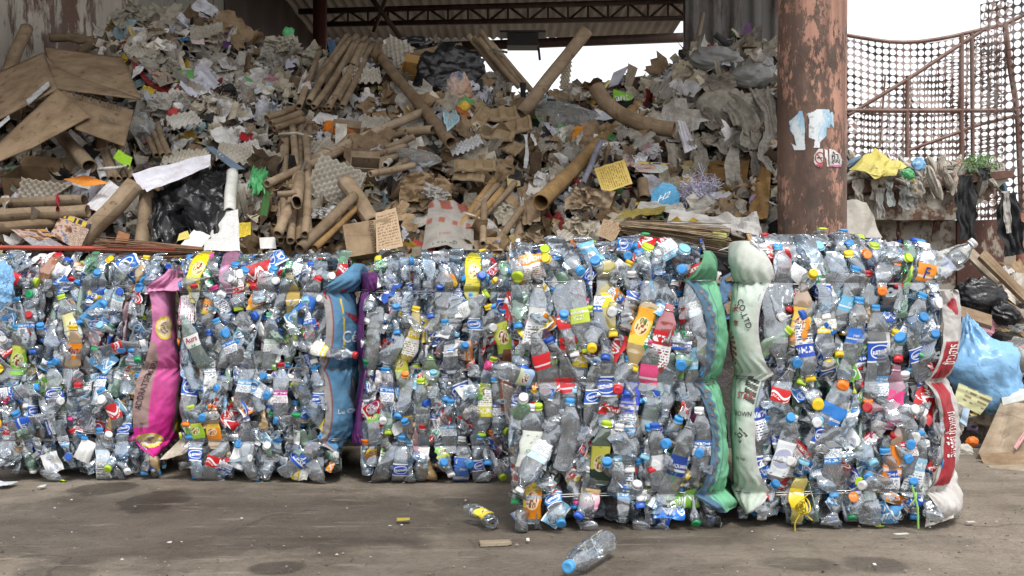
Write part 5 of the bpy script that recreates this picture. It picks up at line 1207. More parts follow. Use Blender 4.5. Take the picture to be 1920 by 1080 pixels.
bag((1222, 255), 80, 40, 'rolled grey cloth under the drooping curved tube', 'rag', -.1, .5, 8, .24, 3, 'rag', 'rag', (.36, .33, .29), smooth=True)
bag((1380, 230), 150, 110, 'big mass of grey rags next to the column', 'rag', .02, .4, 8, .3, 3.4, 'rag', 'rag', (.30, .28, .24), smooth=True)
rag(((985, 250), (988, 285), (986, 315)), 7, 'white plastic strap hanging below the moulded trays', -.3, (.62, .62, .62), 'paper', 'plastic_strap', 'strap', 1.0, deep=.1)
rag(((996, 250), (1006, 272)), 6, 'short white strap end beside the clear bag of bottles', -.3, (.62, .62, .62), 'paper', 'plastic_strap', 'strap', 1.0, deep=.1)

# shredded paper
rs = np.random.RandomState(77); mb = MB(); cD = hd(1312, 372) - .12
for i in range(950):
    a = rs.normal(size=2); x, y = 1312 + a[0] * 20, 368 + a[1] * 20 + abs(a[0]) * 3
    if (x - 1312) ** 2 / 44 ** 2 + (y - 370) ** 2 / 46 ** 2 > 1: continue
    p = at(x, y, cD - .05 * rs.rand() + .08 * (abs(a[0]) + abs(a[1])) * .5); L = .02 + .03 * rs.rand(); t = rs.normal(size=3); t = unit(t); s = unit(np.cross(t, rs.normal(size=3))) * .0016; b = np.cross(t, s); b = unit(b) * L * rs.normal() * .5
    tt = np.linspace(-1, 1, 6)[:, None]; c_ = p + t * L * tt + b * tt ** 2; mb.add(np.concatenate([c_ - s, c_ + s]), [[k, k + 1, k + 7, k + 6] for k in range(5)], np.array((.66, .64, .78)) * (.8 + .3 * rs.rand()))
tag(mb.build('shredded_paper', M['scrap'], smooth=False), 'fluffy pile of pale lilac shredded paper strips', 'shredded paper')
# straw brooms and the red pole lying behind the bale tops
def broom(a, b, w0, w1, D, label, col, tie):
    o = empty('straw_broom', at((a[0] + b[0]) / 2, (a[1] + b[1]) / 2, D)); tag(o, label, 'broom', 'straw brooms behind the bales'); oo = np.array(o.location); rs = np.random.RandomState(nxt()); mb = MB()
    for i in range(150):
        u, q = rs.normal() * .4, rs.normal() * .4; A = at(a[0] + rs.rand() * 30, a[1] + u * w0, D + .03 * q); B = at(b[0] - rs.rand() * 25, b[1] + u * w1, D + .04 * q)
        v, f, _ = tube_path(np.stack([A, (A + B) / 2 + [0, 0, .006 * rs.normal()], B]), .0018, 4); mb.add(v, f, np.array(col) * (.6 + .7 * rs.rand()))
    p = mb.build('bristles', M['scrap'], o, origin=oo); p.location = (0, 0, 0)
    mb = MB(); m = .82; c = at(a[0] + (b[0] - a[0]) * m, a[1] + (b[1] - a[1]) * m, D); d = unit(at(*b, D) - at(*a, D)); v, f, _ = tube_path(np.stack([c, c + d * .06]), .026, 10); mb.add(v, f, tie); p = mb.build('binding', M['scrap'], o, origin=oo); p.location = (0, 0, 0)
broom((1160, 424), (1372, 448), 10, 26, 4.28, 'straw broom with a yellow green end behind the tall bales', (.36, .28, .19), (.4, .45, .12))
broom((395, 474), (200, 466), 7, 20, 4.3, 'dark twig broom lying behind the second bale top', (.26, .15, .09), (.16, .05, .04))
mb = MB(); pipe(mb, at(-30, 464, 4.28), at(330, 468, 4.28), .011, 8); tag(mb.build('red_pole', mat_rust_paint('red_pole_paint', (.40, .07, .045), (.12, .06, .04), .38, .46)), 'faded red pole lying along the top behind the first bales', 'pole')
# red tape band on the level tubes
mb = MB(); pts = np.array([at(108, y, hd(108, 390) - .31 + .01 * abs(y - 388)) for y in (366, 378, 390, 402, 410)]); mb.add(*tube_path(pts, .008, 6)[:2], (.30, .015, .03)); tag(mb.build('red_tape', M['scrap']), 'dark red tape band around the two level tubes', 'tape')
# ================================================================== BOTTLES
# profile: (z, r) along the axis in metres
PROF = {
 'water':  ([(0, .004), (0, .021), (.004, .028), (.012, .0315), (.06, .0315), (.15, .0315), (.168, .030), (.185, .022), (.198, .0150), (.203, .0128), (.2045, .0165), (.206, .0165), (.2075, .0128), (.224, .0125)], .224, (.072, .122)),
 'cola':   ([(0, .004), (0, .022), (.005, .029), (.015, .0325), (.05, .031), (.08, .0285), (.105, .032), (.14, .032), (.165, .027), (.19, .019), (.207, .0145), (.213, .0128), (.2145, .0165), (.216, .0165), (.2175, .0128), (.235, .0125)], .235, (.098, .145)),
 'big':    ([(0, .005), (0, .028), (.006, .038), (.018, .0425), (.1, .0425), (.21, .0425), (.235, .040), (.262, .028), (.282, .0165), (.288, .0132), (.2895, .017), (.291, .017), (.2925, .0132), (.31, .0128)], .310, (.11, .185)),
 'juice':  ([(0, .004), (0, .022), (.004, .030), (.012, .033), (.03, .0335), (.035, .031), (.10, .031), (.105, .0335), (.122, .032), (.138, .024), (.148, .0185), (.152, .0165), (.1535, .020), (.155, .020), (.1565, .0165), (.17, .0162)], .170, (.037, .099)),
 'square': ([(0, .004), (0, .023), (.004, .030), (.012, .033), (.07, .033), (.075, .031), (.08, .033), (.145, .033), (.165, .029), (.182, .020), (.192, .0155), (.197, .0138), (.1985, .0175), (.2, .0175), (.2015, .0138), (.217, .0135)], .217, (.018, .135)),
}
CAPR = {'water': .0148, 'cola': .0148, 'big': .0152, 'juice': .0188, 'square': .0160}
class Shape:
    """one crushed bottle: fn(angle, z, extra radius) -> point; axis along z, squashed along y"""
    def __init__(s, kind, seed, crush):
        s.kind = kind; s.p, s.h, s.lab = PROF[kind]; s.rs = rs = np.random.RandomState(seed); s.seed = seed
        s.k = 1 - crush * (.45 + .38 * rs.rand()); s.amp = crush * .014; s.bx = crush * rs.normal() * .020; s.by = crush * rs.normal() * .012
        s.pz = [(.15 + .55 * rs.rand(), crush * (.15 + .4 * rs.rand()), .05 + .06 * rs.rand(), rs.rand() * 6.28) for _ in range(3)]
        s.cr = crush; s.tw = crush * rs.normal() * .7; s.shr = 1 - crush * .12 * rs.rand()
        z = np.array([a for a, _ in s.p]); r = np.array([b for _, b in s.p]); s.arc = np.concatenate([[0], np.cumsum(np.hypot(np.diff(z), np.diff(r)))]); s.z, s.r = z, r
    def rad(s, a, z):
        zz = s.z.copy(); zz[0] = -1e-4
        r = np.interp(z, zz, s.r)
        body = np.clip((z - .012) / .01, 0, 1) * np.clip((s.h * .7 - z) / .02, 0, 1)
        if s.kind in ('water', 'big'): r = r - body * .0013 * (np.cos(z * 2 * np.pi / (.0115 if s.kind == 'water' else .016)) > .2) * ((z < s.lab[0]) | (z > s.lab[1]))
        if s.kind == 'cola': r = r + body * .0009 * np.cos(a * 12) * (z < s.lab[0])
        if s.kind == 'square': r = r * (1 + body * .10 * np.cos(4 * a) * -1)
        return r
    def fn(s, a, z, out=0.0, r=None):
        a = np.asarray(a, float); z = np.asarray(z, float); r = s.rad(a, z) if r is None else r
        base = np.clip((.018 - z) / .018, 0, 1); r = r * (1 - .16 * base * (np.cos(5 * a) > .1))
        r = r + out; t = z / s.h; m = np.clip((.86 - t) / .16, 0, 1) * np.clip(t / .03 + .35, 0, 1)
        k = 1 - m * (1 - s.k)
        P = np.stack([r * np.cos(a), r * np.sin(a), z * np.ones_like(a)], -1).reshape(-1, 3)
        m = (m * np.ones_like(a)).ravel(); k = (k * np.ones_like(a)).ravel(); tt = (t * np.ones_like(a)).ravel(); aa = (a * np.ones_like(z)).ravel()
        for (z0, dp, wd, a0) in s.pz:
            g = np.exp(-((tt - z0) / wd) ** 2) * m; k = k * (1 - dp * g)
            q = np.clip(np.cos(aa - a0), 0, 1) ** 2 * g * dp * .5; P[:, :2] *= (1 - q)[:, None]
        P[:, 1] *= k; P[:, 0] *= 1 + (1 - k) * .30; P[:, :2] *= (1 - .24 * s.cr * m)[:, None]
        rs = np.random.RandomState(s.seed + 1); f = folds(P, rs, 6, 10.0, .6)
        nr = np.stack([np.cos(aa), np.sin(aa), 0 * aa], -1)
        P = P + nr * (f * s.amp * m)[:, None]
        P[:, 0] += s.bx * np.sin(np.pi * tt); P[:, 1] += s.by * np.sin(np.pi * tt)
        w = s.tw * np.clip(tt, 0, .85); c_, s_ = np.cos(w), np.sin(w); P[:, 0], P[:, 1] = P[:, 0] * c_ - P[:, 1] * s_, P[:, 0] * s_ + P[:, 1] * c_
        P[:, 2] *= s.shr
        return P
    def body(s, seg=26, nz=46):
        arc = np.unique(np.concatenate([np.linspace(0, s.arc[-1], nz), s.arc])); z = np.interp(arc, s.arc, s.z); r0 = np.interp(arc, s.arc, s.r)
        a = np.linspace(0, 2 * np.pi, seg + 1); A, Zz = np.meshgrid(a, z, indexing='ij'); Rr = s.rad(A, Zz); Rr[:, arc < s.arc[2]] = r0[arc < s.arc[2]]
        P = s.fn(A, Zz, 0, Rr)
        # push the middle of the base up into the bottle
        return P, grid_faces(seg, len(z) - 1), np.stack([A.ravel() / 6.2832, Zz.ravel()], 1)
    def label(s, seg=26, nz=12, z0=None, z1=None):
        z0 = s.lab[0] if z0 is None else z0; z1 = s.lab[1] if z1 is None else z1
        a = np.linspace(0, 2 * np.pi, seg + 1); z = np.linspace(z0, z1, nz); A, Zz = np.meshgrid(a, z, indexing='ij')
        return s.fn(A, Zz, .0008), grid_faces(seg, nz - 1), np.stack([A.ravel() / 6.2832, (Zz.ravel() - z0) / (z1 - z0)], 1)
    def cap(s):
        R_ = CAPR[s.kind]; H = .0165 if s.kind != 'juice' else .017; n = 36; a = np.linspace(0, 2 * np.pi, n + 1)
        prof = [(-.0005, R_), (.0035, R_), (.0037, R_ * .965), (.0045, R_ * .965), (.0047, R_), (H - .0012, R_), (H, R_ * .93), (H, R_ * .55), (H - .0003, R_ * .5), (H - .0003, .0005)]
        V = []
        for i, (z, r) in enumerate(prof):
            kn = 1 + (.022 * np.sign(np.cos(a * 18)) if 4 <= i <= 5 else 0); V.append(np.stack([r * kn * np.cos(a), r * kn * np.sin(a), np.full_like(a, z)], 1))
        V = np.stack(V, 1).reshape(-1, 3); top = s.h * s.shr - H + .0015
        return V + [0, 0, top], grid_faces(n, len(prof) - 1)
    def lettering(s, txt, hgt, zc=None, a0=-np.pi / 2, upright=True, out=.0022):
        v, t = text_geo(txt); zc = (s.lab[0] + s.lab[1]) / 2 if zc is None else zc; r = s.rad(0.0, np.array(zc)) * (1.25)
        v = v * hgt
        if upright: a = a0 + v[:, 0] / r; z = zc + v[:, 1]
        else: a = a0 - v[:, 1] / r; z = zc + v[:, 0]
        return s.fn(a, z, out), t
LABZ = {}
VAR = {}; rsV = np.random.RandomState(21)
def mesh_of(o): me = o.data; bpy.data.objects.remove(o); return me
def variant(kind, seed, crush):
    key = (kind, seed)
    if key in VAR: return VAR[key]
    s = Shape(kind, seed, crush)
    d = {'shape': s, 'b': s.body(), 'l': s.label(), 'c': s.cap()}
    mb = MB(); mb.add(*s.body()[:2]); d['body'] = mesh_of(mb.build('bottle', M['pet'], origin=(0, 0, 0)))
    mb = MB(); v, f, uv = s.label(); mb.add(v, f, (1, 1, 1), uv); d['label'] = mesh_of(mb.build('label', M['lb_oval'], origin=(0, 0, 0)))
    mb = MB(); v, f = s.cap(); mb.add(v, f); d['cap'] = mesh_of(mb.build('cap', M['cap'], origin=(0, 0, 0)))
    VAR[key] = d; return d
NVAR = {'water': 9, 'cola': 6, 'big': 5, 'juice': 5, 'square': 4}
CAPS = [((.045, .26, .62), 30), ((.70, .71, .72), 22), ((.02, .10, .48), 9), ((.42, .60, .03), 9), ((.52, .02, .03), 7), ((.75, .52, .02), 5), ((.78, .20, .02), 6), ((.02, .28, .10), 5), ((.22, .50, .66), 6), ((.6, .05, .25), 1.5), ((.02, .02, .02), 1.5)]
CAPC = np.array([c for c, _ in CAPS]); CAPP = np.array([p for _, p in CAPS], float); CAPP /= CAPP.sum()
LABS = [((.015, .09, .46), 28, 'oval'), ((.02, .16, .55), 14, 'text'), ((.10, .33, .62), 16, 'text'), ((.20, .47, .66), 8, 'plain'), ((.50, .015, .02), 13, 'swoosh'), ((.50, .015, .02), 4, 'plain'), ((.18, .45, .06), 8, 'fruit'), ((.02, .26, .12), 4, 'text'),
        ((.72, .24, .01), 6, 'fruit'), ((.72, .52, .02), 6, 'text'), ((.70, .70, .68), 8, 'text'), ((.66, .68, .70), 5, 'oval'), ((.5, .08, .25), 2, 'plain')]
LABP = np.array([p for _, p, _ in LABS], float); LABP /= LABP.sum()
def axes(ang, tip, roll=0.0):
    """rows: images of the bottle's x, y, z axes. ang: cap direction, 0 = up, 90 = to camera right; tip: cap tilted to the camera (degrees)"""
    a, t = R(ang), R(tip); z = np.array([math.sin(a) * math.cos(t), -math.sin(t), math.cos(a) * math.cos(t)])
    y = np.array([0, 1.0, 0]) - z * z[1]; 
    if np.linalg.norm(y) < .2: y = np.array([0, 0, 1.0]) - z * z[2]
    y = unit(y); x = np.cross(y, z); c, s = math.cos(R(roll)), math.sin(R(roll)); x, y = x * c + y * s, y * c - x * s
    return np.stack([x, y, z])
def put_bottle(parent, p, A, var, scale=1.0, tint=(1, 1, 1), cap=None, lab=None, text=None, name='bottle', note=None, clamp=None):
    """p: middle of the bottle, in the parent's space; clamp presses every vertex inside the bale"""
    s = var['shape']; p = np.array(p, float)
    T = lambda q: ((q - [0, 0, s.h * s.shr / 2]) * scale) @ A + p
    C = (lambda q: clamp(T(q))) if clamp else T
    mb = MB(); mb.add(C(var['b'][0]), var['b'][1], (1, 1, 1), var['b'][2]); o = mb.build(name, M['pet'], parent, origin=p, color=tint)
    if note: o['label'] = note
    def kid(nm, v, f, m, c, uv=None, sm=True):
        k = MB(); k.add(C(v), f, c if m is M['scrap'] else (1, 1, 1), uv); q = k.build(nm, m, o, origin=p, color=c, smooth=sm); q.location = (0, 0, 0)
    if cap is not None: kid('cap', var['c'][0], var['c'][1], M['cap'], cap)
    if lab is not None: kid('label', var['l'][0], var['l'][1], M['lb_' + lab[1]], lab[0], var['l'][2])
    if text:
        mb = MB()
        for (tx, hg, colr, zc, up) in text:
            v, t = s.lettering(tx, hg, zc, upright=up); mb.add(C(v) - [0, .0015, 0], t, colr)
        q = mb.build('lettering', M['scrap'], o, origin=p, smooth=False); q.location = (0, 0, 0)
    return o

# ================================================================== BALES
class Bale:
    def __init__(s, x0, x1, ytop, ybot, wires, deep=.78, yaw=0.0, lim_l=None, lim_r=None):
        """x0, x1: photo columns of the front face; ybot: photo row where its front foot meets the yard"""
        s.D = CH * F / (ybot - 540); k = s.D / F; s.k = k; s.xc = (x0 + x1) / 2; s.W = (x1 - x0) * k; s.H = CH - (ytop - 540) * k; s.deep = deep
        s.zw = [CH - (w - 540) * k for w in wires]; s.org = np.array([(s.xc - 960) * k, s.D + .035, 0.0]); s.cuts = [0.0] + sorted(s.zw) + [s.H]; s.lim_l, s.lim_r = lim_l, lim_r
    def bulge(s, z):
        z = np.asarray(z, float); b = np.zeros_like(z)
        for a, c in zip(s.cuts[:-1], s.cuts[1:]):
            m = (z >= a) & (z <= c); t = np.clip((z - a) / (c - a), 0, 1); b = np.where(m, np.sin(np.pi * t) ** .55, b)
        return b
    def front(s, x, z):
        """y of the front face, local"""
        b = -.026 * s.bulge(z); e = np.clip((np.abs(x) / (s.W / 2) - .88) / .12, 0, 1.3) ** 2 * .03
        top = np.clip((z - s.cuts[-2]) / (s.H - s.cuts[-2]), 0, 1) ** 2.0 * .11; bot = np.clip((.07 - z) / .07, 0, 1) ** 2 * .035
        return b + e + top + bot
    def xlim(s, z):
        py = 540 + (CH - z) / s.k; l = np.full_like(z, -s.W / 2); r = np.full_like(z, s.W / 2); ins = .012 * (1 - s.bulge(np.clip(z, 0, s.H)))
        if s.lim_l is not None: a = np.array(s.lim_l, float); l = (np.interp(py, a[:, 0], a[:, 1]) - 5 - s.xc) * s.k
        else: l = l + ins
        if s.lim_r is not None: a = np.array(s.lim_r, float); r = (np.interp(py, a[:, 0], a[:, 1]) + 5 - s.xc) * s.k
        else: r = r - ins
        return l, r
    def clamp(s, P):
        P = P.copy(); l, r = s.xlim(P[:, 2]); tp_ = .23 * np.clip(P[:, 1] - .03, 0, 9); l, r = l + tp_, r - tp_; x = P[:, 0]
        x = np.where(x > r, r + .12 * (x - r), x); x = np.where(x < l, l + .12 * (x - l), x); P[:, 0] = x
        env = s.front(x, np.clip(P[:, 2], 0, s.H)) - .012; d = P[:, 1] - env; P[:, 1] = env + np.where(d < 0, .34 * d, d)
        z = P[:, 2]; z = np.where(z < .006, .006 + .05 * (z - .006), z); P[:, 2] = np.where(z > s.H, s.H + .3 * (z - s.H), z)
        return P
    def loc(s, px, py):
        """photo pixel -> local x, z on the front plane"""
        return (px - s.xc) * s.k, CH - (py - 540) * s.k
C_BL = (.05, .30, .66); C_DB = (.02, .10, .48); C_WH = (.74, .75, .76); C_LM = (.45, .62, .03); C_RD = (.55, .02, .03); C_YE = (.78, .55, .02); C_OR = (.80, .20, .02); C_GN = (.02, .32, .10); C_PK = (.65, .05, .22); C_BK = (.012, .012, .012)
def make_bale(B, label, hero, seed, xfree=None):
    """hero rows: (px, py, angle, kind, tint, cap, label(colour, print), text, note[, tip])"""
    E = empty('bottle_bale', B.org); tag(E, label, 'bale', 'wire bound bales of crushed bottles'); rs = np.random.RandomState(seed)
    used = []; nb = 0
    for h in hero:
        px, py, ang, kind, tint, cap, lab, txt, note = h[:9]; tip = h[9] if len(h) > 9 else 6
        x, z = B.loc(px, py); v = variant(kind, 900 + (int(px) * 7 + int(py)) % 6, .7)
        A = axes(ang + 7 * math.sin(px * 1.7 + py), tip, 30 * math.sin(px)); y = float(B.front(np.array(x), np.array(z))) - .012
        put_bottle(E, (x, y, z), A, v, .88 if kind != 'big' else .8, tint, cap, lab, txt, note=note, clamp=None if note and ('jut' in note or 'slant' in note) else B.clamp); used.append((x, z)); nb += 1
    # the rest of the hundred that show largest: rows and columns with jitter
    cell = []
    nx_ = max(5, int(round(B.W / .040))); nz_ = max(6, int(round(B.H / .072)))
    for i in range(nx_):
        for j in range(nz_):
            x = -B.W / 2 + B.W * (i + .5 + .35 * rs.normal()) / nx_; z = .055 + (B.H - .075) * (j + .5 + .35 * rs.normal()) / nz_
            x = float(np.clip(x, -B.W / 2 + .015, B.W / 2 - .015)); z = float(np.clip(z, .045, B.H - .02)); cell.append((x, z))
    rs.shuffle(cell)
    cell.sort(key=lambda c: -min([9] + [math.hypot((c[0] - a) * 1.4, (c[1] - b)) for a, b in used]))
    need = 100 - nb; fill = cell[:need]; spare = cell[need:]
    def spec(x, z):
        kind = ['water', 'cola', 'big', 'juice', 'square'][rs.choice(5, p=[.44, .2, .1, .14, .12])]
        ang = rs.normal() * 14 + (180 if rs.rand() < .48 else 0); tip = rs.normal() * 14
        if rs.rand() < .13: ang = rs.rand() * 360; tip = 15 + rs.rand() * 55
        if z < .09 or z > B.H - .10:
            if rs.rand() < .5: ang = rs.rand() * 360; tip = 25 + rs.rand() * 50
        if rs.rand() < .08: tip = -55 - rs.rand() * 25
        tint = (1, 1, 1)
        r = rs.rand()
        if r < .30: tint = (.90, .96, 1.0)
        elif r < .335: tint = (.62, .86, .66)
        elif r < .35: tint = (.95, .62, .25)
        elif r < .36: tint = (.95, .55, .6)
        cap = CAPC[rs.choice(len(CAPC), p=CAPP)] * (.85 + .3 * rs.rand()) if rs.rand() < .80 else None
        lab = LABS[rs.choice(len(LABS), p=LABP)] if rs.rand() < .64 else None
        return kind, ang, tip, tint, cap, lab
    for (x, z) in fill:
        kind, ang, tip, tint, cap, lab = spec(x, z); v = variant(kind, rs.randint(NVAR[kind]), 1.0 if rs.rand() < .8 else .5) if False else variant(kind, rs.randint(NVAR[kind]), 1.0)
        y = float(B.front(np.array(x), np.array(z))) + .012 * rs.normal() + (.02 if abs(tip) > 30 else .006)
        c = None if cap is None else tuple(np.clip(cap, 0, 1)); l = None if lab is None else (tuple(np.clip(np.array(lab[0]) * (.8 + .4 * rs.rand()), 0, 1)), lab[2])
        zc = z + (0 if B.H - z > .12 else -.02)
        half = v['shape'].h / 2 * abs(math.cos(R(ang))) * math.cos(R(tip)); zc = max(zc, half + .004); zc = min(zc, B.H + .015 - half * .85)
        hx = v['shape'].h / 2 * abs(math.sin(R(ang))) * math.cos(R(tip)); x = float(np.clip(x, -B.W / 2 - .01 + hx, B.W / 2 + .01 - hx)) if hx < B.W / 2 else x
        put_bottle(E, (x, y, zc), axes(ang, tip, rs.normal() * 48), v, .80 + .14 * rs.rand(), tint, c, l, clamp=B.clamp)
    # everything else in the bale: deeper bottles, top, sides, film, as one packed part
    mb = MB(); mats = [M['petp'], M['capp'], M['lbp'], M['lbp2'], M['lbp3']]
    lo = {}
    def low(kind, sd):
        if (kind, sd) not in lo:
            s = Shape(kind, sd, 1.0); lo[(kind, sd)] = (s, s.body(14, 20), s.label(14, 5), s.cap())
        return lo[(kind, sd)]
    def pack(p, A, kind, tint, cap, lab):
        s, b, l, c = low(kind, rs.randint(6)); T = lambda q: B.clamp((q - [0, 0, s.h * s.shr / 2]) * .86 @ A + np.array(p))
        mb.add(T(b[0]), b[1], tint, None, 0)
        if cap is not None: mb.add(T(c[0]), c[1], np.clip(cap, 0, 1), None, 1)
        if lab is not None: mb.add(T(l[0]), l[1], lab[0], l[2], 2 + {'oval': 0, 'swoosh': 1}.get(lab[2], 2))
    for (x, z) in spare:
        kind, ang, tip, tint, cap, lab = spec(x, z); pack((x, float(B.front(np.array(x), np.array(z))) + .018, np.clip(z, .1, B.H - .08)), axes(ang, tip, rs.normal() * 45), kind, tint, cap, lab)
    for k in range(80):      # second layer, seen through the gaps
        x = (rs.rand() - .5) * (B.W - .05); z = .1 + rs.rand() * (B.H - .19); kind, ang, tip, tint, cap, lab = spec(x, z)
        pack((x, float(B.front(np.array(x), np.array(z))) + .065 + .03 * rs.rand(), z), axes(ang, tip * .5, rs.normal() * 40), kind, tint, cap, lab)
    for k in range(60):      # top
        x = (rs.rand() - .5) * (B.W - .05); y = .10 + rs.rand() * (B.deep - .16); kind, ang, tip, tint, cap, lab = spec(x, .4)
        pack((x, y, B.H - .035 + .012 * rs.normal()), axes(rs.rand() * 360, 0) @ np.array([[1, 0, 0], [0, 0, 1], [0, -1, 0]]), kind, tint, cap, lab)
    for sx in (-1, 1):       # the two sides
        for k in range(55):
            y = .06 + rs.rand() * (B.deep - .1); z = .11 + rs.rand() * (B.H - .2); kind, ang, tip, tint, cap, lab = spec(0, z)
            pack((sx * (B.W / 2 - .012 - .02 * (1 - float(B.bulge(np.array(z))))), y, z), axes(ang, 0) @ np.array([[0, 1, 0], [-1, 0, 0], [0, 0, 1]]), kind, tint, cap, lab)
    # crumpled film between the bottles
    g = np.linspace(-.5, .5, 8); GU, GV = np.meshgrid(g, g, indexing='ij'); GU, GV = GU.ravel(), GV.ravel(); fg = grid_faces(7, 7)
    for k in range(85):
        x = (rs.rand() - .5) * (B.W - .03); z = .03 + rs.rand() * (B.H - .04); sz = .03 + .07 * rs.rand(); asp = .35 + .6 * rs.rand()
        nrm = unit(np.array([rs.normal() * .5, -1, rs.normal() * .5])); t = unit(np.cross(nrm, rs.normal(size=3))); b = np.cross(nrm, t)
        h = folds(np.stack([GU, GV, 0 * GU], 1), rs, 5, 1.6) * sz * .24
        v = np.stack([GU * sz, GV * sz * asp, h], 1) @ np.stack([t, b, nrm]) + [x, float(B.front(np.array(x), np.array(z))) - .012 + .02 * rs.rand(), z]
        r = rs.rand()
        if r < .35: mb.add(B.clamp(v), fg, (1, 1, 1), None, 0)
        else:
            lb = LABS[rs.choice(len(LABS), p=LABP)]; mb.add(B.clamp(v), fg, np.array(lb[0]) * (.8 + .4 * rs.rand()), np.stack([GU + .5, GV + .5], 1), 2 + rs.randint(3))
    # the dense middle of crushed plastic
    n_ = 26; zs_ = np.linspace(.02, B.H - .03, n_); an = np.linspace(0, 1, 81)
    per = np.array([[-.5, 0], [.5, 0], [.5, 1], [-.5, 1], [-.5, 0]]); q = an * 4; i0 = np.minimum(q.astype(int), 3); fr_ = (q - i0)[:, None]; pq = per[i0] * (1 - fr_) + per[i0 + 1] * fr_
    PY = .085 + pq[:, 1] * (B.deep - .14); PX = pq[:, 0] * (B.W - .11 - .46 * PY)
    V = np.stack([np.broadcast_to(PX[:, None], (81, n_)), PY[:, None] + .9 * B.front(np.zeros(n_), zs_)[None] * (1 - pq[:, 1])[:, None], np.broadcast_to(zs_[None], (81, n_))], -1).reshape(-1, 3)
    V = V + .018 * folds(V, rs, 6, 9)[:, None] * np.array([1, 1, .4]); mb.add(V, grid_faces(80, n_ - 1), (.20, .22, .24), None, 5)
    tp = V.reshape(81, n_, 3)[:, -1]; bt_ = V.reshape(81, n_, 3)[:, 0]; mb.add(np.concatenate([tp[:-1], [tp[:-1].mean(0)]]), [[i, (i + 1) % 80, 80] for i in range(80)], (.2, .22, .24), None, 5)
    mb.add(np.concatenate([bt_[:-1], [bt_[:-1].mean(0)]]), [[(i + 1) % 80, i, 80] for i in range(80)], (.2, .22, .24), None, 5)
    o = mb.build('packed_bottles', mats + [M['crush']], E, origin=(0, 0, 0)); o['kind'] = 'stuff'
    # binding wires
    for zw in B.zw:
        hw = B.W / 2 + .004; pts = []
        fx = np.linspace(-hw, hw, 30)
        pts += [(x, float(B.front(np.array(np.clip(x, -B.W / 2, B.W / 2)), np.array(zw))) - .016 - .001 * math.sin(x * 31 + zw * 9) + .02 * max(0, abs(x) / hw - .92) * 12 * .1, zw + .006 * math.sin(x * 5 + zw * 7)) for x in fx]
        tw_ = .23 * B.deep; pts += [(hw - .23 * y, y, zw) for y in np.linspace(.03, B.deep, 8)] + [(x, B.deep + .01, zw) for x in np.linspace(hw - tw_, tw_ - hw, 8)] + [(.23 * y - hw, y, zw) for y in np.linspace(B.deep, .03, 8)]
        mb = MB()
        for dz in (0, .007):
            mb.add(*tube_path(np.array(pts) + [0, 0, dz * math.sin(zw * 50)], .0016, 6, True)[:2])
        mb.build('binding_wire', M['steel_wire'], E, origin=(0, 0, 0))
    return E
n_ = NT('crushed_plastic_mass'); co_ = n_.objco(); vv = n_('TexVoronoi', {'Vector': co_, 'Scale': 38.0}, None)
cc_ = n_.mix(n_.ramp(n_.noise(co_, 14, 5, .65), [(.35, 0.), (.65, 1.)]), (.035, .045, .06), (.33, .40, .48))
hh_ = n_.math('ADD', vv.outputs[0], n_.noise(co_, 30, 4, .6))
M['crush'] = n_.out(n_.pbsdf(col=cc_, rough=.2, spec=.7, normal=n_.bump(hh_, .9, .02)))

BT = (1, 1, 1)
def hz(*a): return a
# inner edges of the sacks that wrap the bale ends: between two wires the edge swells in an arc
def arcs(*seg):
    """seg: (row a, row b, column at a, column at b, swell in photo pixels)"""
    out = []
    for a, b, xa, xb, sw in seg:
        for t in np.linspace(0.0, .999, 14): out.append((a + (b - a) * t, xa + (xb - xa) * t + sw * math.sin(math.pi * t) ** .6))
    return out + [(seg[-1][1], seg[-1][3])]
def band(inner, outer):
    """two edges -> rows (row, inner or lesser column, greater column)"""
    a, b = np.array(inner), np.array(outer); py = np.unique(np.concatenate([a[:, 0], b[:, 0]])); py = py[(py >= max(a[0, 0], b[0, 0])) & (py <= min(a[-1, 0], b[-1, 0]))]
    u, v = np.interp(py, a[:, 0], a[:, 1]), np.interp(py, b[:, 0], b[:, 1]); return [(y, min(m, n), max(m, n)) for y, m, n in zip(py, u, v)]
L_PINK = arcs((505, 537, 306, 273, 4), (537, 692, 272, 264, 18), (692, 830, 264, 252, -6), (830, 860, 252, 290, 0)); O_PINK = arcs((505, 537, 330, 336, 2), (537, 692, 334, 352, -6), (692, 830, 352, 338, 4), (830, 860, 336, 298, 6))
L_BLUE = arcs((494, 548, 655, 597, 4), (548, 692, 597, 589, 20), (692, 832, 589, 594, 20), (832, 850, 596, 630, 4)); O_BLUE = arcs((494, 548, 680, 676, 8), (548, 692, 664, 668, 10), (692, 832, 666, 658, 12), (832, 850, 656, 634, 4))
L_PUR = arcs((512, 547, 706, 704, 2), (547, 695, 694, 690, -10), (695, 838, 690, 680, -7)); O_PUR = arcs((512, 547, 680, 684, 0), (547, 695, 682, 682, -8), (695, 838, 682, 656, 0))
L_GRN = arcs((470, 525, 1324, 1283, 8), (525, 718, 1283, 1293, 36), (718, 930, 1293, 1300, 38), (930, 964, 1302, 1350, 0)); O_GRN = arcs((470, 525, 1334, 1334, 6), (525, 718, 1334, 1334, 20), (718, 930, 1334, 1350, 16), (930, 964, 1350, 1374, 4))
L_PALE = arcs((450, 527, 1424, 1452, 8), (527, 700, 1452, 1452, -32), (700, 920, 1452, 1444, -34), (920, 964, 1446, 1400, 6)); O_PALE = arcs((450, 527, 1376, 1376, -12), (527, 700, 1378, 1378, -18), (700, 920, 1378, 1374, -13), (920, 964, 1372, 1388, -8))
L_RED = arcs((545, 716, 1764, 1737, 20), (716, 925, 1737, 1738, 28), (925, 990, 1740, 1776, 0)); O_RED = arcs((545, 716, 1784, 1761, 20), (716, 925, 1761, 1766, 22), (925, 990, 1768, 1788, 14))
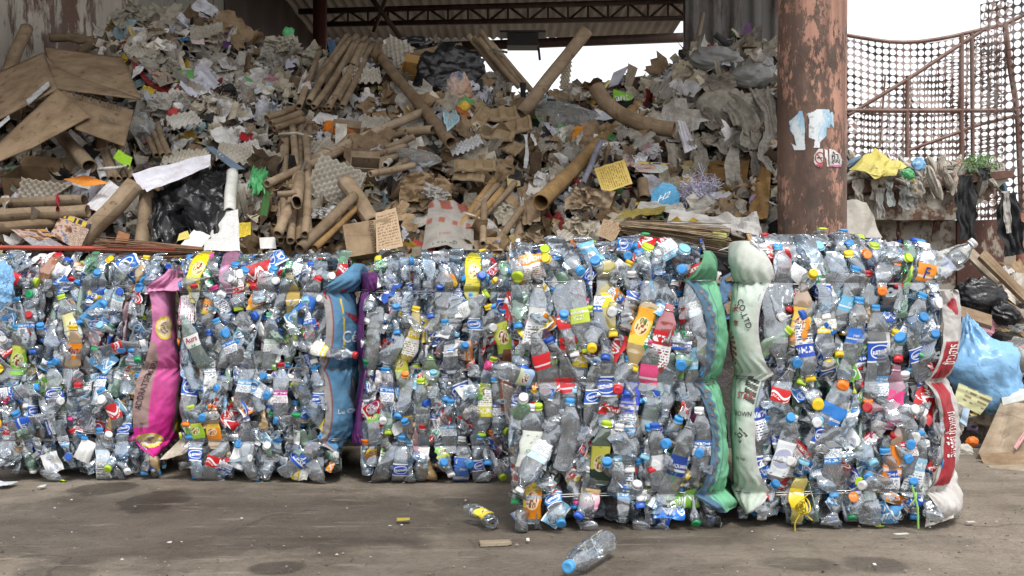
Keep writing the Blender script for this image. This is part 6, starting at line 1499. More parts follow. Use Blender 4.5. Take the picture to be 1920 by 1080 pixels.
b1 = Bale(-66, 300, 474, 906, (537, 692, 830), lim_r=L_PINK); b2 = Bale(330, 640, 470, 908, (548, 692, 830), lim_r=L_BLUE); b3 = Bale(676, 962, 466, 908, (547, 695, 838), lim_l=L_PUR); b4 = Bale(956, 1345, 444, 1002, (525, 718, 930), lim_r=L_GRN); b5 = Bale(1390, 1775, 436, 992, (530, 716, 925), lim_l=L_PALE, lim_r=L_RED)
E1 = make_bale(b1, 'bale of crushed bottles with the pink sack along its edge', [
 (135, 650, 4, 'juice', (1, .72, .42), C_YE, ((.80, .24, .01), 'plain'), [('FANTA', .020, (.03, .05, .30), .068, True)], 'bottle with orange label and blue letters'),
 (172, 545, 10, 'square', BT, None, ((.02, .12, .50), 'plain'), [('PEPSI', .02, (.72, .73, .75), .09, True)], 'bottle with deep blue label'),
 (60, 610, 172, 'water', BT, C_DB, ((.03, .2, .6), 'text'), None, None), (95, 730, 3, 'water', BT, C_BL, ((.02, .09, .46), 'oval'), [('crystal', .014, C_WH, None, True)], None),
 (128, 600, -22, 'square', BT, C_LM, ((.62, .66, .62), 'fruit'), None, None), (52, 790, 80, 'juice', BT, None, ((.02, .10, .5), 'plain'), [('ic', .03, C_WH, None, True)], None),
 (205, 765, -30, 'juice', BT, C_BL, ((.60, .03, .04), 'swoosh'), None, None), (188, 855, 0, 'square', BT, C_BL, ((.55, .65, .75), 'text'), None, None), (28, 660, 8, 'square', BT, C_BL, ((.2, .5, .05), 'fruit'), None, None),
 (215, 890, 150, 'cola', BT, C_LM, None, None, None, 40), (92, 885, 140, 'water', BT, C_LM, None, None, None, 50), (30, 520, 110, 'juice', BT, C_LM, ((.60, .02, .03), 'plain'), None, None), (75, 505, 30, 'juice', (.9, .4, .2), C_RD, None, None, None, 25),
 (222, 655, 70, 'cola', BT, C_WH, ((.55, .02, .03), 'swoosh'), None, None), (36, 610, 0, 'water', BT, C_BL, ((.1, .3, .62), 'text'), None, None), (122, 690, 178, 'cola', BT, None, None, None, None), (20, 735, 75, 'water', BT, C_BL, ((.02, .1, .5), 'text'), None, None)], 31)
E2 = make_bale(b2, 'bale of crushed bottles between the pink sack and the blue sack', [
 (368, 518, 186, 'square', (.9, .75, .1), None, ((.72, .55, .01), 'fruit'), None, 'yellow pouch like bottle'), (362, 640, -16, 'cola', (.9, .98, .92), C_WH, ((.74, .76, .76), 'plain'), [('Aura', .022, (.60, .02, .05), .130, True), ('▲▲', .010, (.05, .35, .12), .106, True)], 'bottle with white label and red letters'),
 (425, 645, -18, 'water', BT, C_BL, ((.04, .2, .6), 'text'), None, None), (362, 800, -16, 'juice', BT, C_LM, ((.3, .55, .04), 'fruit'), None, None), (400, 800, 0, 'juice', (1, .7, .4), C_OR, ((.78, .26, .02), 'fruit'), None, None),
 (543, 560, -6, 'cola', (.52, .36, .08), C_BK, ((.45, .31, .07), 'plain'), None, 'gold bottle with a black cap'), (574, 565, 20, 'square', BT, C_RD, ((.03, .16, .58), 'plain'), [('pepsi', .014, C_WH, .09, True)], None),
 (608, 650, 106, 'big', BT, C_RD, ((.68, .52, .05), 'text'), None, 'clear bottle jutting sideways with a red cap', 12), (566, 855, 40, 'water', BT, C_BL, ((.02, .10, .50), 'plain'), [('est', .026, C_WH, None, True)], None), (525, 735, 0, 'water', BT, C_RD, ((.5, .05, .3), 'text'), None, None),
 (405, 868, 30, 'cola', BT, None, ((.58, .015, .02), 'swoosh'), None, None), (505, 640, 2, 'water', BT, (.2, .6, .4), ((.5, .65, .55), 'text'), None, None), (440, 545, 176, 'juice', BT, C_LM, ((.62, .02, .03), 'text'), None, None), (425, 510, 170, 'juice', (1, .5, .7), None, None, None, None),
 (455, 715, 14, 'water', BT, C_WH, ((.15, .4, .65), 'text'), None, None), (450, 690, 0, 'square', BT, C_BL, ((.02, .15, .55), 'oval'), None, None), (590, 740, -5, 'water', BT, C_BL, ((.02, .12, .5), 'oval'), None, None), (470, 860, 170, 'square', BT, C_BL, None, None, None), (605, 560, 80, 'juice', BT, C_RD, None, None, None, 30), (590, 880, 160, 'water', BT, C_BL, None, None, None, 45), (405, 895, 150, 'water', BT, C_BL, None, None, None, 50)], 32)
E3 = make_bale(b3, 'bale of crushed bottles edged by the purple strip', [
 (771, 625, 8, 'square', (.9, .66, .12), C_YE, ((.74, .52, .01), 'text'), None, 'yellow bottle with yellow cap'), (885, 525, 182, 'square', (.9, .8, .1), None, ((.76, .60, .01), 'fruit'), None, 'bright yellow pouch like bottle'), (880, 572, 52, 'juice', BT, C_LM, ((.68, .74, .66), 'text'), None, None),
 (932, 620, -14, 'square', BT, C_YE, ((.28, .40, .05), 'fruit'), None, None), (790, 850, 2, 'cola', BT, C_RD, ((.66, .62, .62), 'swoosh'), None, None), (748, 872, 0, 'water', BT, C_BL, ((.02, .09, .46), 'oval'), [('crystal', .014, C_WH, None, True)], None), (828, 560, 0, 'big', BT, None, None, None, None),
 (695, 560, 20, 'juice', BT, C_RD, None, None, None, -60), (790, 760, 5, 'square', BT, C_LM, None, None, None), (800, 715, 0, 'square', (.7, .9, .5), None, ((.06, .34, .10), 'fruit'), None, None), (755, 690, 170, 'juice', (.8, .9, .4), None, ((.5, .6, .05), 'fruit'), None, None),
 (845, 800, 2, 'water', BT, C_BL, ((.12, .35, .65), 'text'), None, None), (885, 600, 0, 'water', BT, C_BL, ((.04, .2, .6), 'oval'), None, None), (862, 870, 12, 'square', BT, C_WH, ((.03, .16, .58), 'plain'), [('pepsi', .014, C_WH, .09, True)], None), (900, 865, -5, 'water', BT, C_BL, ((.02, .1, .48), 'oval'), None, None),
 (905, 770, 178, 'square', BT, C_LM, ((.65, .60, .03), 'text'), None, None), (840, 650, 0, 'water', BT, C_BL, ((.55, .65, .72), 'text'), None, None), (720, 730, 4, 'juice', BT, C_BL, ((.03, .2, .6), 'text'), None, None), (700, 640, 178, 'big', (.95, .95, .92), None, None, None, None), (722, 890, 210, 'big', BT, C_RD, None, None, None, 10),
 (925, 870, 150, 'water', BT, C_LM, None, None, None, 50), (905, 890, 200, 'water', BT, C_LM, None, None, None, 55), (768, 890, 170, 'water', BT, (.1, .55, .4), None, None, None, 60), (930, 760, 0, 'water', BT, C_BL, ((.02, .1, .5), 'text'), None, None)], 33)
E4 = make_bale(b4, 'tall bale of crushed bottles with the bright green sack along its edge', [
 (1066, 600, 174, 'cola', BT, C_WH, ((.56, .012, .02), 'plain'), [('Coca-Cola', .011, C_WH, .122, True)], None), (1090, 590, 178, 'cola', BT, C_LM, ((.50, .62, .05), 'plain'), [('IZZA', .014, C_WH, .128, True), ('AFINA', .012, C_WH, .110, True)], None),
 (1143, 560, 170, 'cola', (.82, .62, .05), C_YE, ((.78, .6, .02), 'plain'), None, 'yellow long necked bottle hanging cap down'), (1203, 632, 192, 'square', (1, .68, .25), C_YE, ((.80, .36, .01), 'fruit'), [('ส้ม', .02, (.1, .3, .06), .06, True)], 'orange labelled bottle with a yellow cap'),
 (1243, 635, 6, 'square', (.75, .1, .1), None, ((.55, .015, .02), 'text'), None, 'red packet like bottle'), (1136, 720, 0, 'big', BT, C_BL, ((.02, .10, .50), 'oval'), [('crystal', .02, C_WH, None, True)], 'large water bottle with a blue oval label'),
 (1114, 735, 0, 'water', BT, C_BL, ((.02, .12, .52), 'oval'), None, None), (1131, 850, 0, 'square', (.10, .16, .10), C_LM, ((.012, .03, .018), 'fruit'), [('♻', .03, (.5, .65, .02), .09, True)], 'dark green bottle with a lime cap'), (1012, 850, 206, 'big', BT, C_WH, ((.45, .62, .74), 'text'), None, 'large clear bottle lying slantwise', 14),
 (988, 822, 0, 'square', BT, C_WH, ((.66, .70, .64), 'plain'), [('Chang', .014, (.05, .22, .10), .07, True)], None), (972, 702, -66, 'water', BT, C_PK, ((.35, .50, .72), 'fruit'), None, 'bottle jutting out with a pink cap', 22), (1232, 858, 0, 'water', BT, C_DB, ((.66, .68, .72), 'swoosh'), None, None),
 (1270, 868, 24, 'big', BT, None, ((.015, .05, .26), 'plain'), [('AQUAFINA', .016, C_WH, None, True)], None), (1159, 860, 0, 'water', BT, C_WH, ((.10, .34, .50), 'text'), None, None), (1105, 925, 0, 'juice', BT, C_WH, ((.72, .35, .45), 'fruit'), None, None), (1314, 585, 170, 'water', BT, C_WH, ((.55, .66, .74), 'text'), None, None),
 (1218, 690, 2, 'juice', BT, C_PK, ((.70, .08, .22), 'plain'), None, None), (1222, 745, 0, 'cola', (.92, 1, .94), C_GN, None, None, None), (1000, 590, 6, 'square', BT, C_BK, ((.6, .6, .6), 'text'), None, None), (1012, 680, -16, 'cola', BT, C_BK, ((.58, .02, .03), 'plain'), None, None), (1040, 725, 5, 'cola', BT, None, ((.58, .02, .03), 'swoosh'), None, None), (1062, 725, 0, 'cola', BT, None, ((.52, .02, .03), 'plain'), None, None),
 (1062, 815, 4, 'water', BT, C_BL, None, None, None), (985, 780, 0, 'cola', (.75, .95, .75), C_WH, None, None, None, 55), (1180, 730, 0, 'square', BT, C_BL, ((.03, .06, .50), 'plain'), None, None), (1135, 580, 178, 'water', BT, None, ((.02, .1, .4), 'text'), None, None), (1310, 830, 2, 'water', BT, C_WH, ((.02, .14, .5), 'text'), None, None), (1325, 640, 168, 'water', BT, C_BL, None, None, None),
 (1193, 452, 40, 'cola', BT, C_GN, None, None, None, 40), (1062, 470, 140, 'water', BT, C_BL, None, None, None, 40), (978, 490, 200, 'juice', BT, C_LM, None, None, None, 50), (1245, 990, 150, 'water', BT, C_BL, None, None, None, 60), (1105, 985, 160, 'cola', BT, C_WH, None, None, None, 60), (985, 975, 200, 'water', BT, C_GN, None, None, None, 60), (1345, 985, 110, 'water', BT, C_WH, None, None, None, 40), (1210, 985, 170, 'cola', BT, C_WH, None, None, None, 60),
 (1043, 945, 170, 'water', BT, C_BL, ((.03, .2, .6), 'oval'), None, None, 55), (1165, 690, 190, 'cola', BT, C_RD, None, None, None, 50), (1105, 612, 170, 'cola', BT, C_YE, None, None, None, 50)], 34)
E5 = make_bale(b5, 'tall bale of crushed bottles between the pale green sack and the red lettered sack', [
 (1455, 605, 176, 'big', (.9, .92, .93), None, None, None, None), (1513, 655, 176, 'square', BT, C_YE, ((.03, .08, .46), 'text'), None, None), (1500, 590, 14, 'square', (1, .7, .4), None, ((.80, .28, .02), 'fruit'), None, 'orange juice packet'), (1555, 620, 178, 'water', BT, C_YE, ((.72, .58, .04), 'text'), None, None),
 (1602, 620, 4, 'water', BT, C_BL, ((.03, .16, .58), 'plain'), [('pepsi', .012, C_WH, None, True)], None), (1642, 655, 0, 'big', BT, C_BL, ((.02, .10, .50), 'oval'), [('crystal', .02, C_WH, None, True)], None), (1652, 720, 0, 'big', BT, None, ((.12, .35, .66), 'text'), None, None), (1428, 775, 0, 'square', (.75, .8, .9), None, ((.03, .08, .46), 'text'), None, None),
 (1470, 840, 12, 'square', BT, C_WH, ((.68, .72, .78), 'oval'), None, None), (1470, 745, 10, 'cola', BT, None, ((.58, .015, .02), 'swoosh'), None, None), (1678, 850, 4, 'square', (1, .6, .35), None, ((.82, .24, .02), 'plain'), None, 'orange bottle'), (1702, 830, 0, 'water', BT, C_WH, ((.50, .04, .06), 'text'), None, None), (1664, 890, 0, 'juice', BT, C_BL, ((.02, .1, .5), 'text'), None, None),
 (1714, 870, 2, 'square', BT, C_BL, ((.30, .52, .70), 'text'), None, None), (1500, 945, 176, 'juice', (1, .8, .2), C_BL, ((.75, .55, .03), 'plain'), None, None), (1722, 655, -20, 'water', BT, C_BL, ((.02, .1, .5), 'oval'), None, None), (1590, 560, 10, 'water', BT, C_BL, ((.12, .40, .62), 'plain'), [('นํ้า', .014, C_WH, None, True)], None), (1705, 610, 20, 'water', BT, C_BL, ((.03, .2, .6), 'text'), None, None),
 (1435, 660, 40, 'cola', (.8, 1, .75), C_LM, None, None, None), (1658, 508, 190, 'cola', BT, C_OR, None, None, None, 55), (1796, 492, 42, 'water', BT, C_WH, ((.5, .55, .75), 'plain'), None, 'clear bottle jutting from the upper corner', 10), (1735, 500, 14, 'juice', BT, C_WH, ((.80, .28, .02), 'plain'), [('F', .04, (.03, .06, .3), None, True)], None), (1468, 520, 0, 'water', BT, C_BL, None, None, None), (1555, 770, 18, 'big', BT, C_BL, ((.03, .2, .6), 'plain'), None, None), (1565, 865, 176, 'water', BT, C_BL, ((.05, .25, .62), 'text'), None, None),
 (1640, 975, 160, 'cola', BT, C_LM, None, None, None, 60), (1565, 970, 170, 'water', BT, C_BL, None, None, None, 60), (1595, 690, 200, 'juice', BT, C_OR, None, None, None, 40), (1530, 735, 180, 'juice', BT, C_YE, None, None, None, 60), (1676, 745, 4, 'square', (1, .5, .65), None, ((.78, .06, .24), 'plain'), None, None), (1460, 805, 30, 'water', BT, C_BL, None, None, None, 60), (1615, 450, 150, 'cola', BT, C_OR, None, None, None, 60), (1590, 455, 20, 'water', BT, C_BL, None, None, None, 40), (1550, 445, 10, 'cola', BT, C_LM, None, None, None, 40)], 35)
# ================================================================== SACKS WRAPPED ROUND THE BALE EDGES
def rows_fn(rows):
    a = np.array(rows, float); return lambda py: (np.interp(py, a[:, 0], a[:, 1]), np.interp(py, a[:, 0], a[:, 2]))
class Sack:
    def __init__(s, E, B, rows, side, seed, depth=.10, back=.42, pinch=(), wr=.007, puff=.008):
        s.E, s.B, s.rows, s.side, s.depth, s.back, s.pinch, s.wr, s.puff = E, B, rows, side, depth, back, [CH - (p - 540) * B.k for p in pinch], wr, puff
        s.py0, s.py1 = rows[0][0], rows[-1][0]; s.f = rows_fn(rows); s.seed = seed
    def pt(s, u, py, lift=0.0):
        """u 0 at the front edge, 1 at the outer edge, beyond 1 it runs back along the side of the bale"""
        B = s.B; u = np.asarray(u, float); py = np.asarray(py, float); xl, xr = s.f(py)
        z = CH - (py - 540) * B.k; xf, xo = (xl, xr) if s.side > 0 else (xr, xl)
        xf = (xf - B.xc) * B.k; dq = B.D + .035 + s.depth * (1 - np.cos(np.clip(u, 0, 1) * np.pi / 2)) + np.clip(u - 1, 0, 9) * s.back; xo = (xo - 960) / F * dq - B.org[0]
        a = np.clip(u, 0, 1) * np.pi / 2; ov = np.clip(u - 1, 0, 9)
        x = xf + (xo - xf) * np.sin(a) - s.side * ov * .02
        dist = np.min([np.abs(z - p) for p in s.pinch], axis=0) if s.pinch else 9 + 0 * z
        pk = np.exp(-(dist / .035) ** 2)
        y = B.front(np.clip(xf, -B.W / 2, B.W / 2), np.clip(z, 0, B.H)) - .020 + s.depth * (1 - np.cos(a)) + ov * s.back - s.puff * np.sin(a * 2) * (1 - pk) - .006 * np.sin(a) * B.bulge(np.clip(z, 0, B.H))
        pl = pk * .0045 * np.sin(u * 31 + 3 * np.sin(z * 60)) + .5 * s.wr * np.sin(u * 9 + z * 14 + s.seed)
        P = np.stack([x + s.side * pl * np.sin(a), y - pl * np.cos(a), z + 0 * x], -1).reshape(-1, 3)
        rs = np.random.RandomState(s.seed); f = (folds(P, rs, 7, 9.0, .6) + .3 * folds(P, rs, 4, 24.0, .4)) * s.wr
        d = np.stack([s.side * np.sin(a), -np.cos(a), 0 * a], -1).reshape(-1, 3)
        return P + d * (f + lift)[:, None] if np.ndim(lift) else P + d * (f[:, None] + lift)
    def build(s, colf, label, nu=70, nv=170, name='sack'):
        u = np.linspace(0, 2, nu + 1); py = np.linspace(s.py0, s.py1, nv + 1); U, PY = np.meshgrid(u, py, indexing='ij'); U, PY = U.ravel(), PY.ravel()
        P = s.pt(U, PY); mb = MB(); c = np.array([colf(a, b) for a, b in zip(U, PY)])
        cap = [P.reshape(nu + 1, nv + 1, 3)[:, 0]]; mid = cap[0].mean(0)
        for t in (.2, .5, .8, 1.0): q = cap[0] + (mid - cap[0]) * t * .85; q[:, 1] = cap[0][:, 1] + t * .10 * (1 - np.linspace(0, 1, nu + 1)); q[:, 2] = cap[0][:, 2] + .008 * np.sin(t * 3) - .01 * t; cap.append(q)
        mb.add(np.concatenate(cap), grid_faces(4, nu), c[0] * .95, np.zeros((5 * (nu + 1), 2)))
        f = grid_faces(nu, nv); d = np.zeros_like(P); d[:, 1] = .004; n = len(P)
        mb.add(P, f, c, np.stack([U * .3, PY * s.B.k], 1)); mb.add(P + d, f[:, ::-1], c * .8, np.stack([U * .3, PY * s.B.k], 1))
        s.o = mb.build(name, M['woven'], s.E, origin=(0, 0, 0)); s.o['label'] = label; s.mb = MB(); return s
    def text(s, t, u0, py0, h, col, ang=90, w=1.0):
        """ang 90: the line of type runs up the sack"""
        v, tr = text_geo(t); k = s.B.k; xl, xr = s.f(py0); wid = max(8.0, float(abs(xr - xl)))
        ca, sa = math.cos(R(ang)), math.sin(R(ang)); X = h * w * (v[:, 0] * ca) - h * v[:, 1] * sa; Y = h * w * (v[:, 0] * sa) + h * v[:, 1] * ca
        m = MB(); m.add(s.pt(u0 + s.side * X / (wid * 1.25), py0 - Y, .0025), tr, col); m.build('lettering', M['ink2'], s.o, origin=(0, 0, 0), smooth=False); return s
    def poly(s, pts, col, n=14, own=True):
        """flat printed shape: polygon in (u, py)"""
        m = MB() if own else s.mb; patch_on(m, pts, lambda a, b: s.pt(np.array([a]), np.array([b]), .0018)[0], col, 0, n)
        if own and m.n: m.build('print', M['ink2'], s.o, origin=(0, 0, 0), smooth=False)
        return s
    def done(s):
        if s.mb.n: s.mb.build('sack_print', M['ink2'], s.o, origin=(0, 0, 0), smooth=False)
n_ = NT('sack_ink'); M['ink2'] = n_.out(n_.pbsdf(col=n_.mix(n_.ramp(n_.noise(n_.objco(), 60, 4), [(.5, 0.), (.7, .5)]), n_.vcol(), n_.mix(.5, n_.vcol(), (.4, .38, .35))), rough=.5, spec=.3))
# bright green sack on the tall bale
GR, BLU = np.array((.20, .56, .33)), np.array((.10, .20, .30))
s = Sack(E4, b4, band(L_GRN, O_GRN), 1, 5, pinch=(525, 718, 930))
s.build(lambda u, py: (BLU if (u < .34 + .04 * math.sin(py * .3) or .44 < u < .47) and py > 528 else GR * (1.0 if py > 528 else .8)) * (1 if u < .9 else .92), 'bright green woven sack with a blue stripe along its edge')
for i in range(34): s.poly([(.12 + .05 * (i % 3), 545 + i * 11), (.20 + .05 * (i % 3), 544 + i * 11), (.21 + .05 * (i % 3), 548 + i * 11), (.13 + .05 * (i % 3), 549 + i * 11)], (.20, .13, .09), 3, False)
s.done()
# pale green sack on the last bale
PG_ = np.array((.66, .76, .68))
s = Sack(E5, b5, band(L_PALE, O_PALE), -1, 6, pinch=(526, 700, 920), wr=.004, puff=.016)
s.build(lambda u, py: (PG_ if py > 528 else np.array((.70, .76, .70))) * (1.0 if py < 910 else 1.02) if u > .06 else np.array((.68, .70, .68)), 'pale green woven sack with black printing')
s.text('CO.,LTD.', .36, 590, 13, (.03, .035, .03), -66).text('STAR', .40, 742, 13, (.30, .06, .05), 0, .8).text('米', .62, 578, 16, (.33, .04, .04), 0).text('來', .58, 606, 12, (.33, .04, .04), 0)
s.text('BROWN', .42, 775, 9, (.05, .06, .05), 0, .8).text('◈', .44, 815, 30, (.04, .05, .04), 0).text('50 kgs', .45, 860, 7, (.1, .12, .1), 0)
for i in range(14):
    if i % 4 != 2: s.poly([(.12 + .0 * i, 716 + i * 3.0), (.42, 706 + i * 3.0), (.42, 707.6 + i * 3.0), (.12, 717.6 + i * 3.0)], (.04, .045, .04), 5, False)
for i in range(7): a = -60 + i * 20; s.poly([(1.0, 640), (.82 - .2 * math.cos(R(a)), 652 + 34 * math.sin(R(a))), (.84 - .2 * math.cos(R(a)), 657 + 34 * math.sin(R(a)))], (.30, .05, .04), 8, True)
s.done()
# white sack with the red lettered band
WH_, RB = np.array((.66, .64, .62)), np.array((.46, .035, .05))
s = Sack(E5, b5, band(L_RED, O_RED), 1, 8, pinch=(535, 716, 925))
s.build(lambda u, py: RB if (640 < py < 912 and .10 < u < .66 and not 712 < py < 719) or (550 < py < 592 and .2 < u < .75 and abs((py - 571) / 22) + abs((u - .47) / .3) < 1) else WH_, 'white woven sack with a red band of Thai lettering')
s.text('ข้าวสาร', .38, 665, 13, (.75, .70, .68), 90, .9).text('อินทรีย์ ข้าวหอม', .38, 815, 13, (.75, .70, .68), 90, .9); s.done()
# pink sack on the first bale
PK, PK2, GY = np.array((.74, .28, .52)), np.array((.80, .03, .35)), np.array((.30, .24, .22))
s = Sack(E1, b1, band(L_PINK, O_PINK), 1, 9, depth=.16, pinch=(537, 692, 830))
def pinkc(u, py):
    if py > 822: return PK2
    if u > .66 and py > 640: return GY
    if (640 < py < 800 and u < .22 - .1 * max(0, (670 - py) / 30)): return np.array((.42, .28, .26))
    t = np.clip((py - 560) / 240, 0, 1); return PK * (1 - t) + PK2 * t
s.build(pinkc, 'bright pink woven sack with dark vertical lettering')
s.text('ADDRATSEMBRI', .11, 722, 10, (.05, .03, .04), 83, .92).text('ปุ๋ยอินทรีย์', .12, 800, 8, (.08, .04, .06), 83, .6)
for r0, r1, c in ((1.0, .82, (.62, .50, .06)), (.78, 0, (.66, .55, .56)), (.5, 0, (.12, .07, .08))):
    s.poly([(.36 + .26 * r0 * math.cos(a), 615 + 22 * r0 * math.sin(a)) for a in np.linspace(0, 6.28, 24)[:-1]], c, 24)
    s.poly([(.22 + .2 * r0 * math.cos(a), 826 + 14 * r0 * math.sin(a)) for a in np.linspace(0, 6.28, 24)[:-1]], c, 20)
for i in range(9): s.text('พันธุ์ดี' if i % 2 else 'เกษตร', .86, 668 + i * 16, 5, (.05, .04, .05), 0, .8)
s.poly([(.72, 722), (.92, 722), (.92, 748), (.72, 748)], (.08, .08, .06), 8); s.poly([(.72, 794), (.95, 792), (.95, 816), (.72, 818)], (.5, .4, .03), 8); s.poly([(.72, 652), (.90, 650), (.90, 670), (.72, 672)], (.13, .12, .2), 8)
s.done()
# blue sack on the second bale
SB, SB2 = np.array((.12, .30, .50)), np.array((.42, .40, .40))
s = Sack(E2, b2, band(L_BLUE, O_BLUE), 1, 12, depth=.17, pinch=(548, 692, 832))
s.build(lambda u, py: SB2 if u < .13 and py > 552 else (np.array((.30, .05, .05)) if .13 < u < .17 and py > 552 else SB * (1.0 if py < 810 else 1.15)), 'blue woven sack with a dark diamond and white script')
s.poly([(.72, 705), (1.12, 745), (.92, 800), (.50, 742)], (.035, .04, .05), 26).poly([(.72, 748), (1.06, 748), (.92, 794), (.78, 770)], (.22, .02, .03), 18)
s.text('Célé', .66, 632, 22, (.55, .60, .66), 0, .9).text('Le Choix de', .66, 772, 9, (.6, .62, .66), 0, 1.0)
s.poly([(.42, 585), (.7, 592), (1.05, 588), (1.05, 606), (.8, 612), (.6, 600)], (.22, .02, .04), 16).poly([(.34, 560), (.38, 565), (.42, 640), (.38, 660)], (.55, .42, .05), 8).poly([(.30, 543), (.42, 540), (.42, 546), (.32, 547)], (.22, .02, .04), 8)
s.done()
# purple strip on the third bale
s = Sack(E3, b3, band(L_PUR, O_PUR), -1, 14, depth=.12, pinch=(547, 695, 838))
s.build(lambda u, py: np.array((.15, .03, .19)) if u < .8 or py < 560 else np.array((.06, .20, .33)), 'purple woven strip along the bale edge'); s.done()
# brown red sack edge between the middle bale and the tall one
s = Sack(E3, b3, [(655, 944, 966), (690, 940, 972), (730, 936, 972), (770, 940, 968)], 1, 15, pinch=(695,))
s.build(lambda u, py: np.array((.26, .10, .05)) if u < .6 else np.array((.18, .17, .06)), 'rust brown woven sack edge', 24, 50); s.done()

def local_rag(E, B, quads, col, label, mat='rag', name='sack_end', amp=.10):
    """loose cloth end tucked in a bale: corners as photo pixels plus distance behind the bale's front plane"""
    Q = [np.array([(x - B.xc) * B.k, dy, CH - (y - 540) * B.k]) for x, y, dy in quads]; mb = MB(); P, f, uv = bipatch(Q, 22, nxt(), amp, 2.0); shell(mb, P, f, .004, (0, -1, 0), (1, 1, 1), 22, 22)
    o = mb.build(name, M[mat], E, origin=(0, 0, 0), color=col); o['label'] = label; return o
local_rag(E1, b1, [(302, 862, -.05), (352, 850, -.05), (372, 806, -.03), (330, 826, .0)], (.52, .47, .40), 'dirty white cloth end below the pink sack')
local_rag(E1, b1, [(322, 608, .02), (342, 612, .02), (348, 560, .04), (326, 566, .04)], (.46, .42, .36), 'dirty white cloth scrap beside the pink sack')
local_rag(E1, b1, [(274, 546, -.05), (330, 548, -.03), (334, 522, .06), (300, 520, .06)], (.62, .28, .46), 'pale pink folded sack top', 'ocol')
local_rag(E5, b5, [(1736, 990, -.03), (1792, 972, -.03), (1800, 938, .02), (1744, 926, -.02)], (.62, .60, .57), 'loose white sack end with faded red print')
local_rag(E5, b5, [(1752, 525, -.03), (1826, 500, .02), (1832, 455, .08), (1775, 470, .04)], (.66, .67, .67), 'torn white sack flap at the upper corner', 'clear_film', amp=.16)
local_rag(E4, b4, [(940, 720, .0), (985, 740, .0), (984, 790, .0), (950, 800, .02)], (.5, .5, .48), 'crumpled clear film at the bale edge', 'clear_film')
# yellow string bow and pale green straw on the last bale, gold foil on the tall one
mb = MB()
for k in range(5):
    t = np.linspace(0, 2 * np.pi, 20); cx_, cz_ = b5.loc(1496 + 3 * math.cos(k * 2), 942 + 3 * math.sin(k)); rr = .012 + .006 * math.sin(k * 3)
    mb.add(*tube_path(np.stack([cx_ + rr * np.cos(t) * (1.2 if k % 2 else .5), -.075 + .01 * np.sin(2 * t), cz_ + rr * 1.5 * np.sin(t)], 1), .0022, 5)[:2])
for x1, y1 in ((1482, 990), (1506, 922), (1514, 970)):
    a = b5.loc(1496, 942); b_ = b5.loc(x1, y1); t = np.linspace(0, 1, 8); mb.add(*tube_path(np.stack([a[0] + (b_[0] - a[0]) * t + .004 * np.sin(t * 7), -.072 + 0 * t, a[1] + (b_[1] - a[1]) * t], 1), .002, 5)[:2])
mb.build('yellow_string', simple('yellow_twine', (.62, .48, .03), .6), E5, origin=(0, 0, 0))
mb = MB()
for a, b_ in (((1700, 905), (1712, 985)), ((1708, 918), (1698, 940))):
    p, q = b5.loc(*a), b5.loc(*b_); mb.add(*tube_path(np.array([[p[0], -.07, p[1]], [(p[0] + q[0]) / 2 + .004, -.078, (p[1] + q[1]) / 2], [q[0], -.07, q[1]]]), .003, 6)[:2])
mb.build('drinking_straw', simple('lime_straw', (.30, .58, .16), .4), E5, origin=(0, 0, 0))

# ================================================================== RIGHT-HAND YARD: waste on and beside the hopper
def hang(x, y0, y1, w_, D, label, col, mat='rag', name='rag', cat='rag', group='rags heaped over the hopper rim', lean=0, deep=.35, f=2.5, taper=0.2):
    return rag([(x - lean * .2, y0), (x, (y0 + y1) / 2), (x + lean, y1)], w_, label, 0, col, mat, name, cat, f, group, D, 26, deep, taper)
rs = np.random.RandomState(55); mb = MB(); fb_ = grid_faces(12, 16)
for i in range(230):
    px = 1560 + 315 * rs.rand(); yc = np.interp(px, [1560, 1600, 1700, 1800, 1880], [318, 312, 318, 318, 330]); py = yc + 34 * (rs.rand() - .15) * (1 if px < 1790 else .45); D = 6.08 + .7 * rs.rand() - .012 * max(0, py - 330)
    v, f = blob_geo((1, .8, .7), 3000 + i, .38, 2.6, 14, 10); sz = (.022 + .05 * rs.rand()); an = rs.rand() * 3.14
    v = v * np.array([1.5, .7, .55]) * sz; v = v @ np.array([[math.cos(an), 0, math.sin(an)], [0, 1, 0], [-math.sin(an), 0, math.cos(an)]])
    c = np.array([(.50, .46, .40), (.58, .55, .50), (.36, .33, .29), (.42, .36, .30), (.60, .58, .56), (.20, .30, .42), (.45, .22, .2)][rs.choice(7, p=[.28, .24, .18, .16, .08, .03, .03])])
    mb.add(v + at(px, py, D), f, c * (.8 + .3 * rs.rand()))
tag(mb.build('tangled_rags', M['scrap'], smooth=False, origin=(0, 0, 0)), 'tangled dirty rags and film heaped along the hopper rim', 'rags', None, 'stuff')
for (x, y0, y1, w_, c_, lab, ln) in ((1610, 335, 392, 20, (.48, .45, .40), 'dirty rag strip hanging at the column end of the hopper', 5), (1650, 350, 410, 17, (.50, .50, .48), 'pale printed rag hanging over the hopper rim', 3), (1668, 340, 388, 15, (.46, .50, .50), 'greenish white rag hanging over the hopper rim', 5), (1640, 335, 375, 14, (.44, .40, .34), 'beige rag strip by the yellow bag', -3),
        (1722, 330, 372, 26, (.56, .53, .48), 'thick whitish mop like rag over the hopper rim', 0), (1752, 335, 372, 16, (.50, .46, .40), 'short tufted rag above the stay bar', 3), (1756, 355, 372, 6, (.72, .72, .72), 'narrow white strip hanging above the stay bar', -4), (1712, 330, 372, 7, (.62, .48, .08), 'yellow strip hanging beside the grey film', 8), (1700, 315, 352, 14, (.55, .57, .56), 'white rag tail beside the teal film', 4)):
    hang(x, y0, y1, w_, 6.0, lab, c_, lean=ln)
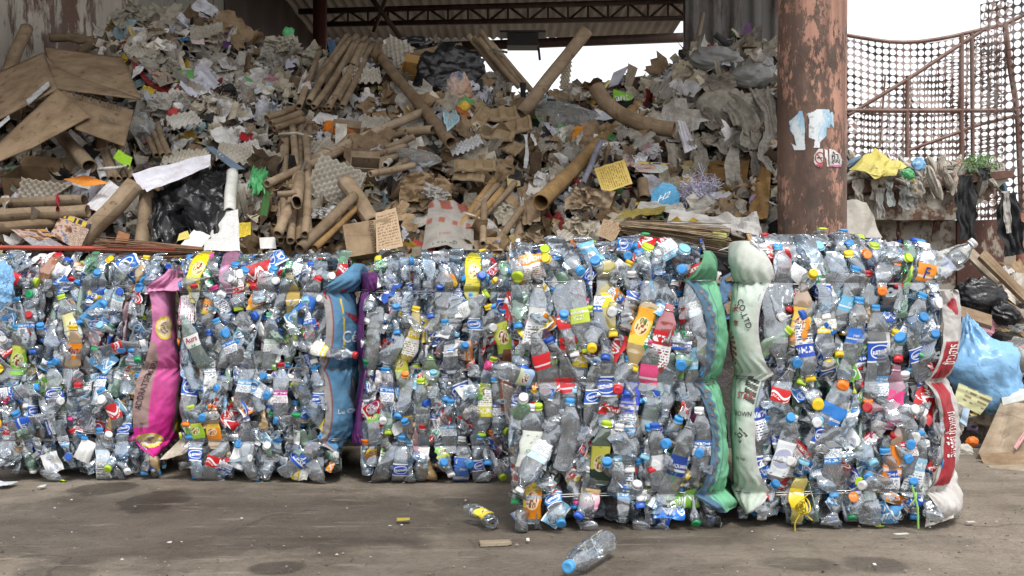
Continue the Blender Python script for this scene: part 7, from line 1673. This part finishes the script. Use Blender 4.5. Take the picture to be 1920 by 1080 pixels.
hang(1700, 345, 392, 34, 5.98, 'torn dusty grey film hanging from the hopper rim', (1, 1, 1), 'grey_film', 'plastic_film', 'plastic film', None, 8, .3, 3)
hang(1812, 326, 452, 34, 5.95, 'long black cloth hanging down the hopper front', (1, 1, 1), 'black_cloth', 'black_cloth', 'cloth', None, 2, .5, 3.5, 0)
hang(1846, 314, 338, 20, 5.95, 'small black cloth hung below the green garland', (1, 1, 1), 'black_cloth', 'black_cloth', 'cloth', None, 4, .4, 2, 0)
hang(1893, 358, 482, 38, 6.0, 'torn black cloth hanging beside the rust orange post', (1, 1, 1), 'black_cloth', 'black_cloth', 'cloth', None, 12, .6, 3, -.2)
hang(1888, 356, 438, 14, 5.9, 'pale cloth strip over the torn black cloth', (.5, .49, .47), 'rag', 'rag', 'rag', None, 4, .5, 1.5, .3)
bag((1702, 326), 28, 18, 'teal plastic film on the hopper rags', 'green_film', -.05, .5, 14, .3, 3, D=5.98)
bag((1722, 308), 24, 24, 'pale blue film sheet on the hopper rags', 'blue_film', 0, .4, 30, .3, 3, D=6.0)
mb = MB(); rs = np.random.RandomState(8)
for i in range(1500):
    a = rs.normal(size=3) * np.array([.065, .06, .036]); 
    if (a[0] / .12) ** 2 + (a[2] / .07) ** 2 > 1: continue
    p = at(1834, 308, 6.05) + a; d = unit(rs.normal(size=3)) * (.010 + .012 * rs.rand()); s_ = unit(np.cross(d, rs.normal(size=3))) * .0028
    mb.add(np.array([p - s_, p + s_, p + d]), [[0, 1, 2]], np.array((.17, .32, .12)) * (.6 + 1.2 * rs.rand()))
tag(mb.build('green_garland', M['ocolv'] if 'ocolv' in M else M['scrap'], smooth=False), 'bright green tinsel garland lying on the hopper rags', 'garland')
# mound of waste on the ground beyond the last bale
def mound_z(x, D):
    px = 960 + np.asarray(x) / np.asarray(D) * F; top = np.clip((px - 1740) / 130, 0, 1); s_ = np.clip((np.asarray(D) - 4.35) / 1.3, 0, 1)
    return .72 * top ** .6 * s_ ** 1.2 * np.clip((6.4 - D) / .4, 0, 1) + .02
xs = np.linspace(1.5, 3.9, 60); ds = np.linspace(3.6, 6.5, 60); X, Dd = np.meshgrid(xs, ds, indexing='ij'); P3 = np.stack([X, Dd, mound_z(X, Dd)], -1).reshape(-1, 3); P3[:, 2] += .03 * folds(P3, np.random.RandomState(3), 6, 5) - .05
mb = MB(); mb.add(P3, grid_faces(59, 59)); tag(mb.build('waste_mound', hcore, smooth=False, origin=(0, 0, 0)), 'low dirty mound of waste beside the last bale', 'waste heap', None, 'stuff')
_hz = heap_z; heap_z = mound_z
rg = np.ones(len(WC)); rg[[0, 1, 3]] = 1.6; rg[[4, 5]] = 1.4; rg[[10, 11, 13, 14]] = .1
scrap_layer_args = dict(dmin=4.4, dmax=6.0, xr=(1.75, 3.6), reg=rg, zmin=.03)
scrap_layer('ground_scraps', 'torn paper and card scraps over the low mound', 620, 61, .05, .2, .03, ['sheet', 'sheet', 'strip', 'ball'], **scrap_layer_args)
heap_z = _hz
def slab(pts, label, col, cat='cardboard', name='cardboard_sheet', mat='kraft', amp=.02, th=.006, group=None, n=12):
    """pts: photo pixel x, y and depth"""
    mb = MB(); panel(mb, [at(*p) for p in pts], th, n, nxt(), amp); return tag(mb.build(name, M[mat], color=col, smooth=False), label, cat, group)
slab([(1592, 318, 6.0), (1648, 330, 5.9), (1702, 312, 6.0), (1640, 280, 6.2)], 'yellow plastic bag lying on the hopper rags', (1, 1, 1), 'bag', 'plastic_bag', 'yellow_film', .10, .004, None, 26)
slab([(1632, 326, 5.93), (1680, 330, 5.9), (1690, 300, 6.0), (1640, 300, 6.0)], 'yellow bag end drooping over the rags', (1, 1, 1), 'bag', 'plastic_bag', 'yellow_film', .12, .004, None, 22)
slab([(1570, 450, 5.5), (1655, 445, 5.5), (1625, 378, 5.7), (1575, 372, 5.7)], 'cream white sack slumped behind the column', (.52, .49, .44), 'sack', 'woven_sack', 'paper', .07, .004, None, 24)
slab([(1834, 852, 3.85), (1935, 848, 3.75), (1945, 738, 4.15), (1884, 736, 4.25)], 'large flattened cardboard box leaning on the low mound', (.47, .38, .28), amp=.015)
slab([(1836, 850, 3.80), (1940, 846, 3.70), (1940, 872, 3.66), (1846, 874, 3.74)], 'brown folded edge of the flattened box on the ground', (.36, .26, .17), amp=.02)
slab([(1850, 873, 3.70), (1940, 870, 3.62), (1940, 884, 3.60), (1880, 893, 3.58)], 'pale cardboard flap lying flat on the yard', (.52, .44, .34), amp=.03)
slab([(1905, 842, 3.72), (1935, 800, 3.85), (1940, 780, 3.9), (1900, 838, 3.74)], 'red and white printed tape on the flattened box', (.55, .3, .3), 'tape', 'printed_tape', 'print')
slab([(1826, 790, 4.3), (1870, 800, 4.25), (1878, 735, 4.5), (1848, 748, 4.5)], 'torn cardboard piece below the blue bag', (.42, .32, .22))
slab([(1880, 760, 4.15), (1935, 745, 4.1), (1935, 728, 4.2), (1876, 730, 4.25)], 'white folded paper on top of the flattened box', (.68, .68, .66), 'paper', 'paper_sheet', 'paper')
slab([(1836, 480, 5.0), (1930, 572, 4.8), (1930, 552, 4.85), (1846, 468, 5.05)], 'long brown cardboard strip sloping above the black tarp', (.30, .22, .14), th=.02)
slab([(1815, 520, 4.9), (1925, 585, 4.8), (1925, 600, 4.7), (1815, 540, 4.8)], 'dark brown cardboard layer over the black tarp', (.24, .17, .11), th=.02)
slab([(1790, 570, 4.6), (1860, 590, 4.5), (1860, 612, 4.4), (1790, 590, 4.5)], 'brown cardboard under the black tarp', (.28, .2, .13), th=.02)
slab([(1790, 460, 5.2), (1815, 455, 5.2), (1880, 520, 5.0), (1868, 532, 5.0)], 'cream card tube flattened behind the last bale', (.5, .43, .34), th=.02)
slab([(1880, 560, 5.2), (1935, 575, 5.0), (1935, 505, 5.3), (1875, 515, 5.4)], 'pale dusty sheet covering the mound by the rust orange post', (.52, .48, .42), 'sheet', 'dusty_sheet', 'paper', .1)
bag((1840, 560), 108, 66, 'crumpled black plastic sheet above the blue bag', 'black_film', 0, .6, 10, .3, 4, 'plastic_sheet', 'plastic sheet', D=4.75)
bag((1885, 590), 54, 40, 'second crumpled black plastic sheet on the mound', 'black_film', 0, .6, 20, .3, 4, 'plastic_sheet', 'plastic sheet', D=4.7)
bag((1842, 690), 132, 178, 'big tied light blue plastic bag beside the last bale', 'blue_film', 0, .7, -14, .17, 6.5, D=4.3, neck=.05)
slab([(1788, 752, 4.10), (1838, 778, 4.08), (1862, 746, 4.06), (1798, 718, 4.10)], 'pale yellow printed card stuck on the blue bag', (.62, .62, .36), 'card', 'printed_card', 'print', .04, .003)
bag((1912, 672), 60, 76, 'clear grey plastic bag next to the blue bag', 'clear_film', 0, .7, 0, .18, 3.6, D=4.5)
bag((1905, 600), 70, 40, 'clear grey film heaped above the clear bag', 'clear_film', 0, .7, 0, .2, 3.6, D=4.8)
bag((1822, 828), 22, 20, 'bright orange wrapper on the ground beside the flattened box', 'ocol', 0, .6, 0, .2, 3, 'wrapper', 'wrapper', (.80, .20, .02), D=4.1)
for i, (x, y, w_, h_, c_, lab) in enumerate(((1806, 846, 34, 26, (.58, .56, .52), 'white crumpled paper on the ground by the last bale'), (1790, 800, 30, 40, (.55, .51, .45), 'cream crumpled paper against the last bale'), (1832, 870, 40, 14, (.66, .65, .63), 'flat white paper on the ground by the flattened box'), (1800, 770, 26, 40, (.5, .5, .52), 'grey white crumpled paper below the blue bag'))):
    bag((x, y), w_, h_, lab, 'paper', 0, .6, 8, .32, 3, 'crumpled_paper', 'crumpled paper', c_, D=4.0 if y > 830 else 4.2, smooth=False, group=CP)
slab([(1800, 790, 4.1), (1812, 800, 4.1), (1820, 762, 4.2), (1808, 758, 4.2)], 'pale blue folded paper below the blue bag', (.40, .52, .66), 'paper', 'paper_sheet', 'paper')
bag((2, 528), 46, 76, 'dark blue plastic bag at the far edge of the first bale', 'blue_film', 0, .4, 0, .3, 6, D=3.36, smooth=False)

# ================================================================== LOOSE THINGS ON THE YARD
def loose(p, A, kind, seed, crush, label, cap, lab, txt=None, tint=(1, 1, 1), sc_=1.0):
    v = variant(kind, seed, crush); E = empty('plastic_bottle', p); tag(E, label, 'bottle', 'loose bottles on the yard'); s = v['shape']
    Mx = Matrix(A.T.tolist()).to_4x4() @ Matrix.Scale(sc_, 4) @ Matrix.Translation((0, 0, -s.h * s.shr / 2))
    def add(nm, me, c, mt=None):
        o = bpy.data.objects.new(nm, me); COL.objects.link(o); o.parent = E; o.matrix_local = Mx; o.color = (*c, 1)
        if mt: o.material_slots[0].link = 'OBJECT'; o.material_slots[0].material = M[mt]
        return o
    add('body', v['body'], tint)
    if cap: add('cap', v['cap'], cap)
    if lab: add('label', v['label'], lab[0], 'lb_' + lab[1])
    if txt:
        mb = MB()
        for (tx, hg, c, zc, a0) in txt: q, t = s.lettering(tx, hg, zc, a0); mb.add(q, t, c)
        o = mb.build('lettering', M['scrap'], E, origin=(0, 0, 0), smooth=False); o.matrix_local = Mx
D1 = CH * F / (1070 - 540); p = at(1103, 1040, D1 + .02); zax = unit([-.098, -.17, -.012]); yax = unit(np.cross(zax, unit(np.cross([0, 0, 1], zax)))) ; xax = np.cross(yax, zax)
loose((p[0], p[1], .036), np.stack([xax, yax, zax]), 'water', 700, .06, 'clear ribbed bottle with a blue cap lying on the yard', (.09, .36, .70), None, [('◆', .016, (.05, .2, .5), .13, -2.2), ('||', .02, (.05, .12, .45), .085, -1.0)])
D2 = CH * F / (990 - 540); p = at(899, 975, D2 + .02); zax = unit([-.5, .75, .12]); yax = unit(np.cross(zax, unit(np.cross([0, 0, 1], zax)))); xax = np.cross(yax, zax)
loose((p[0], p[1], .030), np.stack([xax, yax, zax]), 'juice', 701, .5, 'squashed bottle with a yellow and green label lying base first', None, ((.70, .58, .05), 'fruit'), [('KING', .016, (.45, .02, .03), .085, -1.9)], sc_=.82)
def litter(x, y, w_, h_, label, col, name='paper_scrap', cat='paper scrap', mat='paper', a=0, th=.0015, group=None):
    D = CH * F / (y - 540); k = D / F; ca, sa = math.cos(R(a)), math.sin(R(a)); rs = np.random.RandomState(nxt())
    hw, hl = w_ / 2 * k, h_ / 2 * k * (D / CH); c = at(x, y, D); Q = [c + np.array([u * hw * ca - v * hl * sa * .3, u * hw * sa + v * hl * ca, .004 + .010 * rs.rand()]) for u, v in ((-1, -1), (1, -.8), (.9, 1), (-1.1, .8))]
    mb = MB(); P, f, uv = bipatch(Q, 8, nxt(), .06); P[:, 2] = np.maximum(P[:, 2], .011); shell(mb, P, f, th, (0, 0, 1), (1, 1, 1), 8, 8); return tag(mb.build(name, M[mat], color=col, smooth=False), label, cat, group)
litter(930, 1023, 58, 7, 'pale torn wood splinter lying on the yard', (.52, .45, .35), 'wood_splinter', 'splinter', 'kraft', 6, .008)
litter(757, 980, 24, 5, 'yellow scrap lying on the yard', (.45, .37, .06), a=6)
litter(8, 913, 34, 9, 'bluish white paper scrap near the first bale', (.60, .64, .70))
litter(80, 917, 11, 4, 'small white paper scrap near the first bale', (.66, .66, .64))
litter(1690, 1008, 28, 2, 'thin white strip lying before the last bale', (.7, .7, .68), a=8)
litter(318, 1024, 8, 3, 'tiny white scrap on the stained yard', (.7, .7, .7), a=30)
litter(1640, 1066, 6, 3, 'tiny white scrap on the bare yard before the last bale', (.7, .7, .7), a=-30)
litter(990, 1020, 6, 3, 'white flake between the splinter and the tall bale', (.7, .69, .66))
litter(1820, 985, 16, 2, 'grey white sliver beyond the last bale', (.6, .6, .57), a=10)
